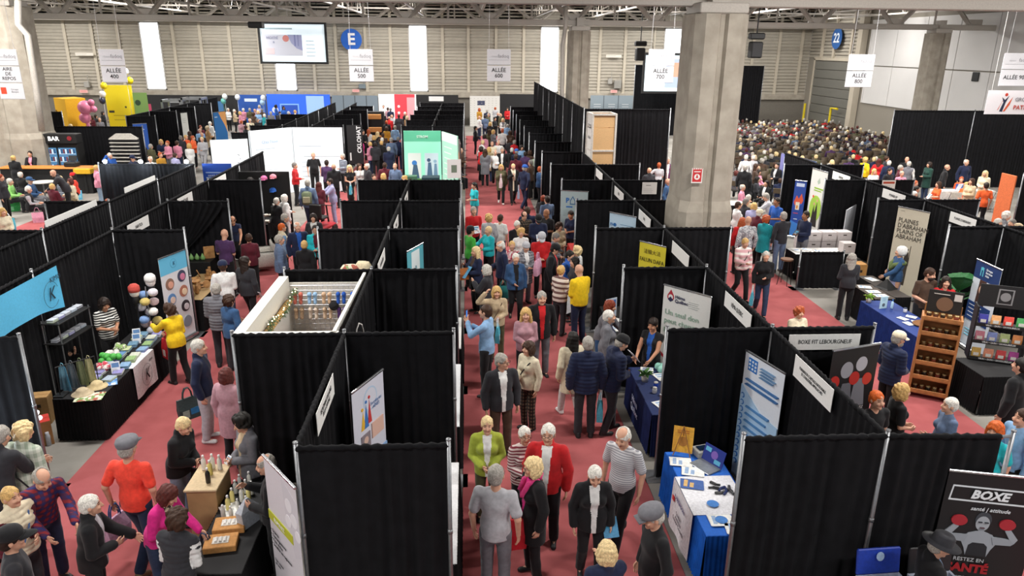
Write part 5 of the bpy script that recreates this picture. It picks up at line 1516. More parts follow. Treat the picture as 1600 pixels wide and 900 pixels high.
# --- name boards on the rails
rail_sign(CB + .06, (495, 655), (521, 590), 'SECRÉTARIAT DES AÎNÉS\nDE LA CAPITALE', 'white name board on the front rail left of the centre aisle', h=.28)
rail_sign(CB + .06, (590, 405), (601, 383), 'ASSOCIATION', 'white name board above the blue vertical banner booth')
rail_sign(CB + .06, (615, 348), (622, 333), 'CENTRE', 'third white name board along the rail left of the centre aisle')
rail_sign(CB + .06, (632, 305), (637, 295), 'MAISON', 'fourth white name board along the rail left of the centre aisle')
rail_sign(RB - .06, (1133, 460), (1174, 497), 'HÉMA-QUÉBEC', 'white name board on the rail beside the red drop logo banner', sx=.75)
rail_sign(RB - .06, (1050, 384), (1076, 408), '', 'blank white name board beside the yellow banner')
rail_sign(RB - .06, (998, 334), (1016, 351), 'FHQ', 'white name board above the small pale blue banner')
rail_sign(RB - .06, (960, 298), (974, 312), 'PÔLE', 'white name board behind the house logo banner')
rail_sign(RB - .06, (931, 271), (941, 281), '', 'farthest white name board on the right row rail')
rail_sign(RB - .06, (1242, 563), (1301, 620), 'PARKINSON CAPITALE-NATIONALE\nET CHAUDIÈRE-APPALACHES', 'wide two-line name board on the front right rail', h=.30, size=.36, sx=.8)
rail_sign(EB - .06, (1484, 338), (1524, 353), "PLAINES D'ABRAHAM", "white name board right of the cream soldier banner", sx=.75)
rail_sign(EB - .06, (1379, 300), (1414, 312), 'POWER-UP', 'white name board in the right row below the rust red poster')
rail_sign(EB - .06, (1301, 272), (1328, 281), 'SERENA', 'small white name board farthest back in the right row')
rail_sign(LB + .06, (199, 355), (232, 340), 'SABATICA', 'white name board nearest the blue cloth banner on the left rail')
rail_sign(LB + .06, (277, 311), (300, 300), 'MÉTALIVE', 'white name board farther back on the left rail')
rail_sign(LB + .06, (334, 283), (353, 275), '', 'white name board at the far bend of the left rail')
for (a, c, lb) in (((72, 352), (151, 316), 'long white board clipped along the rest area side rail'), ((196, 302), (243, 281), 'second long white board along the rest area side rail')):
 P, Q = atx(*a, L1 - .08), atx(*c, L1 - .08); m = (P.y + Q.y) / 2; w = abs(P.y - Q.y)
 e = empty('booth_sign', (L1 - .08, m, 2.28), R(90), lb, 'sign'); MB().box(-w / 2, w / 2, 0, .02, 0, .27).build('board', M_WHITE, e)
yb = YK(1) - .06; P, Q = aty(1225, 516, yb), aty(1326, 508, yb); P.x = RB + .24; Q.x = P.x + 1.06
e = empty('booth_sign', ((P.x + Q.x) / 2, yb, 2.10), 0, 'wide white name board above the black boxing banner', 'sign'); w = (Q - P).x
MB().box(-w / 2, w / 2, 0, .006, 0, .24).build('board', M_WHITE, e); letter('BOXE FIT LEBOURGNEUF', .090, e, (.01, -.006, .125), FRONT, sx=.78)
b = MB(); [b.cyl((s * w * .4, .004, .24), (s * w * .4, .004, .33), .003, n=5) for s in (-1, 1)]; b.build('hanger', M_BLACK, e)
yb = YK(5) - .06; P, Q = aty(1004, 285, yb), aty(1027, 285, yb)
sheet('posted_notice', ((P.x + Q.x) / 2, yb, P.z - .36), 0, (Q - P).x, .36, '#e4e2dc', [('l', .1, .9, .1, .5, 3, '#b5b3ae'), ('l', .25, .75, .6, .85, 1, '#77756f')], 'white notice pinned on the black drape left of the pillar', 'notice')
yb = YK(6) + .0; P, Q = aty(1379, 283, YK(5) - .06), aty(1400, 283, YK(5) - .06)
sheet('posted_notice', ((P.x + Q.x) / 2, YK(5) - .06, P.z - .34), 0, (Q - P).x, .36, '#e4dcd4', [('r', .08, .92, .72, .9, '#b5482e'), ('l', .1, .9, .1, .6, 4, '#b5a39a')], 'white poster with a rust red header on the right hand row drape', 'poster')
# --- roll-up banners
banner((411, 712), (461, 764), 2.0, '#d6d2d8', [('p', [(.55, .98), (1, .90), (1, .55), (.8, .50), (.6, .75)], '#cfcbd2'), ('d', .72, .83, .10, '#e4e1e6'), ('d', .86, .76, .10, '#e4e1e6'), ('d', .68, .72, .09, '#e4e1e6'), ('d', .95, .68, .08, '#e4e1e6'),
       ('r', .0, .78, .585, .645, '#b5b832')], 'tilted grey banner with honeycomb print and lime stripe at the front', texts=[('ÉLIMINEZ', .36, .614, .035, '#f2f2ea'), ('• Eczéma\n• Démangeaisons\n• Peau sèche\n• Sensible ou rugueuse', .04, .47, .030, '#3a3a40', dict(align='LEFT', ls=1.1)), ('Une crème\nde soin', .08, .30, .026, '#55555c', dict(align='LEFT'))])
banner((549, 616), (598, 578), 2.0, '#d9dbe8', [('d', .55, .86, .22, '#b9cfe6'), ('d', .55, .86, .19, '#d9dbe8'), ('p', [(.22, .66), (.30, .80), (.36, .66)], '#e8b83a'), ('p', [(.32, .66), (.40, .84), (.46, .66)], '#3a78c0'), ('p', [(.44, .68), (.50, .86), (.56, .68)], '#c83a3a'), ('d', .28, .82, .03, '#e8b83a'), ('d', .40, .86, .03, '#3a78c0'), ('d', .50, .88, .03, '#c83a3a'),
       ('r', .2, .48, .50, .62, '#8a7f86'), ('d', .34, .57, .07, '#d9b8a8'), ('r', .54, .92, .54, .66, '#e0b8a8'), ('p', [(0, .0), (1, .0), (1, .42), (.5, .40), (0, .30)], '#8fb4e0'), ('p', [(.0, .0), (.9, .0), (.4, .3), (0, .22)], '#d9a0a8')], 'white banner with coloured figures and hand photos behind the front drape', texts=[('Secrétariat\nAÎNÉS', .70, .80, .035, '#5a7fb0', dict(shear=.2)), ('Écoute', .5, .2, .05, '#c0485a', dict(shear=.3))])
banner((1038, 445), (1112, 465), 2.15, '#e2e3df', [('d', .16, .905, .075, '#b02a3a'), ('p', [(.09, .92), (.16, .975), (.23, .92)], '#b02a3a'), ('d', .16, .905, .05, '#e2e3df'), ('p', [(.10, .88), (.16, .91), (.22, .88), (.16, .86)], '#2a2a50'), ('l', .55, .85, .84, .91, 4, '#a0a4a4'), ('p', [(0, .34), (.14, .30), (.14, .33), (0, .37)], '#c22a3a')],
       'tall pale banner with red drop logo and sage green lettering', texts=[('Héma\nQuébec', .26, .90, .042, '#2a2a50', dict(align='LEFT', bold=.02, ls=.9)), ('Un seul don\npeut changer\nplus de 20 vies', .06, .68, .072, '#8fb09c', dict(align='LEFT', ls=1.1)), ('À partir de 18 ans\nil faut donner', .06, .50, .028, '#3a3a44', dict(align='LEFT'))])
banner((1166, 548), (1227, 585), 2.1, '#dfe6ee', [('r', .10, .34, .87, .97, '#1e6fc0')] + [('r', .12 + .08 * i, .16 + .08 * i, .885 + .028 * j, .90 + .028 * j, '#dfe6ee') for i in range(3) for j in range(3)] +
       [('p', [(0, 0), (1, 0), (1, .58), (.55, .60), (0, .74)], '#a9cbe8')] + [('d', .07, .66 - .055 * i, .05, '#2a6fb8') for i in range(11)] + [('d', .07, .66 - .055 * i, .032, '#a9cbe8') for i in range(11)] + [('l', .2, .9, .06, .62, 10, '#4f86bc'), ('l', .45, .95, .86, .95, 4, '#6f96bc'), ('l', .12, .95, .74, .82, 2, '#3a6fa8')],
       'pale blue banner with a column of ring icons')
banner((1000, 377), (1041, 387), 2.2, '#e0d23a', [('l', .08, .92, .60, .70, 2, '#b8a82a'), ('d', .5, .53, .04, '#c0462a')], 'bright yellow banner with large Chinese characters in the right row', texts=[('法輪大法', .5, .91, .055, '#6a5a1a'), ('FALUN DAFA', .5, .82, .062, '#4a4214', dict(sx=.85))])
banner((953, 332), (994, 340), 2.2, '#b9d3e6', [('d', .22, .86, .06, '#2a6aa8'), ('l', .42, .95, .82, .89, 2, '#5a86a8')], 'pale blue banner with dark blue letters, just beyond the yellow one', texts=[('FH', .12, .86, .05, '#2a6aa8', dict(bold=.02))])
banner((877, 298), (919, 300), 2.15, '#b5c9cc', [('p', [(.34, .86), (.44, .93), (.54, .86), (.54, .80), (.34, .80)], '#3a6a9a'), ('p', [(.37, .855), (.44, .905), (.51, .855), (.51, .815), (.37, .815)], '#b5c9cc'), ('r', .2, .44, .755, .775, '#2a6fc0'), ('l', .1, .9, .62, .72, 5, '#93a8ac')], 'grey-blue banner with a house shaped logo in the right row', texts=[('P', .25, .86, .10, '#1f6fc0', dict(bold=.03)), ('le', .68, .86, .10, '#283a78', dict(bold=.03))])
banner((636, 394), (661, 380), 2.2, '#5fb4c4', [('r', .25, .75, 0, .97, '#dfeef0')], 'narrow turquoise and white banner with vertical letters', texts=[('B\nI\nE\nN', .5, .70, .06, '#3a8fa0')])
banner((1302, 549), (1376, 537), 2.22, '#141416', [('d', .36, .84, .13, '#9a9aa2', 1.15), ('d', .66, .87, .12, '#b5b5bc', 1.1), ('p', [(.24, .55), (.30, .74), (.48, .74), (.56, .55)], '#6a6a72'), ('p', [(.52, .55), (.56, .76), (.76, .76), (.84, .55)], '#7a7a82'), ('d', .12, .76, .11, '#c22a22', 1.1), ('d', .54, .77, .11, '#b8281f', 1.1), ('d', .82, .75, .10, '#c83a2a', 1.1),
       ('r', .42, .84, .29, .30, '#e8e8ea'), ('r', .42, .84, .40, .41, '#e8e8ea'), ('r', .42, .435, .29, .41, '#e8e8ea'), ('r', .825, .84, .29, .41, '#e8e8ea')], 'black boxing banner with two fighters and red gloves', texts=[('RESTEZ EN', .22, .53, .028, '#d8d8da'), ('SANTÉ ACTIF', .42, .475, .06, '#b8281f', dict(bold=.03)), ('RESTEZ', .72, .535, .028, '#d8d8da'), ('FIT', .63, .35, .075, '#f0f0f2', dict(shear=.2, bold=.02)), ('Québec', .40, .435, .03, '#e0e0e2')])
e = banner((1521, 739), (1600, 747), 2.0, '#101014', [('r', .07, .94, .905, .915, '#d8dde2'), ('r', .05, .92, .815, .825, '#d8dde2'), ('p', [(.07, .915), (.085, .915), (.065, .815), (.05, .815)], '#d8dde2'), ('d', .46, .705, .085, '#3a3f46', 1.2), ('d', .46, .68, .072, '#a4a9b0', 1.35), ('r', .43, .49, .60, .65, '#8a9098'), ('p', [(.27, .56), (.33, .61), (.43, .63), (.49, .63), (.59, .61), (.65, .56), (.60, .51), (.57, .46), (.35, .46), (.32, .51)], '#9aa0a8'), ('p', [(.35, .46), (.36, .53), (.40, .55), (.52, .55), (.56, .53), (.57, .46)], '#1c2026'),
       ('p', [(.34, .60), (.14, .595), (.10, .57), (.13, .555), (.31, .55)], '#949aa2'), ('p', [(.10, .57), (.07, .60), (.17, .665), (.22, .65), (.16, .60)], '#9aa0a8'), ('p', [(.58, .60), (.78, .595), (.82, .57), (.79, .555), (.61, .55)], '#949aa2'), ('p', [(.82, .57), (.85, .60), (.75, .665), (.70, .65), (.76, .60)], '#9aa0a8'), ('d', .21, .69, .085, '#a82430', .8), ('d', .71, .69, .085, '#a82430', .8), ('r', .41, .45, .688, .693, '#2a2d33'), ('r', .475, .515, .688, .693, '#2a2d33'), ('r', .44, .485, .652, .657, '#5a4046')],
       'large black poster banner with a boxer raising red gloves', texts=[('BOXE', .46, .865, .075, '#e4e8ec', dict(shear=.25, bold=.04)), ('santé | attitude', .50, .775, .034, '#d8dde2', dict(shear=.25, bold=.01)), ('RESTEZ EN', .40, .43, .034, '#c4c8cc'), ('SANTÉ', .40, .37, .075, '#a81420', dict(bold=.05)), ('RESTEZ', .34, .30, .034, '#c4c8cc'), ('ACTIF', .40, .24, .075, '#a81420', dict(bold=.05))], w=.95)
banner((1404, 323), (1453, 333), 2.36, '#cfc8b4', [('p', [(.42, .10), (.46, .42), (.50, .50), (.58, .50), (.62, .40), (.60, .1)], '#3a342c'), ('d', .54, .53, .035, '#4a3f34'), ('r', .61, .63, .34, .58, '#3a342c'), ('p', [(.24, .14), (.27, .42), (.33, .5), (.39, .42), (.41, .14)], '#4a443a'), ('d', .32, .53, .035, '#54483c'), ('l', .1, .3, .955, .97, 1, '#8a8272')],
       "tall cream banner with soldier figures behind the costumed guide", texts=[("PLAINES\nD'ABRAHAM\nPLAINS OF\nABRAHAM", .08, .76, .075, '#3a3630', dict(align='LEFT', ls=.85, sx=.9))])
banner((1527, 405), (1566, 423), 2.0, '#dde5ee', [('r', 0, 1, .80, 1, '#16366e'), ('p', [(.24, .86), (.30, .95), (.36, .86), (.36, .93), (.24, .93)], '#5fc4d8'), ('r', .24, .27, .84, .93, '#5fc4d8'), ('r', .33, .36, .84, .93, '#5fc4d8'), ('r', .24, .36, .91, .94, '#5fc4d8'), ('d', .42, .66, .15, '#c89a86', 1.2), ('p', [(.26, .52), (.30, .80), (.55, .80), (.62, .5)], '#4a2f28'), ('d', .43, .69, .10, '#d8ab92', 1.2), ('r', 0, .9, .30, .52, '#1c3f7a'), ('l', .08, .8, .32, .50, 4, '#dde5ee'), ('l', .1, .6, .1, .2, 3, '#6fc0d8')],
       'navy and white banner with a smiling portrait at the right', texts=[('Groupe\nServices\nAide', .46, .90, .035, '#e8eef4', dict(align='LEFT', bold=.02))])
# curved fabric columns and boards of the right row
def flag_column(p1, p2, zt, bg, items, label, texts=()):
 return banner(p1, p2, zt, bg, items, label, texts, name='fabric_banner', zb=.1)
flag_column((1243, 282), (1261, 284), 2.0, '#24479c', [('r', .15, .85, .90, .96, '#c8d4ec'), ('d', .5, .62, .34, '#3f6fc8', 1.0), ('p', [(.1, .62), (.3, .74), (.5, .68), (.7, .78), (.9, .66), (.8, .6), (.5, .58), (.2, .56)], '#d9583a'), ('r', .28, .62, .48, .62, '#e4dccc'), ('r', .34, .5, .5, .56, '#d98a3a'), ('l', .15, .8, .38, .44, 1, '#d0506a'), ('l', .25, .75, .28, .33, 1, '#dfe6f4'), ('p', [(0, 0), (1, 0), (1, .2), (0, .28)], '#3a7fd0')], 'tall royal blue fabric banner with a round colourful print')
flag_column((1270, 263), (1294, 270), 2.45, '#dcdcd6', [('p', [(.5, .80), (.42, .84), (.55, .90), (.62, .83)], '#a8b8a8'), ('r', .28, .85, .735, .755, '#8fb83a'), ('r', .28, .75, .705, .72, '#8fb83a'), ('d', .5, .46, .38, '#9cc24a', 1.25), ('p', [(.3, .2), (.36, .40), (.42, .5), (.48, .40), (.52, .44), (.60, .56), (.66, .42), (.70, .2)], '#2a2420'), ('d', .42, .52, .05, '#c89a80'), ('d', .6, .58, .05, '#c89a80'), ('d', .3, .62, .05, '#d9583a')], 'white rounded banner with lime green circle and silhouettes')
P, Q = atz(1221, 238, 2.1), atz(1276, 252, 2.1)
flag_column((1221, 239), (1276, 253), 2.1, '#5f86c8', [('d', .12, .86, .07, '#dfe8f4'), ('r', 0, .1, 0, 1, '#8a8ac8'), ('r', 0, 1, 0, .35, '#c8c8e0')], 'wide slanted blue banner before the seated crowd', texts=[('LA POURVOIRIE', .55, .88, .08, '#e8eef8', dict(bold=.02, sx=.8))])
P, Q = atz(1320, 330, 1.62), atz(1337, 320, 1.62)
e = sheet('display_board', ((11.37 + 12.19) / 2, (21.0 + 21.9) / 2, 0), math.atan2(.93, .82), 1.24, 1.66, '#c9ccd2', [('r', .60, .61, 0, 1, '#a0a4aa')], 'plain pale grey folding display board in the right row', 'board', th=.03)
# left side banners
e = banner((247, 406), (289, 390), 2.0, '#d6d8dc', [('r', 0, 1, .80, 1, '#62b8dc'), ('d', .5, .90, .12, '#4a9cc0'), ('d', .5, .90, .105, '#62b8dc')] + [('d', u, v, .155, c) for u, v, c in ((.28, .68, '#8a6a5a'), (.74, .72, '#3a3f58'), (.28, .50, '#5a86b8'), (.74, .54, '#a8705a'), (.28, .30, '#5f5a52'), (.74, .36, '#2f2a30'), (.3, .13, '#b89a8a'), (.74, .17, '#7f8a96'))] + [('d', u + .02, v - .01, .09, c) for u, v, c in ((.28, .68, '#d9a08a'), (.74, .72, '#c87a98'), (.28, .50, '#d8c0b0'), (.74, .54, '#e0c8a8'), (.28, .30, '#c0b8a8'), (.74, .36, '#c8c0c4'))],
       'blue and white banner with round photos at the textile booth', texts=[('K', .5, .90, .06, '#2a5a78', dict(shear=.3))])
b = MB()
def flag(name, pts, label, col, texts=()):
 pass
# light blue cloth hung on the corner of the left rail
e = empty('hanging_cloth_banner', (LB + .07, 11.2, 0), R(90), 'sky blue cloth banner with K logo hung over the left rail', 'banner')
Ya, Yb = atx(0, 440, LB + .07).y, atx(85, 410, LB + .07).y
b = MB(); Wc = (Yb - 10.6)
b.grid(lambda u, v: ((10.6 - 11.2) + u * Wc, -.02 - .015 * math.sin(u * 14) * (1 - v), 2.36 - (1 - v) * (.80 - .16 * math.sin(u * 3.14))), 30, 10)
b.build('cloth', mat('#55b4de', .75, noise=.05), e, smooth=True)
letter('KIMO', .13, e, (Wc - .75, -.045, 2.17), '#12303f', sx=1.1); letter('K', .34, e, (Wc - .95, -.045, 1.92), '#12303f', shear=.3)
b = MB(); b.tube([(Wc - .95 + .24 * math.cos(R(a)), -.045, 1.92 + .24 * math.sin(R(a))) for a in range(20, 330, 15)], .004, 4); b.build('ring', mat('#12303f'), e)
# --- tables and what lies on them: textile booth
table(-6.72, -5.98, 11.05, 14.05, 'long black skirted table of the textile booth along the left aisle')
e = empty('hanging_logo_cloth', (-5.935, 12.62, .16), R(90), 'white cloth with black K logo hanging off the black textile table', 'cloth')
b = MB(); b.grid(lambda u, v: (-.44 + .88 * u, -.012 * math.sin(u * 9) * (1 - v) - .004, v * .61), 16, 8); b.grid(lambda u, v: (-.44 + .88 * u, v * .25, .612), 4, 3); b.build('cloth', mat('#d8d8da', .8), e, smooth=True)
letter('K', .30, e, (0, -.03, .30), FRONT, shear=.35); b = MB(); b.tube([(.2 * math.cos(R(a)), -.028, .30 + .2 * math.sin(R(a))) for a in range(0, 361, 15)], .003, 4); b.build('ring', mat(FRONT), e)
letter('KIMO', .06, e, (.22, -.028, .5), FRONT, rz=0)
rr = random.Random(4); PALC = ['#8aa870', '#7f9fc0', '#a9bccf', '#8a86b8', '#c4c8b8', '#6a8fa8', '#b8c49a', '#9aa8b8', '#5f86b0', '#d0d4cc']
k = 0
for j in range(9):
 for i in range(2):
  y = 11.75 + j * .25 + rr.uniform(-.02, .02); x = -6.12 - i * .27 + rr.uniform(-.02, .02)
  c = PALC[rr.randrange(len(PALC))]; c2 = PALC[rr.randrange(len(PALC))]
  inst('folded_cloth', 'folded', folded, [mat(c, .9), mat(c2, .9)], (x, y, .765), R(90 + rr.uniform(-12, 12)), 'small folded stack of pastel cloths on the textile table', 'cloth', 'folded cloths on the textile table', (.8, .8, rr.uniform(.5, 1.1)))
for i, (c, lb) in enumerate((('#7fb8d0', 'sky blue hanging hand towel on the textile rack'), ('#6f767c', 'grey hanging hand towel on the textile rack'), ('#8a9470', 'sage green hanging hand towel on the textile rack'), ('#c8c49a', 'pale yellow hanging hand towel on the textile rack'))):
 b = MB(); b.grid(lambda u, v: (-.06 - .05 * (1 - v) + (.12 + .10 * (1 - v)) * u, .015 * math.sin(u * 12), v * .42), 8, 6); b.grid(lambda u, v: (-.06 - .05 * (1 - v) + (.12 + .10 * (1 - v)) * u, .03 + .015 * math.sin(u * 12), v * .42), 8, 6); b.tube([(.03 * math.cos(a), .015, .45 + .035 * math.sin(a)) for a in [R(q * 30) for q in range(13)]], .005, 5)
 put('hand_towel', b, mat(c, .9), (-6.62 + i * .09, 11.28 + i * .10, .80), R(-20), lb, 'towel', smooth=True)
b = MB(); b.cyl((-.05, -.1, 0), (-.05, -.1, .50), .008); b.cyl((.35, .35, 0), (.35, .35, .50), .008); b.cyl((-.05, -.1, .50), (.35, .35, .50), .008); b.cbox((-.05, -.1, .01), (.16, .16, .02)); b.cbox((.35, .35, .01), (.16, .16, .02))
put('towel_rack', b, M_BLACK, (-6.60, 11.26, .765), 0, 'small black towel rack on the near end of the textile table', 'rack')
def cap_item(x, y, z, c, label, s=1.0, name='sun_hat'):
 def f(): return MB().lathe([(.17, .0), (.165, .012), (.10, .018), (.095, .07), (.06, .10), (.001, .105)], n=18).mesh('sunhat', [None], True)
 inst(name, 'sunhat', f, [mat(c, .85) if c in CN.values() or c[0] == '#' else c], (x, y, z), 0, label, 'hat', None, s)
cap_item(-6.22, 11.48, .765, '#c9b58a', 'cream printed sun hat lying on the textile table'); cap_item(-6.33, 11.22, .765, '#bfae90', 'second sun hat nearest the corner of the textile table')
put('placemat', MB().cbox((0, 0, .004), (.42, .30, .008), b=.003), pattern('print', '#d6d8c0', '#a85a4a', .05, '#7a9a5a'), (-6.16, 11.10, .765), R(10), 'cream printed mat on the near edge of the textile table', 'mat')
put('placemat', MB().cbox((0, 0, .004), (.34, .30, .008), b=.003), pattern('print', '#6f9fd0', '#c8d4e4', .05, '#3f6fb0'), (-6.04 - .1, 11.62, .765), R(25), 'blue printed mat on the aisle edge of the textile table', 'mat')
b = MB(); [b.ball((rr.uniform(-.16, .16), rr.uniform(-.14, .14), .05 + rr.uniform(0, .08)), .06, 8) for _ in range(12)]
put('balloon_garland', b, mat('#4fae4a', .6), (-6.45, 12.45, .79), 0, 'bunch of bright green gathered cloth on the textile table', 'cloth', smooth=True)
for i, (c, lb) in enumerate((('#c84a5a', 'red and white'), ('#8fae6a', 'moss green'), ('#d8d4d0', 'off-white'))):
 b = MB(); [b.ball((rr.uniform(-.10, .10), rr.uniform(-.10, .10), .05 + rr.uniform(0, .05)), .055, 8) for _ in range(7)]
 put('scarf_heap', b, pattern('print', c, '#ddd8d2', .03), ((-6.42, -6.5, -6.5)[i], (12.1, 12.95, 12.7)[i], .78), 0, lb + ' rolled scarves heaped on the textile table', 'scarf', smooth=True)
# shelf unit behind
e = empty('wire_shelf', (-7.34, 12.95, 0), R(84), 'black two-tier shelf with folded cloths under the blue cloth banner', 'shelf')
b = MB(); b.cbox((0, 0, 1.50), (.95, .35, .025), b=.005); b.build('shelf_board', M_BLACK, e); b = MB(); b.cbox((0, 0, 1.12), (.95, .35, .025), b=.005); b.build('shelf_board', M_BLACK, e)
for sx in (-.45, .45):
 for sy in (-.15, .15): MB().cyl((sx, sy, 0), (sx, sy, 1.55), .012).build('leg', M_POLE, e)
for i in range(5):
 for z in (1.515, 1.135):
  v = Matrix.Rotation(R(84), 3, 'Z') @ Vector((-.36 + i * .18, 0, 0))
  inst('folded_cloth', 'folded', folded, [mat(['#8f8fc4', '#9a9fa4', '#a9b8c8', '#6f6f78', '#a8b89a'][(i + int(z * 3)) % 5], .9), mat('#b8bcc4', .9)], (-7.34 + v.x, 12.95 + v.y, z), R(84), 'folded grey or lilac cloth stack on the black shelf unit', 'cloth', 'folded cloths on the shelf unit', .62)
for x, y, c, n_ in ((-6.35, 14.0, '#d8d4cc', 'cream'), (-6.55, 13.75, '#c8b0a8', 'pink')):
 pass
# mannequin heads with bonnets
def head_stand(p, zt, c, label, c2='#dedbd6'):
 P = atz(*p, zt); e = empty('bonnet_display', (P.x, P.y, 0), 0, label, 'display head')
 MB().lathe([(.001, 0), (.14, 0), (.14, .02), (.02, .03), (.02, zt - .42), (.05, zt - .38), (.07, zt - .26), (.001, zt - .2)], n=14).build('stand', M_BLACK, e, smooth=True)
 b = MB(); b.ball((0, 0, zt - .16), .095, 14, sz=1.15); b.build('head_form', mat('#e4e0da'), e, smooth=True)
 b = MB(); b.lathe([(.102, zt - .15), (.108, zt - .10), (.10, zt - .04), (.06, zt + .0), (.001, zt + .01)], n=16); b.build('bonnet', mat(c, .8), e, smooth=True)
 return e
head_stand((233, 428), 1.9, '#dcdcda', 'white bonnet on a display head in the textile booth'); head_stand((208, 444), 1.8, '#b8453c', 'red and white bonnet on a lower display head')
e = empty('hanging_bonnets', (-6.33, 14.0, 0), 0, 'cluster of pastel bonnets hanging on a stand by the round photo banner', 'hats')
MB().cyl((0, 0, 0), (0, 0, 1.7), .012).cbox((0, 0, .012), (.3, .3, .024)).build('pole', M_POLE, e)
for i in range(11):
 a = i * 2.4; c = ['#d8d4dc', '#7f9fd0', '#c8b46a', '#d6c0c4', '#b8b8c0', '#e4e2dc'][i % 6]
 MB().ball((.13 * math.cos(a), .13 * math.sin(a), 1.58 - i * .075), .10, 9, sz=.8).build('bonnet', mat(c, .85), e, smooth=True)
def carton(x, y, z, w, d, h, c, label, rz=0, lid=None, name='cardboard_box'):
 e = empty(name, (x, y, z), rz, label, 'box')
 MB().cbox((0, 0, h / 2), (w, d, h), b=.006).build('box_body', mat(c, .85, noise=.06), e)
 b = MB(); b.cbox((0, -d / 4 - .002, h + .002), (w * .99, d / 2 - .008, .006)); b.cbox((0, d / 4 + .002, h + .002), (w * .99, d / 2 - .008, .006)); b.build('flap', mat(lid or c, .85, noise=.08), e)
 b = MB(); b.cbox((0, -d / 2 - .002, h * .7), (w * .25, .006, h * .12), b=.002); b.build('handle_slot', mat('#3a2c20'), e)
 return e
carton(-7.0, 11.0, 0, .34, .30, .42, '#a9794a', 'kraft box with a red lid beside the textile table', 10, '#c83a30'); carton(-7.35, 11.75, 0, .30, .26, .5, '#b08a58', 'tall kraft box on a stool behind the textile table', .2)
put('water_bottle', MB().lathe([(.001, 0), (.036, 0), (.038, .17), (.028, .2), (.028, .24), (.001, .245)], n=12), mat('#b8bcc4', .4), (-6.84, 10.92, 0), 0, 'silver bottle standing by the kraft box', 'bottle', smooth=True)
e = empty('tablet_computer', (-6.75, 11.75, .765), R(120), 'black tablet on a small easel on the textile table', 'tablet'); b = MB(); b.M = T(rx=R(-25)); b.cbox((0, 0, .13), (.34, .012, .22), b=.005); b.build('screen', M_BLACK, e)
for i, (x, y) in enumerate(((-6.35, 13.35), (-6.15, 12.02), (-6.45, 13.6))):
 sheet('price_card', (x, y, .765), R(20), .14, .20, '#e4e6ea', [('r', .1, .9, .5, .9, '#5f86b8'), ('l', .1, .9, .1, .4, 3, '#8a8f96')], 'small upright price card, %s on the textile table' % ['middle one', 'nearest one', 'farthest one'][i], 'card', rx=R(-15))
# --- blue-lit drape at the lower left with small lamps
def lamp_clip(x, y, z, label, d=(0, -1), nm='clip_spotlight', P=60, g=None):
 e = empty(nm, (x, y, z), math.atan2(d[0], -d[1]), label, 'lamp', g)
 MB().cyl((0, .0, -.05), (0, -.18, .08), .008).build('arm', M_BLACK, e)
 MB().cyl((0, -.16, .10), (0, -.26, .04), .035, .055, n=12).build('lamp_head', M_BLACK, e, smooth=True)
 MB().cyl((0, -.255, .045), (0, -.29, .03), .065, n=12).build('bulb', mat('#f4fbff', .4, noise=0, emit=40), e)
 return e
# --- cosmetics stand
table(-3.12, -2.5, 6.75, 8.55, 'black table covered with lotions near the tilted grey banner')
e = empty('wooden_display_cabinet', (-3.32, 8.25, 0), 0, 'slim pale oak display plinth beside the cosmetics table', 'cabinet')
MB().cbox((0, 0, .5), (.36, .55, 1.0), b=.01).build('cabinet_body', mat('#b08d62', .6, noise=.10, scale=5, detail=8), e); MB().cbox((0, 0, 1.015), (.40, .60, .03), b=.006).build('top', mat('#cbb48e', .6, noise=.08), e)
def bot(x, y, z, c, label, s=1.0, cap='#e8e8e8', g=None): inst('lotion_bottle', 'bottle', bottle, [mat(c, .35, noise=0), mat(cap, .4, noise=0)], (x, y, z), 0, label, 'bottle', g, s)
for x, y, c in ((-3.42, 8.42, '#e2e2dc'), (-3.32, 8.45, '#dcdcd4'), (-3.22, 8.42, '#e4e2da'), (-3.30, 8.30, '#e0d27a'), (-3.27, 8.12, '#2a2622')): bot(x, y, 1.03, c, 'pump bottle on top of the oak plinth', 1.0, g='bottles on the oak plinth')
for i in range(14): bot(-3.0 + (i % 3) * .11 + rr.uniform(-.02, .02), 7.75 + (i // 3) * .17 + rr.uniform(-.02, .02), .765, rr.choice(['#dfdfd8', '#e2d68a', '#c8cac8', '#e4e4e0']), 'lotion bottle on the black cosmetics table', rr.uniform(.7, 1.1), g='lotion bottles on the cosmetics table')
for i, y in enumerate((7.22, 7.55)):
 e = empty('kraft_gift_box', (-2.86, y, .765), R(8), '%s kraft gift box with clear window on the cosmetics table' % ['nearer', 'farther'][i], 'box')
 MB().cbox((0, 0, .04), (.36, .26, .08), b=.008).build('box_body', mat('#c08a4e', .8), e); MB().cbox((0, 0, .083), (.18, .12, .006)).build('window', mat('#dcd8d0', .3), e)
 [MB().cyl((-.05 + q * .05, -.04, .09), (-.05 + q * .05, .04, .09), .016, n=8).build('sample_tube', mat('#e8e6e2', .4), e) for q in range(3)]
inst('leaflet', 'papers', papers, [mat('#e4e4e0'), mat('#b8b8b4')], (-2.95, 7.9, .765), R(30), 'white sheets lying behind the kraft gift boxes', 'papers')
b = MB(); b.ball((0, 0, .30), .12, 12, sz=1.0); b.cyl((0, 0, 0), (0, 0, .2), .06); put('gift_bag', MB().rings([[(-.12, -.05, 0), (.12, -.05, 0), (.12, .05, 0), (-.12, .05, 0)], [(-.14, -.05, .22), (.14, -.05, .22), (.14, .05, .22), (-.14, .05, .22)], [(-.02, -.01, .36), (.02, -.01, .36), (.02, .01, .36), (-.02, .01, .36)]]), mat('#b9bec6', .3), (-2.66, 7.62, .765), R(60), 'clear grey gift bag standing on the cosmetics table', 'bag')
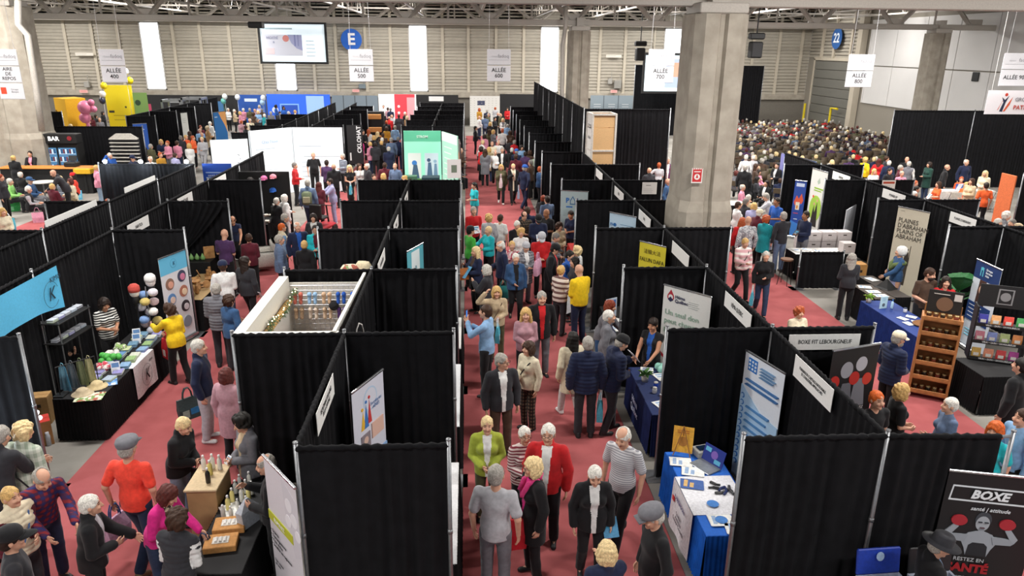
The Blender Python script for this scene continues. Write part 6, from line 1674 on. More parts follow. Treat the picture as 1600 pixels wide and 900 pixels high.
# --- white walled slipper booth in the middle row
wm = mat('#dcdad2', .6, noise=.03)
e = empty('white_booth_shell', ((CL + CB) / 2, YK(1), 0), 0, 'white panel booth shell filled with slippers and a lit garland', 'booth')
Lw = 3.05
def shell(b, x0, y0, x1, y1, z0, z1, t=.07):
 d = Vector((x1 - x0, y1 - y0)); n = Vector((-d.y, d.x)).normalized() * t / 2
 r = [(x0 - n.x, y0 - n.y), (x1 - n.x, y1 - n.y), (x1 + n.x, y1 + n.y), (x0 + n.x, y0 + n.y)]
 b.prism(r, z0, z1)
hw = (CB - CL) / 2
b = MB(); shell(b, -hw + .02, .10, -hw + .02, 2.9, .9, 2.36, .16); b.build('side_panel', wm, e)
b = MB(); shell(b, hw - .16, .10, hw - .10, 2.9, .9, 2.42, .05); b.build('side_panel', wm, e)
b = MB(); shell(b, -hw, .12, hw - .1, .12, .9, 2.40, .08); b.build('front_panel', wm, e)
b = MB()
for i in range(15): b.cyl((-.62 + i * .09, 2.86, 1.1), (-.62 + i * .09, 2.86, 2.22), .005, n=4)
for i in range(13): b.cyl((-.66, 2.855, 1.12 + i * .09), (.64, 2.855, 1.12 + i * .09), .005, n=4)
b.build('wire_grid', mat('#c8c8cc', .3, .6), e)
MB().box(-.68, .62, 2.90, 2.92, 1.0, 2.24).build('back_board', mat('#d8d4cc'), e)
b = MB(); b.cbox((-hw + .17, 1.35, 2.02), (.10, 2.4, .06), b=.01); b.build('shelf_board', mat('#c79c5e', .7, noise=.15, scale=8), e)
b = MB(); b.cbox((0, 1.5, 1.30), (1.3, 2.4, .03)); b.build('counter', mat('#6a4f3a'), e)
bx, by = (CL + CB) / 2, YK(1)
# garland
b = MB(); path = [(-hw + .22 + .03 * math.sin(t * 9), 2.8 - t * 2.6, 2.12 + .05 * math.sin(t * 13) - .12 * t) for t in [i / 46 for i in range(47)]]
for (x, y, z) in path:
 for _ in range(9):
  a = rr.uniform(0, 6.28); q = rr.uniform(-1, 1); L_ = .09; d = Vector((math.cos(a), math.sin(a), q)).normalized() * L_; s = Vector((-d.y, d.x, 0)) * .12
  c = Vector((x, y, z)); b.add([c, c + d * .5 + s, c + d, c + d * .5 - s], [(0, 1, 2, 3)])
o = b.build('leafy_garland', mat('#39532f', .8, noise=.3), None, loc=(bx, by, 0)); tag(o, 'green leafy garland with tiny lights along the white booth shell', 'garland')
bb = MB(); [bb.ball((path[i][0] + rr.uniform(-.04, .04), path[i][1], path[i][2] + rr.uniform(0, .07)), .010, 6) for i in range(0, 47, 2)]; bb.build('fairy_light', mat('#ffe6b0', .4, noise=0, emit=9), o)
SL = [['#c86a5a', '#8fb4d8', '#c8a88a', '#2456b0', '#2456b0'], ['#c0a486', '#d8c8b8', '#cbb095', '#5a3a78', '#7fb8e0'], ['#c22a2e', '#d67a98', '#d8899a', '#e0d8cc', '#cfa98a'], ['#b06a44', '#2a4fa0', '#9a9a9e', '#b9a48c', '#8a8f96']]
def slipper(x, y, z, c, rot, label, g): inst('slipper', 'slipper', lambda: shoe_mesh(.014), [mat(c, .9), mat('#e6ddd0', .9)], (x, y, z), 0, label, 'slipper', g, (.85, .9, .9), rot)
for r_, row in enumerate(SL[:2]):
 for i, c in enumerate(row):
  for s in (-1, 1): slipper(bx - .5 + i * .25 + s * .05, by + 2.80, 2.02 - r_ * .28, c, (R(72), 0, 0), 'slipper hanging on the wire grid of the white booth', 'slippers on the wire grid')
for r_, row in enumerate(SL[2:]):
 for i, c in enumerate(row):
  for s in (-1, 1): slipper(bx - .45 + i * .24 + s * .05, by + 2.3 - r_ * .4, 1.44 - r_ * .10, c, (R(25), 0, 0), 'slipper laid out on the counter of the white booth', 'slippers on the counter')
for i in range(16):
 c = rr.choice(['#c02a30', '#e07a98', '#3060b8', '#b8926a', '#e4dcd0', '#a08a78', '#5f3a80', '#d8a0a8'])
 b = MB(); b.rings([[(.045 * math.cos(a) * k_, .03 * math.sin(a) * k_, z_) for a in [R(q * 45) for q in range(8)]] for k_, z_ in ((.7, 0), (1, .06), (1.1, .12), (.8, .17))])
 put('mitten', b, mat(c, .9), (bx - .60 + rr.random() * 1.1, by + .9 + rr.random() * .9, 1.335), rr.random() * 3, 'knitted mitten lying in the slipper booth', 'mitten', 'mittens in the white booth')
put('black_pompom', MB().ball((0, 0, 0), .09, 12), mat('#1b1b1e', .95), (bx + .12, by + 2.74, 1.86), 0, 'round black knitted ball hanging on the wire grid', 'ball', smooth=True)
# white canvas tote on a hanger by the rail
b = MB(); b.grid(lambda u, v: (-.19 + .38 * u, .02 * math.sin(u * 5 + v), v * .62), 8, 8); b.grid(lambda u, v: (-.19 + .38 * u, .05 + .02 * math.sin(u * 5 + v), v * .62), 8, 8); b.tube([(-.17, .03, .6), (-.10, .03, .8), (0, .03, .86), (.10, .03, .8), (.17, .03, .6)], .012, 6)
e = empty('canvas_tote', (CB + .12, YK(1) + .75, 1.42), R(75), 'white canvas tote with red and black print hanging from the middle rail', 'bag')
b.build('bag_body', mat('#cfccc8', .9), e, smooth=True); letter('A', .2, e, (.0, -.03, .12), '#b83a34', bold=.03); letter('R', .16, e, (.1, -.03, .28), '#2a2a2c')
# pillows booth behind
for x, y, rz, c, lb in ((-2.22, YK(2) + .55, .2, pattern('print', '#dcd2b8', '#a85a4a', .09, '#8aa06a'), 'cream cushion printed with fruit standing in the middle row'), (-1.98, YK(2) + .75, -.3, mat('#cfc3a4', .9), 'large rounded beige pillow in the middle row')):
 b = MB(); rings = []
 for i in range(13):
  t = i / 12; w_ = .26 * math.sin(math.pi * (.12 + .80 * t)) ** .6; rings.append([(w_ * math.cos(a), .13 * math.sin(a) * math.sin(math.pi * (.1 + .8 * t)), .74 * t) for a in [R(q * 30) for q in range(12)]])
 b.rings(rings); put('cushion', b, c, (x, y, 1.62), rz, lb, 'cushion', smooth=True)
carton(-2.05, YK(2) + .65, 0, .95, .6, 1.6, '#1a1a1c', 'black clothed display plinth carrying the cushions', 0, name='display_plinth')
e = sheet('framed_print', (-2.95, YK(2) + .25, 1.62), R(-12), .50, .62, '#93a893', [('p', [(.05, .3), (.35, .75), (.6, .4), (.95, .8), (.95, .05), (.05, .05)], '#4f6f5a'), ('r', .05, .95, .6, .62, '#dfe4dc'), ('d', .4, .6, .1, '#dfe4dc')], 'framed green landscape print above the slipper booth', 'picture', frame='#d0d2cc'); MB().cyl((0, .02, -1.62), (0, .02, 0), .015).cbox((0, .02, -1.61), (.3, .3, .02)).build('stand', M_BLACK, e)
# --- armchair and wooden crafts
e = empty('armchair', (-5.95, 20.75, 0), R(-70), 'white rounded armchair by the left aisle', 'armchair')
wmat = mat('#c4c0b8', .7)
MB().cbox((0, 0, .25), (.75, .72, .30), b=.07).build('seat', wmat, e, smooth=True); MB().cbox((0, .33, .58), (.75, .16, .55), b=.07).build('backrest', wmat, e, smooth=True)
for s in (-1, 1): MB().cbox((s * .36, 0, .38), (.14, .74, .46), b=.06).build('armrest', wmat, e, smooth=True)
table(-6.75, -6.0, 15.9, 17.9, 'table piled with carved wooden pieces in the crafts booth', top='#a98c5f')
wood = mat('#b88a54', .7, noise=.25, scale=9, color2='#8a5f34')
for i in range(24):
 t = i % 4; b = MB(); lb = 'carved wooden piece on the crafts table'
 if t == 0: b.lathe([(.001, 0), (.05, 0), (.11, .05), (.12, .07), (.10, .06), (.04, .02), (.001, .018)], n=14); n_ = 'wooden_bowl'
 elif t == 1: b.M = T(rx=R(70)); b.lathe([(.001, 0), (.10, 0), (.10, .02), (.001, .02)], n=14, sx=.8); n_ = 'wood_slice'
 elif t == 2: b.cbox((0, 0, .012), (.30, .12, .024), b=.01); b.cyl((.15, 0, .012), (.22, 0, .012), .014, n=6); n_ = 'cutting_board'
 else: b.lathe([(.001, 0), (.04, 0), (.05, .06), (.03, .14), (.035, .2), (.001, .21)], n=12); n_ = 'wooden_vase'
 put(n_, b, wood, (-6.68 + rr.random() * .6, 16.0 + rr.random() * 1.8, .775 + (.09 if t == 1 else 0)), rr.random() * 3, 'carved %s on the crafts booth table' % n_.replace('_', ' '), n_.split('_')[1] if '_' in n_ else 'wood', n_.replace('_', ' ') + 's on the crafts table', smooth=t in (0, 3))
e = empty('display_plinth', (-6.85, 18.4, 0), 0, 'black stepped plinth with green gourds and wooden frame', 'plinth'); MB().cbox((0, 0, .5), (.7, .6, 1.0), b=.01).build('plinth_body', M_BLACK, e)
for i in range(3): put('gourd', MB().lathe([(.001, 0), (.05, .01), (.065, .06), (.04, .11), (.02, .15), (.001, .18)], n=12), mat('#6f9a5a', .5), (-7.02 + i * .14, 18.3, 1.0), 0, 'green glazed gourd vase on the black plinth', 'vase', 'gourd vases on the plinth', smooth=True)
put('wooden_block', MB().cbox((0, 0, .16), (.26, .05, .32), b=.01), wood, (-6.62, 18.45, 1.0), .4, 'upright wooden block on the black plinth', 'wood')
e = empty('wood_carving', (-6.42, 15.55, 0), 0, 'tall leopard patterned carved log with a straw hat beside the banner', 'sculpture')
MB().lathe([(.001, 0), (.14, 0), (.16, .4), (.13, .9), (.11, 1.25), (.001, 1.27)], n=14).build('log', pattern('print', '#b08a5a', '#3a2418', .06), e, smooth=True); MB().lathe([(.10, 1.2), (.24, 1.27), (.22, 1.5), (.12, 1.62), (.001, 1.64)], n=16).build('straw_top', mat('#c8a86a', .8), e, smooth=True)
# swagged drape of the crafts booth
me = MB(); me.grid(lambda u, v: (u * 1.4 * (1 - .75 * (1 - v) ** 1.2) , .04 * math.sin(u * 50) * v + .03 * math.sin(u * 23), 1.2 + v * 1.2), 120, 12)
tag(me.build('swag_curtain', M_DRAPE, None, True, loc=(LB + .05, YK(4) - .10, 0)), 'gathered black curtain swept to one side above the crafts booth', 'curtain')
# --- hat booth beyond the crafts booth
table(-7.3, -6.4, 24.9 - 1.7, 26.4, 'black table of the hat booth by the left aisle')
e = empty('hat_wall', (-7.2, YK(6) - .12, 0), 0, 'black display wall hung with small bags and hats', 'display wall'); MB().cbox((.3, 0, 1.1), (1.9, .05, 2.2), b=.01).build('wall_panel', M_BLACK, e)
for i, (x, z, c, k_) in enumerate(((-.45, 1.95, '#c8bfa4', 'bottle_bag'), (-.45, 1.45, '#c8bfa4', 'bottle_bag'), (.0, 1.9, '#2a2624', 'cap'), (.45, 1.95, '#c86a98', 'cap'), (.75, 2.0, '#d88a98', 'cap'), (.05, 1.55, '#b08a50', 'bottle_bag'), (.7, 1.55, '#2a66c0', 'cap'))):
 b = MB()
 if k_ == 'bottle_bag': b.lathe([(.001, 0), (.06, .0), (.07, .1), (.065, .28), (.03, .33), (.001, .34)], n=12)
 else: b.lathe([(.11, 0), (.12, .02), (.10, .09), (.05, .13), (.001, .14)], n=14); b.cbox((0, -.13, .01), (.14, .1, .012))
 put(k_, b, mat(c, .85), (-7.2 + x, YK(6) - .25, z), 0, '%s hung on the hat booth wall, %s' % ({'#c8bfa4': 'cream knitted pouch', '#b08a50': 'tan pouch', '#2a2624': 'black cap', '#c86a98': 'pink and white cap', '#d88a98': 'rosy cap', '#2a66c0': 'blue cap'}[c], ['top left', 'below its twin', 'centre top', 'right of centre', 'rightmost', 'lower centre', 'lower right'][i]), 'hat' if k_ == 'cap' else 'pouch', smooth=True)
for i in range(9): inst('folded_cloth', 'folded', folded, [mat(rr.choice(['#c8c4bc', '#8a7a6a', '#2a2a2e', '#d8d4cc', '#b08a78']), .9), mat('#cfcac0', .9)], (-7.0 + (i % 3) * .25, 23.4 + (i // 3) * .9, .765), rr.random(), 'folded knit lying on the hat booth table', 'cloth', 'folded knits on the hat table', .9)
b = MB(); b.rings([[(-.2, -.08, 0), (.2, -.08, 0), (.2, .08, 0), (-.2, .08, 0)], [(-.24, -.03, .42), (.24, -.03, .42), (.24, .03, .42), (-.24, .03, .42)]]); b.tube([(-.1, 0, .4), (-.07, 0, .6), (.07, 0, .6), (.1, 0, .4)], .012, 6)
put('canvas_tote', b, mat('#d4d0c8', .9), (-6.25, 24.4, .78), R(20), 'large white canvas tote on the end of the hat table', 'bag')
# mobility scooter
P = atz(505, 352, .3); e = empty('mobility_scooter', (P.x, P.y, 0), R(160), 'dark mobility scooter with red trim at the hat booth', 'scooter')
MB().cbox((0, 0, .28), (.5, .95, .14), b=.05).build('chassis', mat('#a82430', .4), e); MB().cbox((0, .18, .62), (.46, .44, .10), b=.04).build('seat', M_BLACK, e); MB().cbox((0, .42, .88), (.44, .10, .5), b=.04).build('backrest', M_BLACK, e)
MB().cyl((0, -.38, .3), (0, -.28, .95), .03).build('tiller', M_BLACK, e); MB().cyl((-.24, -.28, .95), (.24, -.28, .95), .016).build('handlebar', M_BLACK, e)
for s in (-1, 1):
 for y in (-.36, .36): MB().cyl((s * .24 - .04, y, .14), (s * .24 + .04, y, .14), .14, n=16).build('wheel', mat('#1a1a1a', .8), e)
# ---------------------------------------------------------------- navy table, blue table
table(2.86, 3.62, 10.15, 11.95, 'navy skirted table of the blood donation booth', '#1a2a58', '#141f48')
e = empty('table_logo', (2.82, 11.1, .1), R(-90), 'pale curved logo on the side of the navy table', 'logo'); letter('Héma\nQuébec', .16, e, (0, -.02, .32), '#a9b4d0', bold=.02)
def sheets(pts, z, label, g, c='#e2e2de', s=1.0):
 for x, y, rz in pts: inst('leaflet', 'papers', papers, [mat(c), mat('#8fa8c8')], (x, y, z), R(rz), label, 'papers', g, s)
sheets([(3.35, 11.5, 10), (3.42, 10.95, 70), (3.1, 10.45, 15), (3.3, 10.35, 80), (3.15, 11.75, -20)], .765, 'white leaflet lying on the navy table', 'leaflets on the navy table')
def plant(x, y, z, label, s=1.0, pot='#b8b4ac', leaf='#4f7a3f', n=26, L=.16, name='potted_plant', big=False):
 e = empty(name, (x, y, z), 0, label, 'plant'); MB().lathe([(.001, 0), (.05 * s, 0), (.065 * s, .11 * s), (.055 * s, .11 * s), (.05 * s, .10 * s), (.001, .10 * s)], n=14).build('pot', mat(pot, .6), e, smooth=True)
 b = MB(); r = random.Random(n)
 for i in range(n):
  a = r.uniform(0, 6.28); t = r.uniform(.3, 1.2); d = Vector((math.cos(a) * math.cos(t), math.sin(a) * math.cos(t), math.sin(t))); l = L * s * r.uniform(.6, 1.1); w = d.cross(Vector((0, 0, 1))).normalized() * l * (.45 if big else .18)
  c = Vector((0, 0, .10 * s)) + (d * l * .6 if big else d * .01); m = c + d * l * .55 + Vector((0, 0, .01)); q = c + d * l - Vector((0, 0, l * .25))
  if big: b.tube([(0, 0, .1 * s), tuple(c)], .006, 4)
  b.add([c, m + w, q, m - w], [(0, 1, 2), (0, 2, 3)])
 b.build('leaves', mat(leaf, .6, noise=.2), e)
plant(3.02, 11.35, .765, 'small green plant in a jar on the navy table', 1.1)
for i, (x, y, c, n_) in enumerate(((3.15, 11.1, '#2a4fc0', 'blue'), (3.2, 10.8, '#c89a5a', 'amber'), (3.08, 10.9, '#d8d8dc', 'clear'))): inst('jar', 'jar', jar, [mat(c, .3), mat('#c8c4bc', .4)], (x, y, .765), 0, n_ + ' small jar on the navy table', 'jar')
b = MB(); [b.ball((rr.uniform(-.10, .10), rr.uniform(-.08, .08), .06), .07, 8) for _ in range(8)]; put('plastic_bag', b, mat('#8fc8b8', .3), (3.42, 11.75, .765), 0, 'crumpled mint green bag on the navy table', 'bag', smooth=True)
table(2.78, 3.52, 7.15, 9.05, 'bright blue skirted table with a laptop right of the centre aisle', '#1660c0', '#1258b8')
e = empty('printed_cloth', (0, 0, 0), 0, 'white printed cloth lying over the blue table and down its side', 'cloth')
b = MB(); cm = [mat('#d9d9de', .8), mat('#5a6a9a', .8), mat('#c22a2e', .8)]
b.box(2.745, 3.50, 7.55, 8.40, .762, .768); b.grid(lambda u, v: (2.735 - .03 * (1 - v) - .012 * math.sin(u * 11) * (1 - v), 8.40 - .85 * u, .08 + .688 * v), 14, 8)
b.box(2.70, 2.706, 8.22, 8.30, .50, .57, 2); b.build('cloth', cm, e, smooth=False)
letter('PARKINSON', .085, e, (2.70, 7.98, .62), '#3a3f78', rz=R(-90), sx=.9); letter('Québec\nActivités\nÉcoute Conseils', .07, e, (2.69, 7.95, .38), '#5a5a64', rz=R(-90))
e = empty('laptop', (3.22, 8.62, .765), R(-60), 'open grey laptop on the blue table', 'laptop')
MB().cbox((0, 0, .01), (.36, .25, .018), b=.005).build('keyboard', mat('#8f949a', .35, .5), e)
b = MB(); b.M = T(0, .12, .015, rx=R(-18)); b.box(-.18, .18, 0, .012, 0, .24); mm = [mat('#1d2a6a', .3, noise=0, emit=.5)]; graphics(b, mm, [('r', .08, .35, .6, .85, '#5fb4d8'), ('r', .6, .9, .1, .35, '#5fb4d8'), ('d', .55, .55, .16, '#7a5ab0')], .36, .24, y=-.001); b.build('screen', mm, e)
e = empty('easel_card', (2.98, 8.92, .765), R(-20), 'orange yellow card on a tiny wooden easel at the blue table', 'card')
b = MB(); mm = [mat('#e0a83a', .6)]; b.M = T(rx=R(-15)); b.box(-.14, .14, 0, .01, .05, .42); graphics(b, mm, [('d', .5, .5, .25, '#a8702a'), ('l', .2, .8, .75, .9, 2, '#b8503a')], .28, .42); b.build('card', mm, e)
b = MB(); [b.cyl((s * .12, -.02, 0), (0, .02, .46), .008, n=5) for s in (-1, 1)]; b.cyl((0, .18, 0), (0, .02, .45), .008, n=5); b.build('easel', mat('#9a6a34'), e)
e = empty('phone_box', (3.28, 8.95, .765), R(15), 'grey box with a dark phone on top beside the easel card', 'box'); MB().cbox((0, 0, .05), (.24, .20, .10), b=.01).build('box_body', mat('#9a9a96'), e); MB().cbox((0, 0, .107), (.15, .12, .012), b=.004).build('phone', mat('#14243a', .2), e)
sheets([(2.92, 8.75, 75), (3.02, 8.5, 70), (3.05, 7.42, 85), (3.2, 7.25, 80), (3.28, 7.05 + .22, 60)], .77, 'white leaflet lying on the blue table', 'leaflets on the blue table')
for x, y, lb in ((3.0, 7.75, 'farther'), (3.0, 7.42, 'nearer')): put('round_badge', MB().lathe([(.001, 0), (.075, 0), (.075, .004), (.001, .004)], n=18), mat('#3a78c0'), (x + .05, y, .785), 0, lb + ' round blue print on the sheets of the blue table', 'badge')
for i in range(7): put('massage_gadget', MB().cbox((0, 0, .018), (.10, .035, .036), b=.01).cyl((.04, 0, .02), (.09, .03, .02), .015, n=8), mat(['#17171a', '#1d2a5a', '#2a2a2e'][i % 3], .4), (3.20 + (i % 3) * .09, 7.98 + (i // 3) * .11, .768), i * .9, 'small black and navy gadget on the white printed cloth', 'gadget', 'gadgets on the white cloth')
inst('leaflet', 'papers', papers, [mat('#3a5a98'), mat('#c8a46a')], (2.92, 8.2, .77), R(70), 'blue and gold brochure on the white printed cloth', 'papers')
# white tables at the aisle edge of the middle row
for (y0, y1, lb, sk, tp) in ((6.8, 8.9, 'narrow table with long white top behind the front drape', '#111113', '#dcdcde'), (9.9, 12.2, 'black skirted table with white papers at the aisle edge', '#121214', '#d2d4d6'), (12.9, 14.6, 'black table with tall white sheets at the aisle edge', '#121214', '#d8d8d6')):
 table(-.62, -.16, y0, y1, lb, tp, sk, amp=.02)
table(-.75, -.2, 22.2, 26.5, 'table with signs at the edge of the middle row beyond the turquoise vendor'); table(2.9, 3.5, 19.2, 20.7, 'red covered table before the house logo banner', '#b8281f', '#b8281f')
table(2.9, 3.4, 13.4, 15.2, 'black table holding leaflets behind the yellow sweatshirt'); sheets([(3.0, 13.8, 0), (3.1, 14.3, 40)], .765, 'leaflet on the black table behind the yellow sweatshirt', 'leaflets behind the yellow sweatshirt')
e = sheet('leaflet_stand', (3.02, 14.5, .765), R(30), .3, .42, '#c8d4e4', [('r', .1, .9, .5, .9, '#3a6fb8'), ('l', .1, .9, .1, .4, 3, '#8a8f96')], 'upright blue and white leaflet stand near the yellow sweatshirt', 'stand')
# ---------------------------------------------------------------- right row booths
table(9.0, 9.72, 13.1, 15.4, 'navy skirted table with plants and cards in the right row', '#1f3a80', '#1a3272')
plant(9.1, 15.25, .765, 'small lime green plant on the navy right row table', 1.0, leaf='#8fb44a'); plant(9.45, 13.35, .775, 'potted succulent on a white dish on the navy right row table', 1.0, leaf='#5f8a6a')
put('white_dish', MB().lathe([(.001, 0), (.14, 0), (.17, .02), (.16, .022), (.13, .008), (.001, .008)], n=18), M_WHITE, (9.45, 13.35, .765), 0, 'round white dish under the succulent', 'dish', smooth=True)
sheet('table_card', (9.22, 14.85, .765), R(15), .20, .28, '#bfe0ea', [('l', .2, .8, .6, .9, 3, '#3a8fb0'), ('d', .5, .3, .2, '#5a6a70')], 'light blue upright card on the navy right row table', 'card')
inst('lotion_bottle', 'bottle', bottle, [mat('#b8d8ec', .2), mat('#2a6ab8')], (9.42, 14.85, .765), 0, 'clear water bottle on the navy right row table', 'bottle'); inst('mug', 'jar', jar, [mat('#e4e4e8'), mat('#2a3a5a')], (9.58, 14.6, .765), 0, 'white printed mug on the navy right row table', 'mug')
sheets([(9.3, 14.2, 20), (9.5, 14.0, 70), (9.25, 13.9, 5), (9.55, 14.3, 40)], .765, 'white card lying on the navy right row table', 'cards on the navy right row table', s=.7)
put('wooden_tray', MB().lathe([(.001, 0), (.16, 0), (.18, .03), (.16, .03), (.15, .01), (.001, .01)], n=16, sx=1.3), mat('#8a5f3a'), (9.52, 13.85, .77), .5, 'oval wooden tray on the navy right row table', 'tray', smooth=True)
P = atz(1498, 440, 1.35); carton(P.x, P.y, 0, .4, .4, .6, '#1a1a1c', 'small black stand under the large fan leaved plant', name='plant_stand'); plant(P.x, P.y, .61, 'large fan leaved monstera beside the navy portrait banner', 2.4, pot='#2a2a2c', leaf='#2f6a3a', n=18, L=.26, big=True)
table(9.4, 9.9, 15.5, 16.6, 'narrow dark table covered with map sheets beside the long grey-haired visitor', '#4a4038', '#141416'); table(9.92, 10.32, 15.6, 17.3, 'long dark display table before the costumed guide', '#3f3833', '#141416')
sheets([(9.6, 16.35, 70), (9.62, 16.0, 80), (9.65, 15.7, 85), (10.1, 16.95, 10)], .765, 'map sheet on the dark table before the costumed guide', 'map sheets on the display table')
b = MB(); b.rings([[(-.2, -.2, 0), (.2, -.2, 0), (.2, .2, 0), (-.2, .2, 0)], [(-.15, -.15, .03), (.15, -.15, .03), (.15, .15, .03), (-.15, .15, .03)], [(-.01, -.01, .22), (.01, -.01, .22), (.01, .01, .22), (-.01, .01, .22)]]); put('black_pyramid', b, M_BLACK, (10.1, 16.3, .765), .4, 'low black pyramid shape on the display table', 'sculpture')
drape(8.95, 18.55, 10.15, 18.55, 'low black half height drape before the white box table', h=1.05, p1=True)
e = empty('bar_stool', (8.75, 18.9, 0), 0, 'thin black bar stool by the low drape', 'stool'); MB().lathe([(.001, .72), (.17, .72), (.17, .76), (.001, .76)], n=16).build('seat', mat('#6a4a34'), e)
for a in range(4): MB().cyl((.12 * math.cos(a * 1.57), .12 * math.sin(a * 1.57), .72), (.2 * math.cos(a * 1.57), .2 * math.sin(a * 1.57), 0), .010, n=5).build('leg', M_BLACK, e)
table(9.2, 10.9, 19.35, 20.02, 'white topped black table covered with white boxes in the right row', '#d8d6d2')
k = 0
for i in range(5):
 for j in range(4):
  if i + j > 5: continue
  x, y = 10.2 + (i % 3) * .46, 20.6 + (i // 3) * .5; z = (.0 if i > 2 else 0) + j * .28
  carton(x, y, z, .42, .36, .27, '#cfc6c4', 'white carton in column %s, %s from the floor' % (['one', 'two', 'three', 'four', 'five'][i], ['lowest', 'second', 'third', 'topmost'][j]) + ' behind the white topped table')
carton(10.75, 19.55, .77, .35, .3, .27, '#cfc6c4', 'single white carton on the end of the white topped table'); carton(10.8, 18.9, 0, .36, .36, .62, '#b8864a', 'tall brown carton beside the grey display board')
table(9.15, 10.25, 22.48, 23.0, 'white table crowded by visitors right of the pillar', '#d8d4ce', '#cfcac4'); table(8.3, 10.3, 26.0, 26.8, 'far white table of the pillar aisle', '#d8d4ce')
sheets([(9.4, 19.7, 10), (9.7, 19.8, 40), (10.0, 19.65, 80)], .765, 'flyer on the white topped table', 'flyers on the white topped table')
sheets([(9.4, 22.7, 20), (9.7, 22.75, 60), (10.0, 22.7, 10)], .765, 'sheet on the crowded white table', 'sheets on the crowded white table')
# jar rack
e = empty('wooden_jar_rack', (8.62, 12.02, 0), R(-32), 'wooden shelf rack filled with rows of jars', 'rack'); wd = mat('#a8713f', .6, noise=.2, scale=8)
for s in (-.31, .31): MB().cbox((s, .05, .82), (.04, .36, 1.64), b=.006).build('side_panel', wd, e)
MB().cbox((0, .22, .95), (.60, .02, 1.7)).build('back_panel', wd, e); b = MB(); mm = [mat('#1d1a18')]; b.M = T(0, .16, 1.66); b.box(-.28, .28, 0, .02, 0, .42); graphics(b, mm, [('d', .5, .4, .24, '#7a5a44'), ('l', .15, .85, .75, .9, 1, '#d8d0c8'), ('r', .74, .96, .6, .9, '#cfcac4')], .56, .42); b.build('header_board', mm, e)
for j in range(6):
 z = .12 + j * .29; MB().cbox((0, .05, z), (.60, .34, .025), b=.004).build('shelf', wd, e); MB().cbox((0, -.115, z + .04), (.60, .02, .07), b=.004).build('shelf_lip', wd, e)
 for i in range(5):
  v = Matrix.Rotation(R(-32), 3, 'Z') @ Vector((-.22 + i * .11, .02, 0))
  inst('jar', 'jar', jar, [mat(['#3a241a', '#5a3424', '#2a2018', '#6a4a2a', '#7a3a2a'][(i + j) % 5], .25), mat('#b8a070', .35, .5)], (8.62 + v.x, 12.02 + v.y, z + .013), 0, 'preserve jar on the wooden rack', 'jar', 'jars on the wooden rack')
# snack display
table(9.1, 10.3, 11.3, 12.15, 'black skirted table under the black snack display'); table(10.3, 11.4, 10.2, 11.1, 'second black skirted table at the right border')
e = empty('snack_display', (9.75, 12.0, .765), R(-25), 'black tiered display rack packed with coloured snack bags', 'display rack')
for s in (-.42, .42): MB().cbox((s, .05, .52), (.03, .30, 1.04), b=.004).build('side_panel', M_BLACK, e)
for j in range(3): MB().cbox((0, .03, .02 + j * .33), (.84, .30, .02)).build('shelf', M_BLACK, e); MB().cbox((0, -.13, .05 + j * .33), (.84, .012, .06)).build('shelf_front', M_BLACK, e); letter('VRAI • SAIN • SAVOUREUX', .045, e, (0, -.14, .05 + j * .33), '#e4e4e4')
b = MB(); mm = [mat('#1a1a1c')]; b.M = T(0, .1, 1.0); b.box(-.42, .42, 0, .02, 0, .42); graphics(b, mm, [('r', .35, .65, .15, .85, '#8a8a8c'), ('r', .38, .62, .2, .8, '#1a1a1c'), ('d', .5, .5, .1, '#8a8a8c')], .84, .42); b.build('header_board', mm, e)
for j in range(3):
 for i in range(4):
  v = Matrix.Rotation(R(-25), 3, 'Z') @ Vector((-.30 + i * .20, -.02, 0)); c = [['#c8a04a', '#d88a6a', '#c83a3a', '#a83a8a'], ['#c87a8a', '#7f8fc8', '#a8b87a', '#d88a4a'], ['#3a3a9a', '#e0a46a', '#d8483a', '#4aa05a']][j][i]
  b = MB(); b.rings([[(-.07, -.03, 0), (.07, -.03, 0), (.07, .03, 0), (-.07, .03, 0)], [(-.075, -.03, .10), (.075, -.03, .10), (.075, .03, .10), (-.075, .03, .10)], [(-.075, -.005, .19), (.075, -.005, .19), (.075, .005, .19), (-.075, .005, .19)]]); b.box(-.045, .045, -.035, -.03, .04, .10, 1)
  put('snack_bag', b, [mat(c, .35), mat('#e8e4dc', .5)], (9.75 + v.x, 12.0 + v.y, .796 + j * .33), R(-25), 'snack bag on the black tiered rack', 'snack bag', 'snack bags on the tiered rack')
# bins at the lower right
for x, c, lb in ((4.42, '#1c3aa0', 'pale storage tub with a blue lid propped behind it'), (5.0, '#17171a', 'second pale storage tub with a black lid at the bottom edge')):
 e = empty('storage_tub', (x, 6.15, 0), R(3), lb, 'tub'); e.scale = (1, 1, 1.16); MB().rings([[(-.20, -.15, 0), (.20, -.15, 0), (.20, .15, 0), (-.20, .15, 0)], [(-.25, -.19, .72), (.25, -.19, .72), (.25, .19, .72), (-.25, .19, .72)], [(-.22, -.16, .72), (.22, -.16, .72), (.22, .16, .72), (-.22, .16, .72)], [(-.2, -.14, .5), (.2, -.14, .5), (.2, .14, .5), (-.2, .14, .5)]]).build('tub_body', mat('#a9b0c0', .5), e)
 b = MB(); b.M = T(0, .19, .72, rx=R(-12)); b.cbox((0, 0, .13), (.50, .03, .26), b=.02); b.build('lid', mat(c, .5), e); b = MB(); b.M = T(0, .165, .72, rx=R(-12)); b.yprism([(.045 * math.cos(a), .19 + .045 * math.sin(a)) for a in [R(q * 24) for q in range(15)]], -.015, -.010); b.build('round_emblem', mat('#9fb8d8'), e)
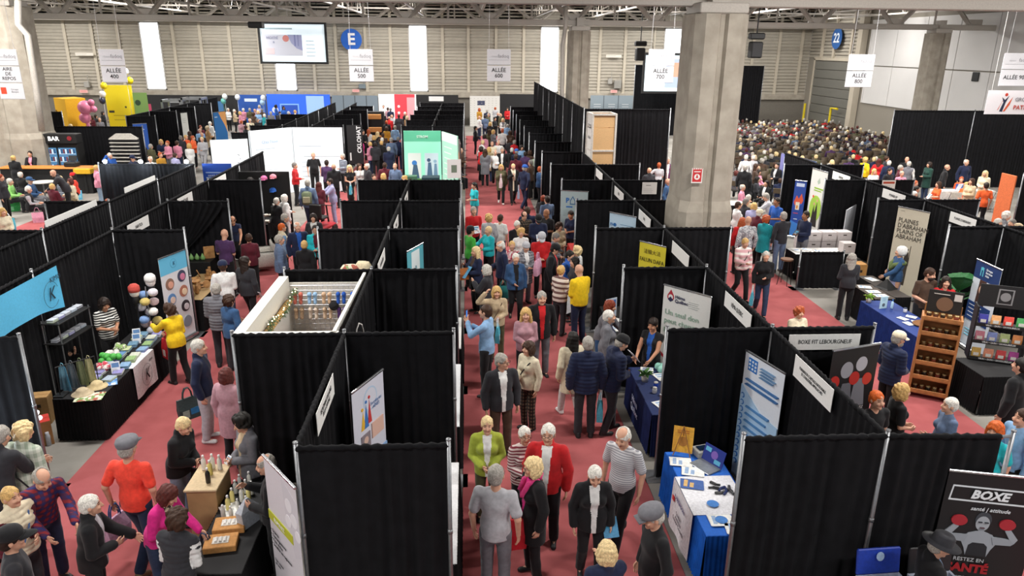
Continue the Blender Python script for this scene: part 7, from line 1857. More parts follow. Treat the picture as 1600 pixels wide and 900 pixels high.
# orange stand
table(19.2, 21.7, 28.65, 29.15, 'long white table of the orange shirted helpers', '#dcdad6', '#d2d0cc')
e = sheet('laptop', (20.3, 28.9, .765), R(10), .4, .26, '#2a5ab0', [('p', [(0, 0), (.5, 0), (.9, 1), (.3, 1)], '#dfe4ec')], 'open blue laptop on the white helpers table', 'laptop'); sheets([(19.8, 28.9, 10), (20.9, 28.95, 50), (21.3, 28.9, 80)], .765, 'paper sheet on the helpers table', 'sheets on the helpers table')
def folding_chair(x, y, rz, label, c='#bfb8ae', g=None, seat='#a9a49a'):
 e = empty('folding_chair', (x, y, 0), rz, label, 'chair', g)
 def mk(n, f, m):
  if ('fc', n) not in _mesh: _mesh[('fc', n)] = f().mesh(n, [None])
  o = bpy.data.objects.new(n, _mesh[('fc', n)]); link(o, e); setm(o, 0, m)
 mk('seat', lambda: MB().cbox((0, -.02, .45), (.42, .40, .03), b=.01), mat(seat, .6)); mk('backrest', lambda: MB().cbox((0, .2, .74), (.42, .03, .22), b=.01), mat(c, .6))
 for s in (-1, 1): mk('front_leg_%s' % ('l' if s < 0 else 'r') if False else 'leg' + ('' if s < 0 else ' '), lambda s=s: MB().tube([(s * .21, -.22, 0), (s * .21, .20, .84)], .012, 5).tube([(s * .21, .24, 0), (s * .21, -.16, .45)], .012, 5), M_POLE)
 return e
for i, (x, y) in enumerate(((19.6, 28.15), (20.2, 28.1), (21.5, 28.2))): folding_chair(x, y, R(170), 'beige folding chair along the helpers table', g='chairs at the helpers table')
drape(18.1, 22.8, 22.5, 22.8, 'black drape with an orange fringe at the right border', p0=True); P = atz(1590, 283, 2.44)
sheet('orange_fringe', (20.3, 22.72, 2.16), 0, 4.2, .24, '#d8682a', [('l', .02, .98, .1, .8, 1, '#8a3a1a')], 'orange fringe banner along the top of the right border drape', 'banner'); b = MB(); b.box(0, .05, 0, 4.4, .1, 2.4); put('orange_board', MB().cbox((0, 0, 1.2), (.04, .7, 2.3), b=.01), mat('#c86a3a', .7), (18.0, 23.3, 0), 0, 'tall narrow orange board forming the side of the right border booth', 'board')
put('notice_easel', MB().cbox((0, 0, .9), (.05, .6, .7), b=.01).cyl((0, .2, 0), (0, .2, .6), .015).cyl((0, -.2, 0), (0, -.2, .6), .015), mat('#dfe2e0'), (11.9, 16.2, 0), .3, 'white easel panel behind the guide', 'easel')
# ---------------------------------------------------------------- behind the pillar row
e = empty('cardboard_display_tower', (4.86, 26.9, 0), R(4), 'tall open topped white and wood display tower in the right row', 'display tower')
tz, tw = 3.95, .85; b = MB(); mm = [mat('#d9d7d2'), mat('#d2aa78', .7, noise=.05)]
for zz in (.55, 1.4, 2.25, 3.1): b.box(-tw / 2, tw / 2, -tw / 2, -tw / 2 + .03, zz - .4, zz + .38, 1); b.box(-tw / 2, -tw / 2 + .03, -tw / 2, tw / 2, zz - .4, zz + .38, 0); b.box(tw / 2 - .03, tw / 2, -tw / 2, tw / 2, zz - .4, zz + .38, 1); b.box(-tw / 2, tw / 2, tw / 2 - .03, tw / 2, zz - .4, zz + .38, 1)
b.box(-tw / 2, tw / 2, -tw / 2, -tw / 2 + .03, 3.5, tz, 1); b.box(-tw / 2, -tw / 2 + .03, -tw / 2, tw / 2, 3.5, tz, 0); b.box(tw / 2 - .03, tw / 2, -tw / 2, tw / 2, 3.5, tz, 1); b.box(-tw / 2, tw / 2, tw / 2 - .03, tw / 2, 3.5, tz, 1); b.build('wall_panel', mm, e)
b = MB(); [b.cbox((sx * tw / 2, sy * tw / 2, tz / 2), (.07, .07, tz + .06), b=.008) for sx in (-1, 1) for sy in (-1, 1)]; [b.cbox((0, s * tw / 2, z), (tw, .06, .06)) for s in (-1, 1) for z in (.12, .97, 1.82, 2.67, tz)]; [b.cbox((s * tw / 2, 0, z), (.06, tw, .06)) for s in (-1, 1) for z in (.12, .97, 1.82, 2.67, tz)]; b.build('corner_frame', mat('#c9c5be'), e)
letter('DON', .22, e, (-tw / 2 - .012, 0, 3.5), '#3a3a3e', rz=R(-90)); letter('BESOIN', .13, e, (-tw / 2 - .012, 0, 3.1), '#77777c', rz=R(-90))
table(5.2, 6.6, 19.9, 20.6, 'table with a blue crate left of the big pillar', '#cfd4d8'); put('blue_crate', MB().cbox((0, 0, .12), (.4, .3, .24), b=.02), mat('#1c4fc0'), (5.45, 21.0, 0.0 + .0), 0, 'bright blue crate behind the posted notice drape', 'crate')
# booth back walls: white lit booth and green booth
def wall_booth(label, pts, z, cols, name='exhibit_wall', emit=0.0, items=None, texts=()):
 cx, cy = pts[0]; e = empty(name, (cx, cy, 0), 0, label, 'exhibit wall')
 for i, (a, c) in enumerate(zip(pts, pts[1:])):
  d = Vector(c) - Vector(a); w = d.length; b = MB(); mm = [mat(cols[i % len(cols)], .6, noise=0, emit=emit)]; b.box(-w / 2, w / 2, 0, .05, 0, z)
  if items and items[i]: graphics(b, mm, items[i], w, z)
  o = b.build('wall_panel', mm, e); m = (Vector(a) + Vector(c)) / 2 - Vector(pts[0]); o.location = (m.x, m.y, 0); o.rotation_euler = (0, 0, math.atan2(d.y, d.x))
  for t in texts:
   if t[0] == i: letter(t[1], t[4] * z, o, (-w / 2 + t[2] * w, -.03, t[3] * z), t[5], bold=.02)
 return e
grey_l = [('l', .12, .8, .68, .74, 1, '#b8c4d0'), ('l', .15, .85, .2, .5, 4, '#d0d8e0')]
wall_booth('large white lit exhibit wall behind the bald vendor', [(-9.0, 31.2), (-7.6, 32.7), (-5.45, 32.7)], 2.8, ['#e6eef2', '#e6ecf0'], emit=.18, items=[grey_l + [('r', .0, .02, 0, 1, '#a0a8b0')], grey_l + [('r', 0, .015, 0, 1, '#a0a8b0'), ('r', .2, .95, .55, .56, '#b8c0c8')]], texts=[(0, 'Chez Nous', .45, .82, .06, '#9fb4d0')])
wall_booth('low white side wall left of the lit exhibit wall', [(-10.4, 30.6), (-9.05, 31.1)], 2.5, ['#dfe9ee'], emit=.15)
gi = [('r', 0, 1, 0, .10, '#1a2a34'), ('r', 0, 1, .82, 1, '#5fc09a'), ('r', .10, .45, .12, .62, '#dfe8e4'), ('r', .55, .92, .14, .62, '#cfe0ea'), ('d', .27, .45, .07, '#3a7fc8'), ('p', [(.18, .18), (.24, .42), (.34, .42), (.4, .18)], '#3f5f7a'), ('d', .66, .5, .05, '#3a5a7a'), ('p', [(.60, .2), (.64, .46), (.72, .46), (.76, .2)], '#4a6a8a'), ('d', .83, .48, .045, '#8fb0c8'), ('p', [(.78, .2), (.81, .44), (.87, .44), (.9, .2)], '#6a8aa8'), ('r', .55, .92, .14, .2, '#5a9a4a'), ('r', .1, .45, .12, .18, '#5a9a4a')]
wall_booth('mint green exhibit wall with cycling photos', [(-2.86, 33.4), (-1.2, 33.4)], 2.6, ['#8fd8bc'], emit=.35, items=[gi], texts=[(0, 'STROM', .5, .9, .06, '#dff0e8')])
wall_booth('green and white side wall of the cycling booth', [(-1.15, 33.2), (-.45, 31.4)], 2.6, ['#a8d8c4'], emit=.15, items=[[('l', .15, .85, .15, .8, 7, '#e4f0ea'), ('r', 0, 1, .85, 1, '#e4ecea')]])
wall_booth('dark brown printed wall beside the cycling booth', [(-.40, 31.3), (-.32, 29.6)], 2.5, ['#4a3a3a'], items=[[('d', .5, .7, .2, '#d87a3a'), ('d', .6, .4, .2, '#5a7a3a')]])
carton(-2.2, 28.2, 0, .5, .4, 1.15, '#b08a5a', 'kraft carton standing before the cycling booth'); carton(-2.2, 28.2, 1.17, .48, .36, .3, '#3f6a52', 'green crate on top of the kraft carton'); carton(-1.15, 28.4, 0, .5, .5, 1.0, '#2f5a48', 'dark green crate pile beside the side wall'); carton(-1.5, 29.6, 0, .7, .6, 1.2, '#1f3a44', 'dark counter with blue bottles at the cycling booth', name='counter')
carton(-.6, 25.6, .77, .3, .25, .25, '#c89a5a', 'kraft box on the table of the middle row edge'); carton(-.5, 24.3, .77, .35, .3, .2, '#d8d4cc', 'white box on the table of the middle row edge')
e = sheet('poster_board', (-.55, 29.2, 1.2), R(8), .55, .75, '#dcdcdc', [('r', .3, .7, .3, .7, '#6a7a6a')], 'white framed portrait poster at the middle row edge', 'poster'); MB().cyl((0, .02, -1.2), (0, .02, 0), .015).cbox((0, .02, -1.19), (.3, .3, .02)).build('stand', M_BLACK, e)
# ---------------------------------------------------------------- bar and rest area
e = empty('bar_counter', (-18.0, 32.6, 0), 0, 'black bar counter with a glowing orange top', 'counter'); MB().cbox((0, 0, .53), (3.7, .6, 1.06), b=.01).build('counter_body', M_BLACK, e); MB().cbox((0, -.02, 1.09), (3.8, .7, .06), b=.015).build('counter_top', mat('#d0843a', .5), e)  # black body, top in one plain orange
e = empty('drinks_fridge', (-18.3, 34.3, 0), 0, 'double door drinks fridge topped with a BAR sign', 'fridge'); MB().cbox((0, .1, 1.15), (1.75, .6, 2.3), b=.02).build('fridge_body', M_BLACK, e)
for s in (-1, 1):
 o = MB().cbox((s * .42, -.21, 1.02), (.76, .03, 1.4), b=.01).build('glass_door', mat('#4f7fa8', .2, noise=0, emit=.35), e)
 b = MB(); mm = [mat('#c8dce8', .4, emit=.4), mat('#2a5a8a'), mat('#8a3a3a')]
 for j in range(4):
  b.box(s * .42 - .36, s * .42 + .36, -.24, -.235, .42 + j * .34, .44 + j * .34, 0)
  for q in range(8): b.box(s * .42 - .34 + q * .088, s * .42 - .28 + q * .088, -.245, -.235, .45 + j * .34, .64 + j * .34, (q * 7 + j) % 3)
 b.build('shelf', mm, o); MB().cyl((s * .06, -.25, .7), (s * .06, -.25, 1.3), .015).build('handle', M_CHROME, o)
MB().cbox((0, -.1, 2.13), (1.95, .5, .42), b=.02).build('sign_box', M_BLACK, e); letter('BAR', .26, e, (0, -.37, 2.13), '#f4f4f4', bold=.03, emit=.6)
for s in (-1, 1): MB().yprism([(s * .68 + .10 * math.cos(R(q * 30)), 2.15 + .10 * math.sin(R(q * 30))) for q in range(12)], -.375, -.36).build('round_logo', mat('#8a1c28'), e)
e = empty('cash_register', (-17.0, 32.6, 1.12), 0, 'black cash register on the bar counter', 'till'); MB().cbox((0, 0, .1), (.5, .4, .2), b=.03).build('till_body', M_BLACK, e); b = MB(); b.M = T(0, .1, .2, rx=R(-20)); b.cbox((0, 0, .14), (.35, .03, .24), b=.01); b.build('screen', M_BLACK, e)
sheet('price_notice', (-15.9, 35.3, 1.0), 0, .62, .75, '#8a8078', [('l', .1, .9, .1, .9, 6, '#c8c0b4')], 'small framed price notice right of the fridge', 'notice')
e = empty('menu_screen', (-20.2, 33.9, 1.0), R(0), 'bright blue menu screen at the left border by the bar', 'screen'); MB().cbox((0, 0, .55), (.75, .08, 1.2), b=.02).build('frame', M_BLACK, e); b = MB(); mm = [mat('#3f6fc8', .4, noise=0, emit=1.0)]; b.M = T(0, -.05, .0); b.box(-.32, .32, 0, .01, 0, 1.1); graphics(b, mm, [('r', .1, .45, .6, .9, '#dfe8f4'), ('r', .55, .9, .5, .8, '#c8d8f0'), ('l', .1, .9, .1, .4, 3, '#e4ecf8')], .64, 1.1); b.build('picture', mm, e)
e = empty('glass_rack', (-15.0, 33.3, .78), 0, 'arched black and white rack of cups on the side table', 'rack'); b = MB(); b.cbox((0, .1, .75), (1.25, .03, 1.5), b=.01); b.build('back_board', mat('#2a2a2e'), e)
b = MB(); [b.cbox((0, 0, .15 + j * .16), (1.2, .16, .04)) for j in range(9)]; b.rings([[(-.62, -.02, 1.45), (.62, -.02, 1.45), (.62, .1, 1.45), (-.62, .1, 1.45)], [(-.3, -.02, 1.66), (.3, -.02, 1.66), (.3, .1, 1.66), (-.3, .1, 1.66)]]); b.build('shelf', mat('#b8b4ac'), e)
table(-16.4, -13.9, 32.6, 33.6, 'black skirted side table holding coffee urns in the rest area')
for i in range(3): put('coffee_urn', MB().lathe([(.001, 0), (.11, 0), (.11, .30), (.09, .38), (.02, .42), (.001, .43)], n=14), mat('#b0aca4', .3, .6), (-15.3 + i * .28, 32.75, .77), 0, 'steel coffee urn on the black side table', 'urn', 'coffee urns in the rest area', smooth=True)
e = empty('yellow_tray', (-16.4, 32.3, .86), 0, 'yellow box tray at the end of the bar counter', 'tray'); MB().cbox((0, 0, .12), (.7, .4, .22), b=.02).build('tray_body', mat('#d8a81c'), e); MB().cyl((0, 0, -.86), (0, 0, .02), .06).build('stem', M_BLACK, e)
def round_table(x, y, label):
 e = empty('round_table', (x, y, 0), 0, label, 'table'); MB().lathe([(.001, .72), (.44, .72), (.45, .75), (.001, .755)], n=24).build('tabletop', mat('#bdb9b2'), e); MB().lathe([(.22, 0), (.22, .02), (.03, .05), (.03, .72)], n=12).build('pedestal', M_POLE, e)
for (px, py, rz, lb) in ((45, 330, 60, 'black and steel folding chair facing right in the rest area'), (20, 312, 100, 'folding chair of the light green shirt'), (120, 300, -40, 'folding chair behind the cream sweater'), (40, 305, 90, 'folding chair of the blue cap visitor'), (95, 318, 160, 'folding chair of the maroon jacket'), (30, 300, 175, 'folding chair nearest the bar')):
 P = atz(px, py, .0); folding_chair(P.x, P.y, R(rz), lb, c='#3a3a3e', seat='#2a2a2e')
P = atz(72, 312, .0); round_table(P.x, P.y, 'pale round table among the seated visitors in the rest area'); P = atz(8, 330, 0); round_table(P.x, P.y, 'pale round table at the left border')
for px, py, cols, lb, s in ((24, 330, ('#2f9a4a', '#78c08a', '#2f9a4a', '#d8c08a'), 'green shopping bag on the rest area floor', 1.1), (61, 348, ('#d89ab0', '#d89ab0', '#c88aa0', '#a87a8a'), 'pink paper bag on the rest area floor', 1.), (122, 312, ('#5fb4d8', '#dfe8ee', '#8fd0e0', '#dfe4e8'), 'blue and white tote beside the cream sweater', 1.), (92, 316, ('#b8182a', '#b8182a', '#b8182a', '#7a1020'), 'red handbag by the maroon jacket', .8), (15, 362, ('#4fb4c8', '#dfe8ee', '#8fd0e0', '#dfe4e8'), 'teal and white tote at the left border', 1.2)):
 P = atz(px, py, 0); inst('tote_bag', 'tote', tote, [mat(c, .7) for c in cols], (P.x, P.y, 0), .4, lb, 'bag', None, s)
for px, lb in ((169, 'left'), (224, 'middle'), (295, 'right')):
 P = aty(px, 251, YK(6)); lamp_clip(P.x, YK(6) + .05, 2.5, 'glowing clip lamp on the rest area drape bar, the %s one' % lb)
 l = bpy.data.lights.new('clip_lamp_light', 'POINT'); l.energy = 45; l.color = (.8, .93, 1); l.shadow_soft_size = .06; o = bpy.data.objects.new('clip_lamp_light', l); link(o); o.location = (P.x, YK(6) - .35, 2.45)
P = aty(375, 245, YK(6) + 1); lamp_clip(P.x, YK(6) + 1, 2.5, 'glowing clip lamp by the white side wall')
l = bpy.data.lights.new('booth_lamp_light', 'POINT'); l.energy = 60; l.color = (.75, .88, 1); l.shadow_soft_size = .08; o = bpy.data.objects.new('booth_lamp_light', l); link(o); o.location = (-6.9, 8.75, 1.3)
for i, (px, py, z) in enumerate(((31, 650, 1.2), (57, 645, 1.2))):
 P = atz(px, py, z); e = empty('table_spotlight', (P.x, P.y, 0), 0, '%s white orchid shaped lamp before the blue-lit drape' % ['left', 'right'][i], 'lamp'); MB().cyl((0, 0, 0), (0, 0, 1.15), .008).cbox((0, 0, .01), (.16, .16, .02)).build('pole', M_BLACK, e)
 for q in range(3): MB().ball((.03 * math.cos(q * 2), .03 * math.sin(q * 2), 1.12 + q * .07), .035, 8).build('lamp_head', mat('#eef4ff', .4, noise=0, emit=2.0), e, smooth=True)
sheet('blue_poster', (-8.32, YK(6) - .0, 1.3), 0, .95, 1.14, '#2452b8', [('l', .1, .9, .5, .8, 2, '#a8c0e8'), ('r', 0, 1, .28, .31, '#dfe8f4')], 'royal blue banner filling the gap between the two left rails', 'banner', texts=[('santé VISION', .5, .66, .1, '#dfe8f4')]); e = bpy.context.scene.objects.get('blue_poster')
b = MB(); b.cyl((-.45, .01, -1.3), (-.45, .01, 0), .012); b.cyl((.45, .01, -1.3), (.45, .01, 0), .012); b.build('leg', M_POLE, e)
# ---------------------------------------------------------------- far left booths
for (p1, p2, zt, bg, it, lb) in (((207, 194), (229, 193), 2.2, '#2458b4', [('p', [(.1, 0), (.5, 0), (.45, .85), (.12, .85)], '#dfe0e4'), ('p', [(.1, 0), (.5, 0), (.48, .5), (.12, .5)], '#d87a4a'), ('l', .55, .9, .8, .9, 1, '#c8d4ec')], 'blue and orange banner behind the lamp lit drape'),
 ((243, 180), (254, 178), 2.2, '#c4c6c2', [('d', .5, .3, .35, '#2a3a5a', 1.6), ('d', .5, .28, .26, '#c4c6c2', 1.6), ('l', .2, .8, .7, .8, 2, '#8a8f92')], 'pale banner with a dark loop shape on the left side'), ((282, 177), (292, 176), 2.2, '#c9cbc6', [('d', .55, .2, .3, '#c8623a'), ('l', .2, .8, .7, .85, 3, '#9aa09a')], 'pale banner with a small orange figure on the left side'),
 ((307, 166), (315, 165), 2.2, '#b8b0b4', [('d', .5, .5, .35, '#5a4a58', 1.8)], 'grey banner with a dark portrait far on the left side'), ((86, 172), (100, 169), 2.2, '#cdd0ce', [('l', .2, .8, .1, .4, 3, '#8a9a8a')], 'white banner before the yellow panels at the far left')): banner(p1, p2, zt, bg, it, lb)
e = banner((333, 176), (352, 174), 2.6, '#2468a8', [('p', [(.4, 1), (1, 1), (1, .55), (.85, .7), (.6, .85)], '#d89a5a'), ('l', .08, .4, .86, .92, 1, '#d8e4f0')], 'tall blue and orange curved flag banner in the left aisle')
drape(-21.2, 36.3, -15.4, 36.3, 'wide black drape behind the bar', p1=True); drape(-27, 36.3, -21.2, 36.3, 'black drape at the left border behind the menu screen')
YF = 60.6
def far_wall(px0, px1, py, c, label, emit=0, items=None, Y=YF, texts=()):
 P, Q = aty(px0, py, Y), aty(px1, py, Y); return sheet('exhibit_wall', ((P.x + Q.x) / 2, Y, 0), 0, Q.x - P.x, P.z, c, items or [], label, 'exhibit wall', th=.08, emit=emit, texts=texts)
far_wall(591, 650, 147, '#e4e4e6', 'white and red lit exhibit wall at the end of ALLÉE 500', .25, [('r', .42, .96, 0, 1, '#d8404e'), ('r', .75, .96, .1, .9, '#e8a0a8'), ('d', .53, .62, .035, '#f0e8e8'), ('d', .53, .42, .035, '#f0e8e8'), ('p', [(.50, .2), (.56, .2), (.53, .28)], '#f0e8e8')])
far_wall(416, 515, 147, '#2a5ed0', 'bright blue lit exhibit wall on the back wall', .35, [('r', .2, .5, .05, .7, '#7fb0e8'), ('r', .22, .48, .05, .66, '#2450b8'), ('r', .62, .9, .3, .95, '#9fc4ee'), ('d', .12, .5, .05, '#dfe8f4')])
far_wall(370, 414, 148, '#1c4a98', 'dark blue exhibit wall with white balloons', .05, [('r', .25, .7, .78, .88, '#c8d4e0')]); far_wall(215, 370, 148, '#17171b', 'long black exhibit wall right of the yellow banner', 0, [('r', .05, .12, .4, .7, '#a83a58'), ('r', .3, .42, .75, .85, '#b8bcc0'), ('r', .7, .85, .3, .8, '#3a6a9a'), ('l', .5, .65, .3, .7, 3, '#6a7078')])
far_wall(734, 781, 150, '#d2d0cc', 'white pegboard wall at the end of the centre aisle', 0, [('r', .25, .5, .70, .85, '#3a3f5a')] + [('l', .02 + .12 * i, .06 + .12 * i, .05, .95, 12, '#a8a49e') for i in range(8)]); far_wall(650, 716, 148, '#141416', 'black end wall left of the pegboard wall', 0, [('r', .3, .65, .80, .95, '#d8d8d8')]); far_wall(781, 842, 147, '#131316', 'black end wall right of the pegboard wall')
far_wall(518, 590, 149, '#74818c', 'grey glass doors below the exit sign by ALLÉE 500', 0, [('r', .24, .26, 0, 1, '#4a5258'), ('r', .49, .51, 0, 1, '#4a5258'), ('r', .74, .76, 0, 1, '#4a5258')]); far_wall(923, 990, 149, '#7c8890', 'row of grey double doors beside the far pillar', 0, [('r', .30, .32, 0, 1, '#4f5860'), ('r', .64, .66, 0, 1, '#4f5860'), ('l', .08, .25, .6, .75, 2, '#c8ccd0'), ('l', .42, .58, .6, .75, 2, '#c8ccd0'), ('l', .74, .9, .6, .75, 2, '#c8ccd0')])
def col3(px, py, Y): return aty(px, py, Y)
P, Q = aty(162, 133, 50), aty(204, 133, 50); sheet('yellow_banner_wall', ((P.x + Q.x) / 2, 50, 0), 0, Q.x - P.x, P.z, '#e0cc1c', [('l', .2, .8, .35, .5, 2, '#b8a41c'), ('r', .05, .25, .52, .56, '#3a3a2a'), ('d', .7, .62, .04, '#4a4a2a')], 'big bright yellow exhibit wall with balloons under ALLÉE 400', 'exhibit wall', th=.1)
P = aty(108, 153, 48); carton(P.x, 48, 0, 1.5, 1.2, P.z, '#d8a41c', 'tall yellow box display at the far left', 15, name='display_box')
P = aty(205, 137, 50); sheet('flower_panel', (P.x + .5, 49.9, 0), 0, .9, P.z - .3, '#6a8a4a', [('d', .3, .8, .2, '#1f3a24'), ('d', .6, .55, .18, '#d8a08a'), ('d', .4, .35, .18, '#a83a3a'), ('r', 0, 1, 0, .18, '#7fc83a')], 'green floral panel beside the yellow exhibit wall', 'panel')
put('pink_mascot_balloon', MB().ball((0, 0, 0), .42, 12).ball((.4, 0, .3), .2, 8).ball((.5, 0, -.1), .2, 8).ball((-.1, 0, -.6), .35, 8).cyl((0, 0, -2.2), (0, 0, -.6), .1), mat('#d87a9a', .4), tuple(aty(133, 168, 47)), 0, 'large pink inflatable shape at the far left', 'balloon', smooth=True)
def balloon(px, py, Y, c, label, r=.2): P = aty(px, py, Y); b = MB(); b.ball((0, 0, 0), r, 12, sz=1.15); b.cyl((0, 0, -r * 1.1), (0, 0, -min(P.z - .1, 3)), .01, n=4); put('balloon', b, mat(c, .3), tuple(P), 0, label, 'balloon', smooth=True)
for a in ((203, 126, 49, '#e0c81c', 'yellow balloon right of the yellow wall'), (162, 134, 49, '#e0c81c', 'yellow balloon at the left top of the yellow wall'), (160, 147, 49, '#dcdcd8', 'white balloon at the left of the yellow wall'), (160, 157, 49, '#2a2f44', 'dark balloon at the left of the yellow wall'), (196, 112, 49, '#d2d2da', 'pale balloon just right of the ALLÉE 400 sign'),
          (351, 151, 59, '#dfe6e6', 'white balloon on the dark booth'), (349, 158, 59, '#5fa8a0', 'teal balloon below the white one'), (371, 152, 59, '#dfe6ee', 'white balloon left of the dark blue wall'), (411, 153, 59, '#dfe6ee', 'white balloon right of the dark blue wall'), (410, 160, 59, '#9fc0e0', 'pale blue balloon right of the dark blue wall')): balloon(*a)
for px, py, lb in ((272, 155, 'left'), (303, 152, 'right')):
 P = aty(px, py, 52); e = empty('metal_frame_booth', (P.x, 52, 0), 0, 'open metal frame booth at the far left, the %s one' % lb, 'frame'); b = MB(); [b.cbox((sx * .6, sy * .6, P.z / 2), (.12, .12, P.z)) for sx in (-1, 1) for sy in (-1, 1)]; [b.cbox((0, sy * .6, z), (1.3, .12, .14)) for sy in (-1, 1) for z in (P.z - .07, P.z - .7)]; [b.cbox((s * .6, 0, P.z - .07), (.12, 1.2, .14)) for s in (-1, 1)]; b.build('frame_bars', M_POLE, e)
P, Q = atz(555, 202, 2.3), atz(568, 200, 2.3); sheet('tall_black_sign', ((P.x + Q.x) / 2 - .2, P.y, .6), R(12), .75, 1.9, '#17171a', [('r', .12, .22, .1, .3, '#d8d8d8')], 'black board with white vertical letters beside the magenta jacket', 'sign'); letter('CKLOHAT', .28, bpy.data.objects['tall_black_sign'], (.2, -.02, 1.2), '#e4e4e6', bold=.03).rotation_euler = (R(90), R(-90), 0)
b = MB(); e = empty('produce_shelf', (-6.6, 48.0, 0), R(0), 'dark shelf with orange crates in the distance by ALLÉE 500', 'shelf'); MB().cbox((0, 0, 1.1), (2.6, .5, 2.2)).build('shelf_body', M_BLACK, e); [MB().cbox((0, -.3, z), (2.3, .2, .3), b=.02).build('crate', mat('#c88a4a'), e) for z in (1.9, 1.1, .6)]
# bags carried
TEAL = ('#4fb4cc', '#dfe8ee', '#2a8fb0', '#d8dce0'); PK = ('#d8a4bc', '#d8a4bc', '#c890ac', '#c890ac')
for key, s, cols, lb, sc in (((196, 686), 1, ('#d0a8c4', '#b888a8', '#c49ab8', '#2a4a80'), 'pale pink shopping bag on the shoulder of the coral t-shirt', 1.), ((268, 762), 1, ('#d08fa8', '#3a4560', '#3a4560', '#3a4560'), 'pink and navy bag hanging behind the magenta top', 1.), ((833, 716), -1, ('#b80f22', '#8a0a18', '#b80f22', '#7a0a16'), 'large red patent handbag carried by the black coat', 1.05), ((919, 526), -1, TEAL, 'teal and white tote held by the navy quilted jacket', 1.),
      ((263, 475), -1, ('#c8202a', '#e8e4dc', '#c8202a', '#c8202a'), 'red and cream tote of the yellow cardigan', 1.), ((776, 448), 1, TEAL, 'teal tote of the beige top in the centre aisle', .9), ((780, 377), 1, ('#1f7a78', '#2f8a88', '#1f7a78', '#1f7a78'), 'dark teal bag held by the white-haired person in dark jacket', .8), ((877, 415), 1, ('#dfe4ea', '#e0a8bc', '#4fb4cc', '#d8a4bc'), 'white, pink and teal tote of the striped jumper', 1.1), ((743, 386), -1, ('#a8622a', '#8a4a1c', '#a8622a', '#5a3014'), 'tan leather handbag by the blue leaflet', .75),
      ((783, 257), -1, ('#dcc8cc', '#d8a4bc', '#dcc8cc', '#c8b4b8'), 'white and pink bag of the olive coat', 1.), ((802, 256), 1, ('#9fb4cc', '#c8d4e0', '#7f9fc0', '#c8d0d8'), 'pale blue bag of the black coat with cream scarf', 1.), ((546, 258), 1, TEAL, 'blue and white tote of the black dress', .9), ((1198, 393), -1, TEAL, 'teal tote of the silver-haired person in black turtleneck', .9), ((1332, 396), -1, ('#b8622a', '#a04f1c', '#b8622a', '#7a3a14'), 'tan leather bag of the long grey-haired person', .9),
      ((1198, 337), 1, ('#c8d4e8', '#9fb4d8', '#c8d4e8', '#c8d0e0'), 'pale blue bag of the green-teal coat', .9), ((844, 260), 1, ('#b8d0e0', '#e08a5a', '#b8d0e0', '#c8d0d8'), 'pale tote of the blue sweater', .8), ((290, 654), -1, ('#1a1a1c', '#1a1a1c', '#1a1a1c', '#1a1a1c'), 'black handbag of the person in black quilted jacket', .8), ((352, 576), -1, ('#1f2430', '#1f2430', '#3a4560', '#1f2430'), 'dark bag of the dusty pink coat', .8)): hang_bag(key, s, cols, lb, sc)
inst('tote_bag', 'tote', tote, [mat(c, .7) for c in ('#3a4a4a', '#9fb4a8', '#2a7fb8', '#2a3a3a')], (*atz(296, 645, .45)[:2], .35), .8, 'grey and blue bag beside the navy jacket in the left aisle', 'bag')
def held(key, side, label, c='#e4e6ea', s=.8, rot=(R(50), 0, 0), nm='leaflet'):
 r, J = HANDS[key]; p = hand_world(r, J, side); inst(nm, 'papers', papers, [mat(c), mat('#3a8fb8')], (p.x, p.y, p.z + .03), 0, label, 'papers', None, s, (rot[0], 0, r.rotation_euler.z))
held((978, 522), 1, 'white leaflet read by the person in black beanie'); held((931, 733), 1, 'glossy blue magazine held by the white-haired person in black jacket', '#4f8fb8'); held((743, 386), 1, 'blue leaflet held up beside the middle row', '#5fa8d0', 1.1); held((372, 650), 1, 'small label card in the hands of the grey blazer', s=.4); held((382, 401), -1, 'white brochure carried by the long dark-haired person', s=.8); held((842, 337), 1, 'white form filled in by the navy jacket', s=.7); held((740, 323), 1, 'white sheet held by the red shirt vendor', s=.8); held((853, 327), 1, 'small booklet held by the black polo shirt', s=.6); held((904, 413), 1, 'white leaflet in the hands of the yellow sweatshirt', s=.7); held((1260, 330), 1, 'small tablet held by the navy patterned shirt', '#2a2a2e', .7, nm='tablet_computer'); held((1467, 284), 1, 'sheet held by the long-haired orange helper', s=.8)
r, J = HANDS[(759, 477)]; p = hand_world(r, J, 1); e = empty('smartphone', tuple(p + Vector((0, 0, .05))), r.rotation_euler.z, 'blue screened phone held up by the pale blue shirt', 'phone'); MB().cbox((0, 0, .03), (.075, .009, .15), b=.004).build('phone_body', M_BLACK, e); MB().box(-.03, .03, .005, .007, -.03, .09).build('screen', mat('#3a6fb8', emit=1), e)
r, J = HANDS[(480, 281)]; e = empty('backpack', tuple(r.location + Vector((0, -.26, 1.12))), 0, 'olive and cream backpack on the blue-grey jacket', 'backpack'); MB().cbox((0, 0, .1), (.32, .17, .48), b=.06).build('pack_body', mat('#5f6a4f'), e, smooth=True); MB().cbox((0, -.10, .06), (.24, .05, .22), b=.02).build('front_pocket', mat('#a8a486'), e)
r, J = HANDS[(870, 382)]; p = r.location; inst('tote_bag', 'tote', tote, [mat(c, .7) for c in PK], (p.x - .32, p.y - .12, 1.0), R(65), 'flat pink bag slung on the long black coat', 'bag', None, 1.0)
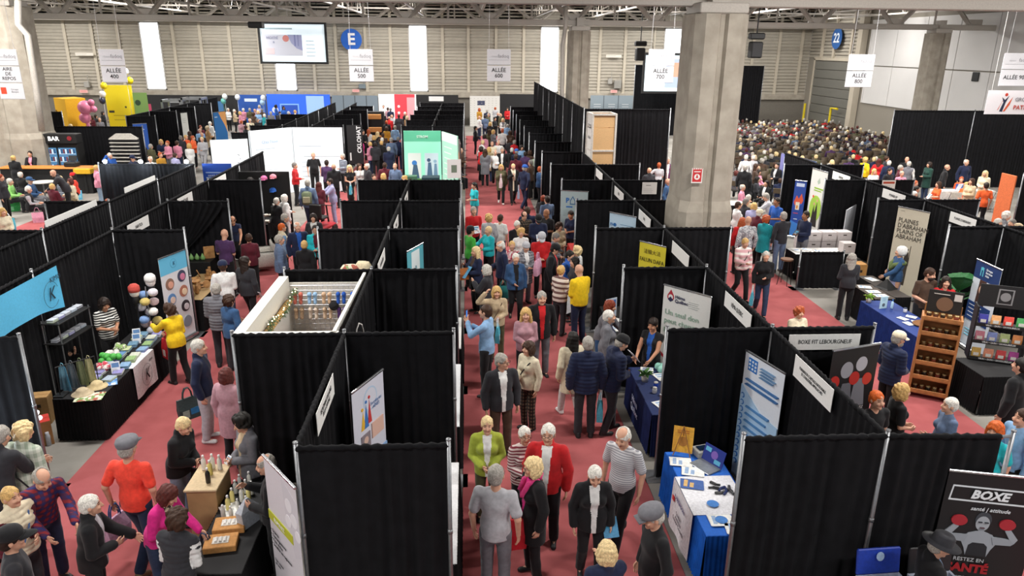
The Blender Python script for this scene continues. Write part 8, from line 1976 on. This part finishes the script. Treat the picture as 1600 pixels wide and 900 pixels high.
# shawl and apron of the guide
r, J = HANDS[(1408, 386)]; b = MB(); b.tube([J['up'](.2, .02, .44), J['up'](.08, -.15, .36), J['up'](0, -.20, .2)], [.05, .055, .03], 8); b.tube([J['up'](-.2, .02, .44), J['up'](-.08, -.15, .36), J['up'](0, -.20, .2)], [.05, .055, .03], 8); b.tube([J['up'](.2, .02, .44), J['up'](0, .16, .38), J['up'](-.2, .02, .44)], .055, 8); b.build('shawl', mat('#5f6f42', .9), r, smooth=True)
r, J = HANDS[(802, 256)]; r, J = HANDS[(489, 334)]
for kx, c in (((489, 334), '#dedcd8'), ((802, 256), '#e0d8c4'), ((833, 716), '#d0387a')): r, J = HANDS[kx]; b = MB(); b.tube([J['up'](.07, .04, .55), J['up'](.06, -.10, .5), J['up'](.04, -.17, .35), J['up'](.045, -.17, .12 if kx[0] != 833 else .33)], .035, 8); b.tube([J['up'](-.07, .04, .55), J['up'](-.06, -.10, .5), J['up'](-.03, -.17, .38)], .035, 8); b.tube([J['up'](.07, .04, .55), J['up'](0, .10, .56), J['up'](-.07, .04, .55)], .035, 8); b.build('scarf', mat(c, .9), r, smooth=True)
def strap(key, c='#1d1a1a', s=1):
 r, J = HANDS[key]; b = MB(); u = J['up']; w = .155; pts = [u(s * .13, .03, .50), u(s * .10, -.10, .44), u(s * .02, -.165, .30), u(-s * .09, -.17, .12), u(-s * .17, -.06, .0)]; b.tube(pts, .011, 5); b.tube([u(s * .13, .03, .50), u(s * .02, .16, .36), u(-s * .1, .17, .15), u(-s * .17, .06, .0)], .011, 5); b.build('bag_strap', mat(c), [q for q in r.children if q.name.startswith('top')][0])
for k_, c in (((776, 448), '#5a4030'), ((826, 534), '#17171a'), ((820, 668), '#17171a'), ((1166, 373), '#2a2a30'), ((36, 661), '#17171a'), ((14, 762), '#3a5a8a')): strap(k_, c)
# ---------------------------------------------------------------- audience on rows of chairs
rr = random.Random(12); cellz = []; occ = [o.location[:2] for o in bpy.data.objects if o.name.startswith('person')]
for j in range(31):
 Y = 29.0 + j * .88
 for i in range(30):
  X = 9.6 + i * .62 + rr.uniform(-.05, .05); x, y = None, None
  if X > 11.2 + (Y - 34) * .02 + 15.5 or X < 10.2: continue
  if Y < 34.2 and X > 17.8 or 12.8 < X < 14.6 and Y < 31.6: continue
  Y_ = Y + rr.uniform(-.08, .08)
  if all((X - a) ** 2 + (Y_ - b_) ** 2 > .45 for a, b_ in occ): cellz.append((X, Y_))
HC = ['silver', 'grey', 'salt', 'lblond', 'grey', 'salt', 'white', 'brown', 'auburn', 'beige', 'dark', 'brown']
TC = ['black', 'charcoal', 'brown', 'navy', 'grey', 'black', 'maroon', 'charcoal', 'red', 'navy', 'charcoal', 'khaki', 'purple', 'olive', 'black', 'brown', 'brown', 'bluegrey', 'beige']
def proj(X, Y, Z):
 v = m3.transposed() @ Vector((X, Y, Z - CAMH)); return 800 + FPX * v.x / -v.z, 450 - FPX * v.y / -v.z
seen = []
for X, Y in cellz:
 px, py = proj(X, Y, 1.3)
 if 1150 < px < 1402 and rr.random() < .62 and Y < 55: seen.append((X, Y))
seen.sort(key=lambda q: q[1]); n_ind = 48
bm_, J_ = cached(('b', 'arms=front sit', 3), lambda: body_mesh(0, pose_of('sit arms=front'), .026, False))
tm_ = cached(('t', 'arms=front sit', 'jacket', 3), lambda: top_mesh(5, pose_of('sit arms=front'), 'jacket', .028))
for i, (X, Y) in enumerate(seen[:n_ind]):
 hc, tc = rr.choice(HC), rr.choice(TC)
 person((X, Y, 0), 158 + rr.uniform(-12, 12), rr.uniform(1.6, 1.78), 'sit arms=front', rr.choice(['short', 'short', 'bob', 'balding', 'curly']), hc, 'jacket', colr(tc), 'pants', '#1c1c20', 'seated audience member in %s jacket with %s hair' % (tc, hc), tier=3, group='seated audience members')
 folding_chair(X, Y + .02, R(158), 'brown audience chair under a nearby seated listener', c='#4a3d2c', seat='#3f3426', g='audience chairs in the near rows')
# the remaining rows as one mass
def dump(me):
 v = np.empty(len(me.vertices) * 3, np.float32); me.vertices.foreach_get('co', v); f = np.empty(len(me.polygons) * 4, np.int32); me.polygons.foreach_get('vertices', f); return v.reshape(-1, 3), f.reshape(-1, 4)
J_ = skel(pose_of('sit arms=front')); Mh = np.array(Matrix.Translation(J_['head']) @ J_['HM'].to_4x4() @ Matrix.Scale(HS, 4))
sitm = [(0, *dump(cached(('bx',), lambda: body_mesh(0, pose_of('sit arms=front'), .034, False))[0])), (1, *dump(cached(('tx',), lambda: top_mesh(5, pose_of('sit arms=front'), 'jacket', .036)))), (2, *dump(cached(('lx',), lambda: legs_mesh(0, pose_of('sit arms=front'), 'pants', .036))))]
hv, hf = dump(hair_mesh('short', .022)); hv = hv @ Mh[:3, :3].T + Mh[:3, 3]; sitm.append((3, hv, hf))
mats_ = [mat(SKIN[0], .6, noise=0), mat('#1a1a1e')] + [cloth(CN[c]) for c in TC] + [mat(HAIR.get(c) or CN[c], .7) for c in HC] + [mat('#4a3d2c', .7)]
V, F_, M_, off = [], [], [], 0
cb = MB(); cb.cbox((0, -.02, .45), (.44, .42, .05)); cb.cbox((0, .2, .72), (.44, .05, .5)); [cb.cyl((sx * .2, sy * .2, 0), (sx * .2, sy * .2, .45), .015, n=4, cap=False) for sx in (-1, 1) for sy in (-1, 1)]
cv = np.array(cb.v, np.float32); cf = [tuple(f) for f in cb.f if len(f) == 4]; cf = np.array(cf, np.int32)
for X, Y in seen[n_ind:]:
 a = R(158 + rr.uniform(-14, 14)); c, s = math.cos(a), math.sin(a); Rm = np.array([[c, -s, 0], [s, c, 0], [0, 0, 1]]); sc = rr.uniform(.92, 1.03); tci, hci = rr.randrange(len(TC)), rr.randrange(len(HC))
 for kd, v, f in sitm + [(4, cv, cf)]:
  V.append((v * (sc if kd < 4 else 1)) @ Rm.T + np.array([X, Y, 0])); F_.append(f + off); off += len(v)
  M_.append(np.full(len(f), {0: 0, 1: 2 + tci, 2: 1, 3: 2 + len(TC) + hci, 4: 2 + len(TC) + len(HC)}[kd]))
for X, Y in cellz:
 if (X, Y) not in seen and 1150 < proj(X, Y, 1)[0] < 1402: V.append(cv @ np.array([[-.93, .37, 0], [-.37, -.93, 0], [0, 0, 1]]).T + np.array([X, Y, 0])); F_.append(cf + off); off += len(cv); M_.append(np.full(len(cf), 2 + len(TC) + len(HC)))
me = np_mesh('seated_crowd', np.concatenate(V), np.concatenate(F_), mats_, np.concatenate(M_))
tag(link(bpy.data.objects.new('seated_crowd', me)), 'dense seated crowd filling the rows before the roller door', 'crowd', kind='stuff')
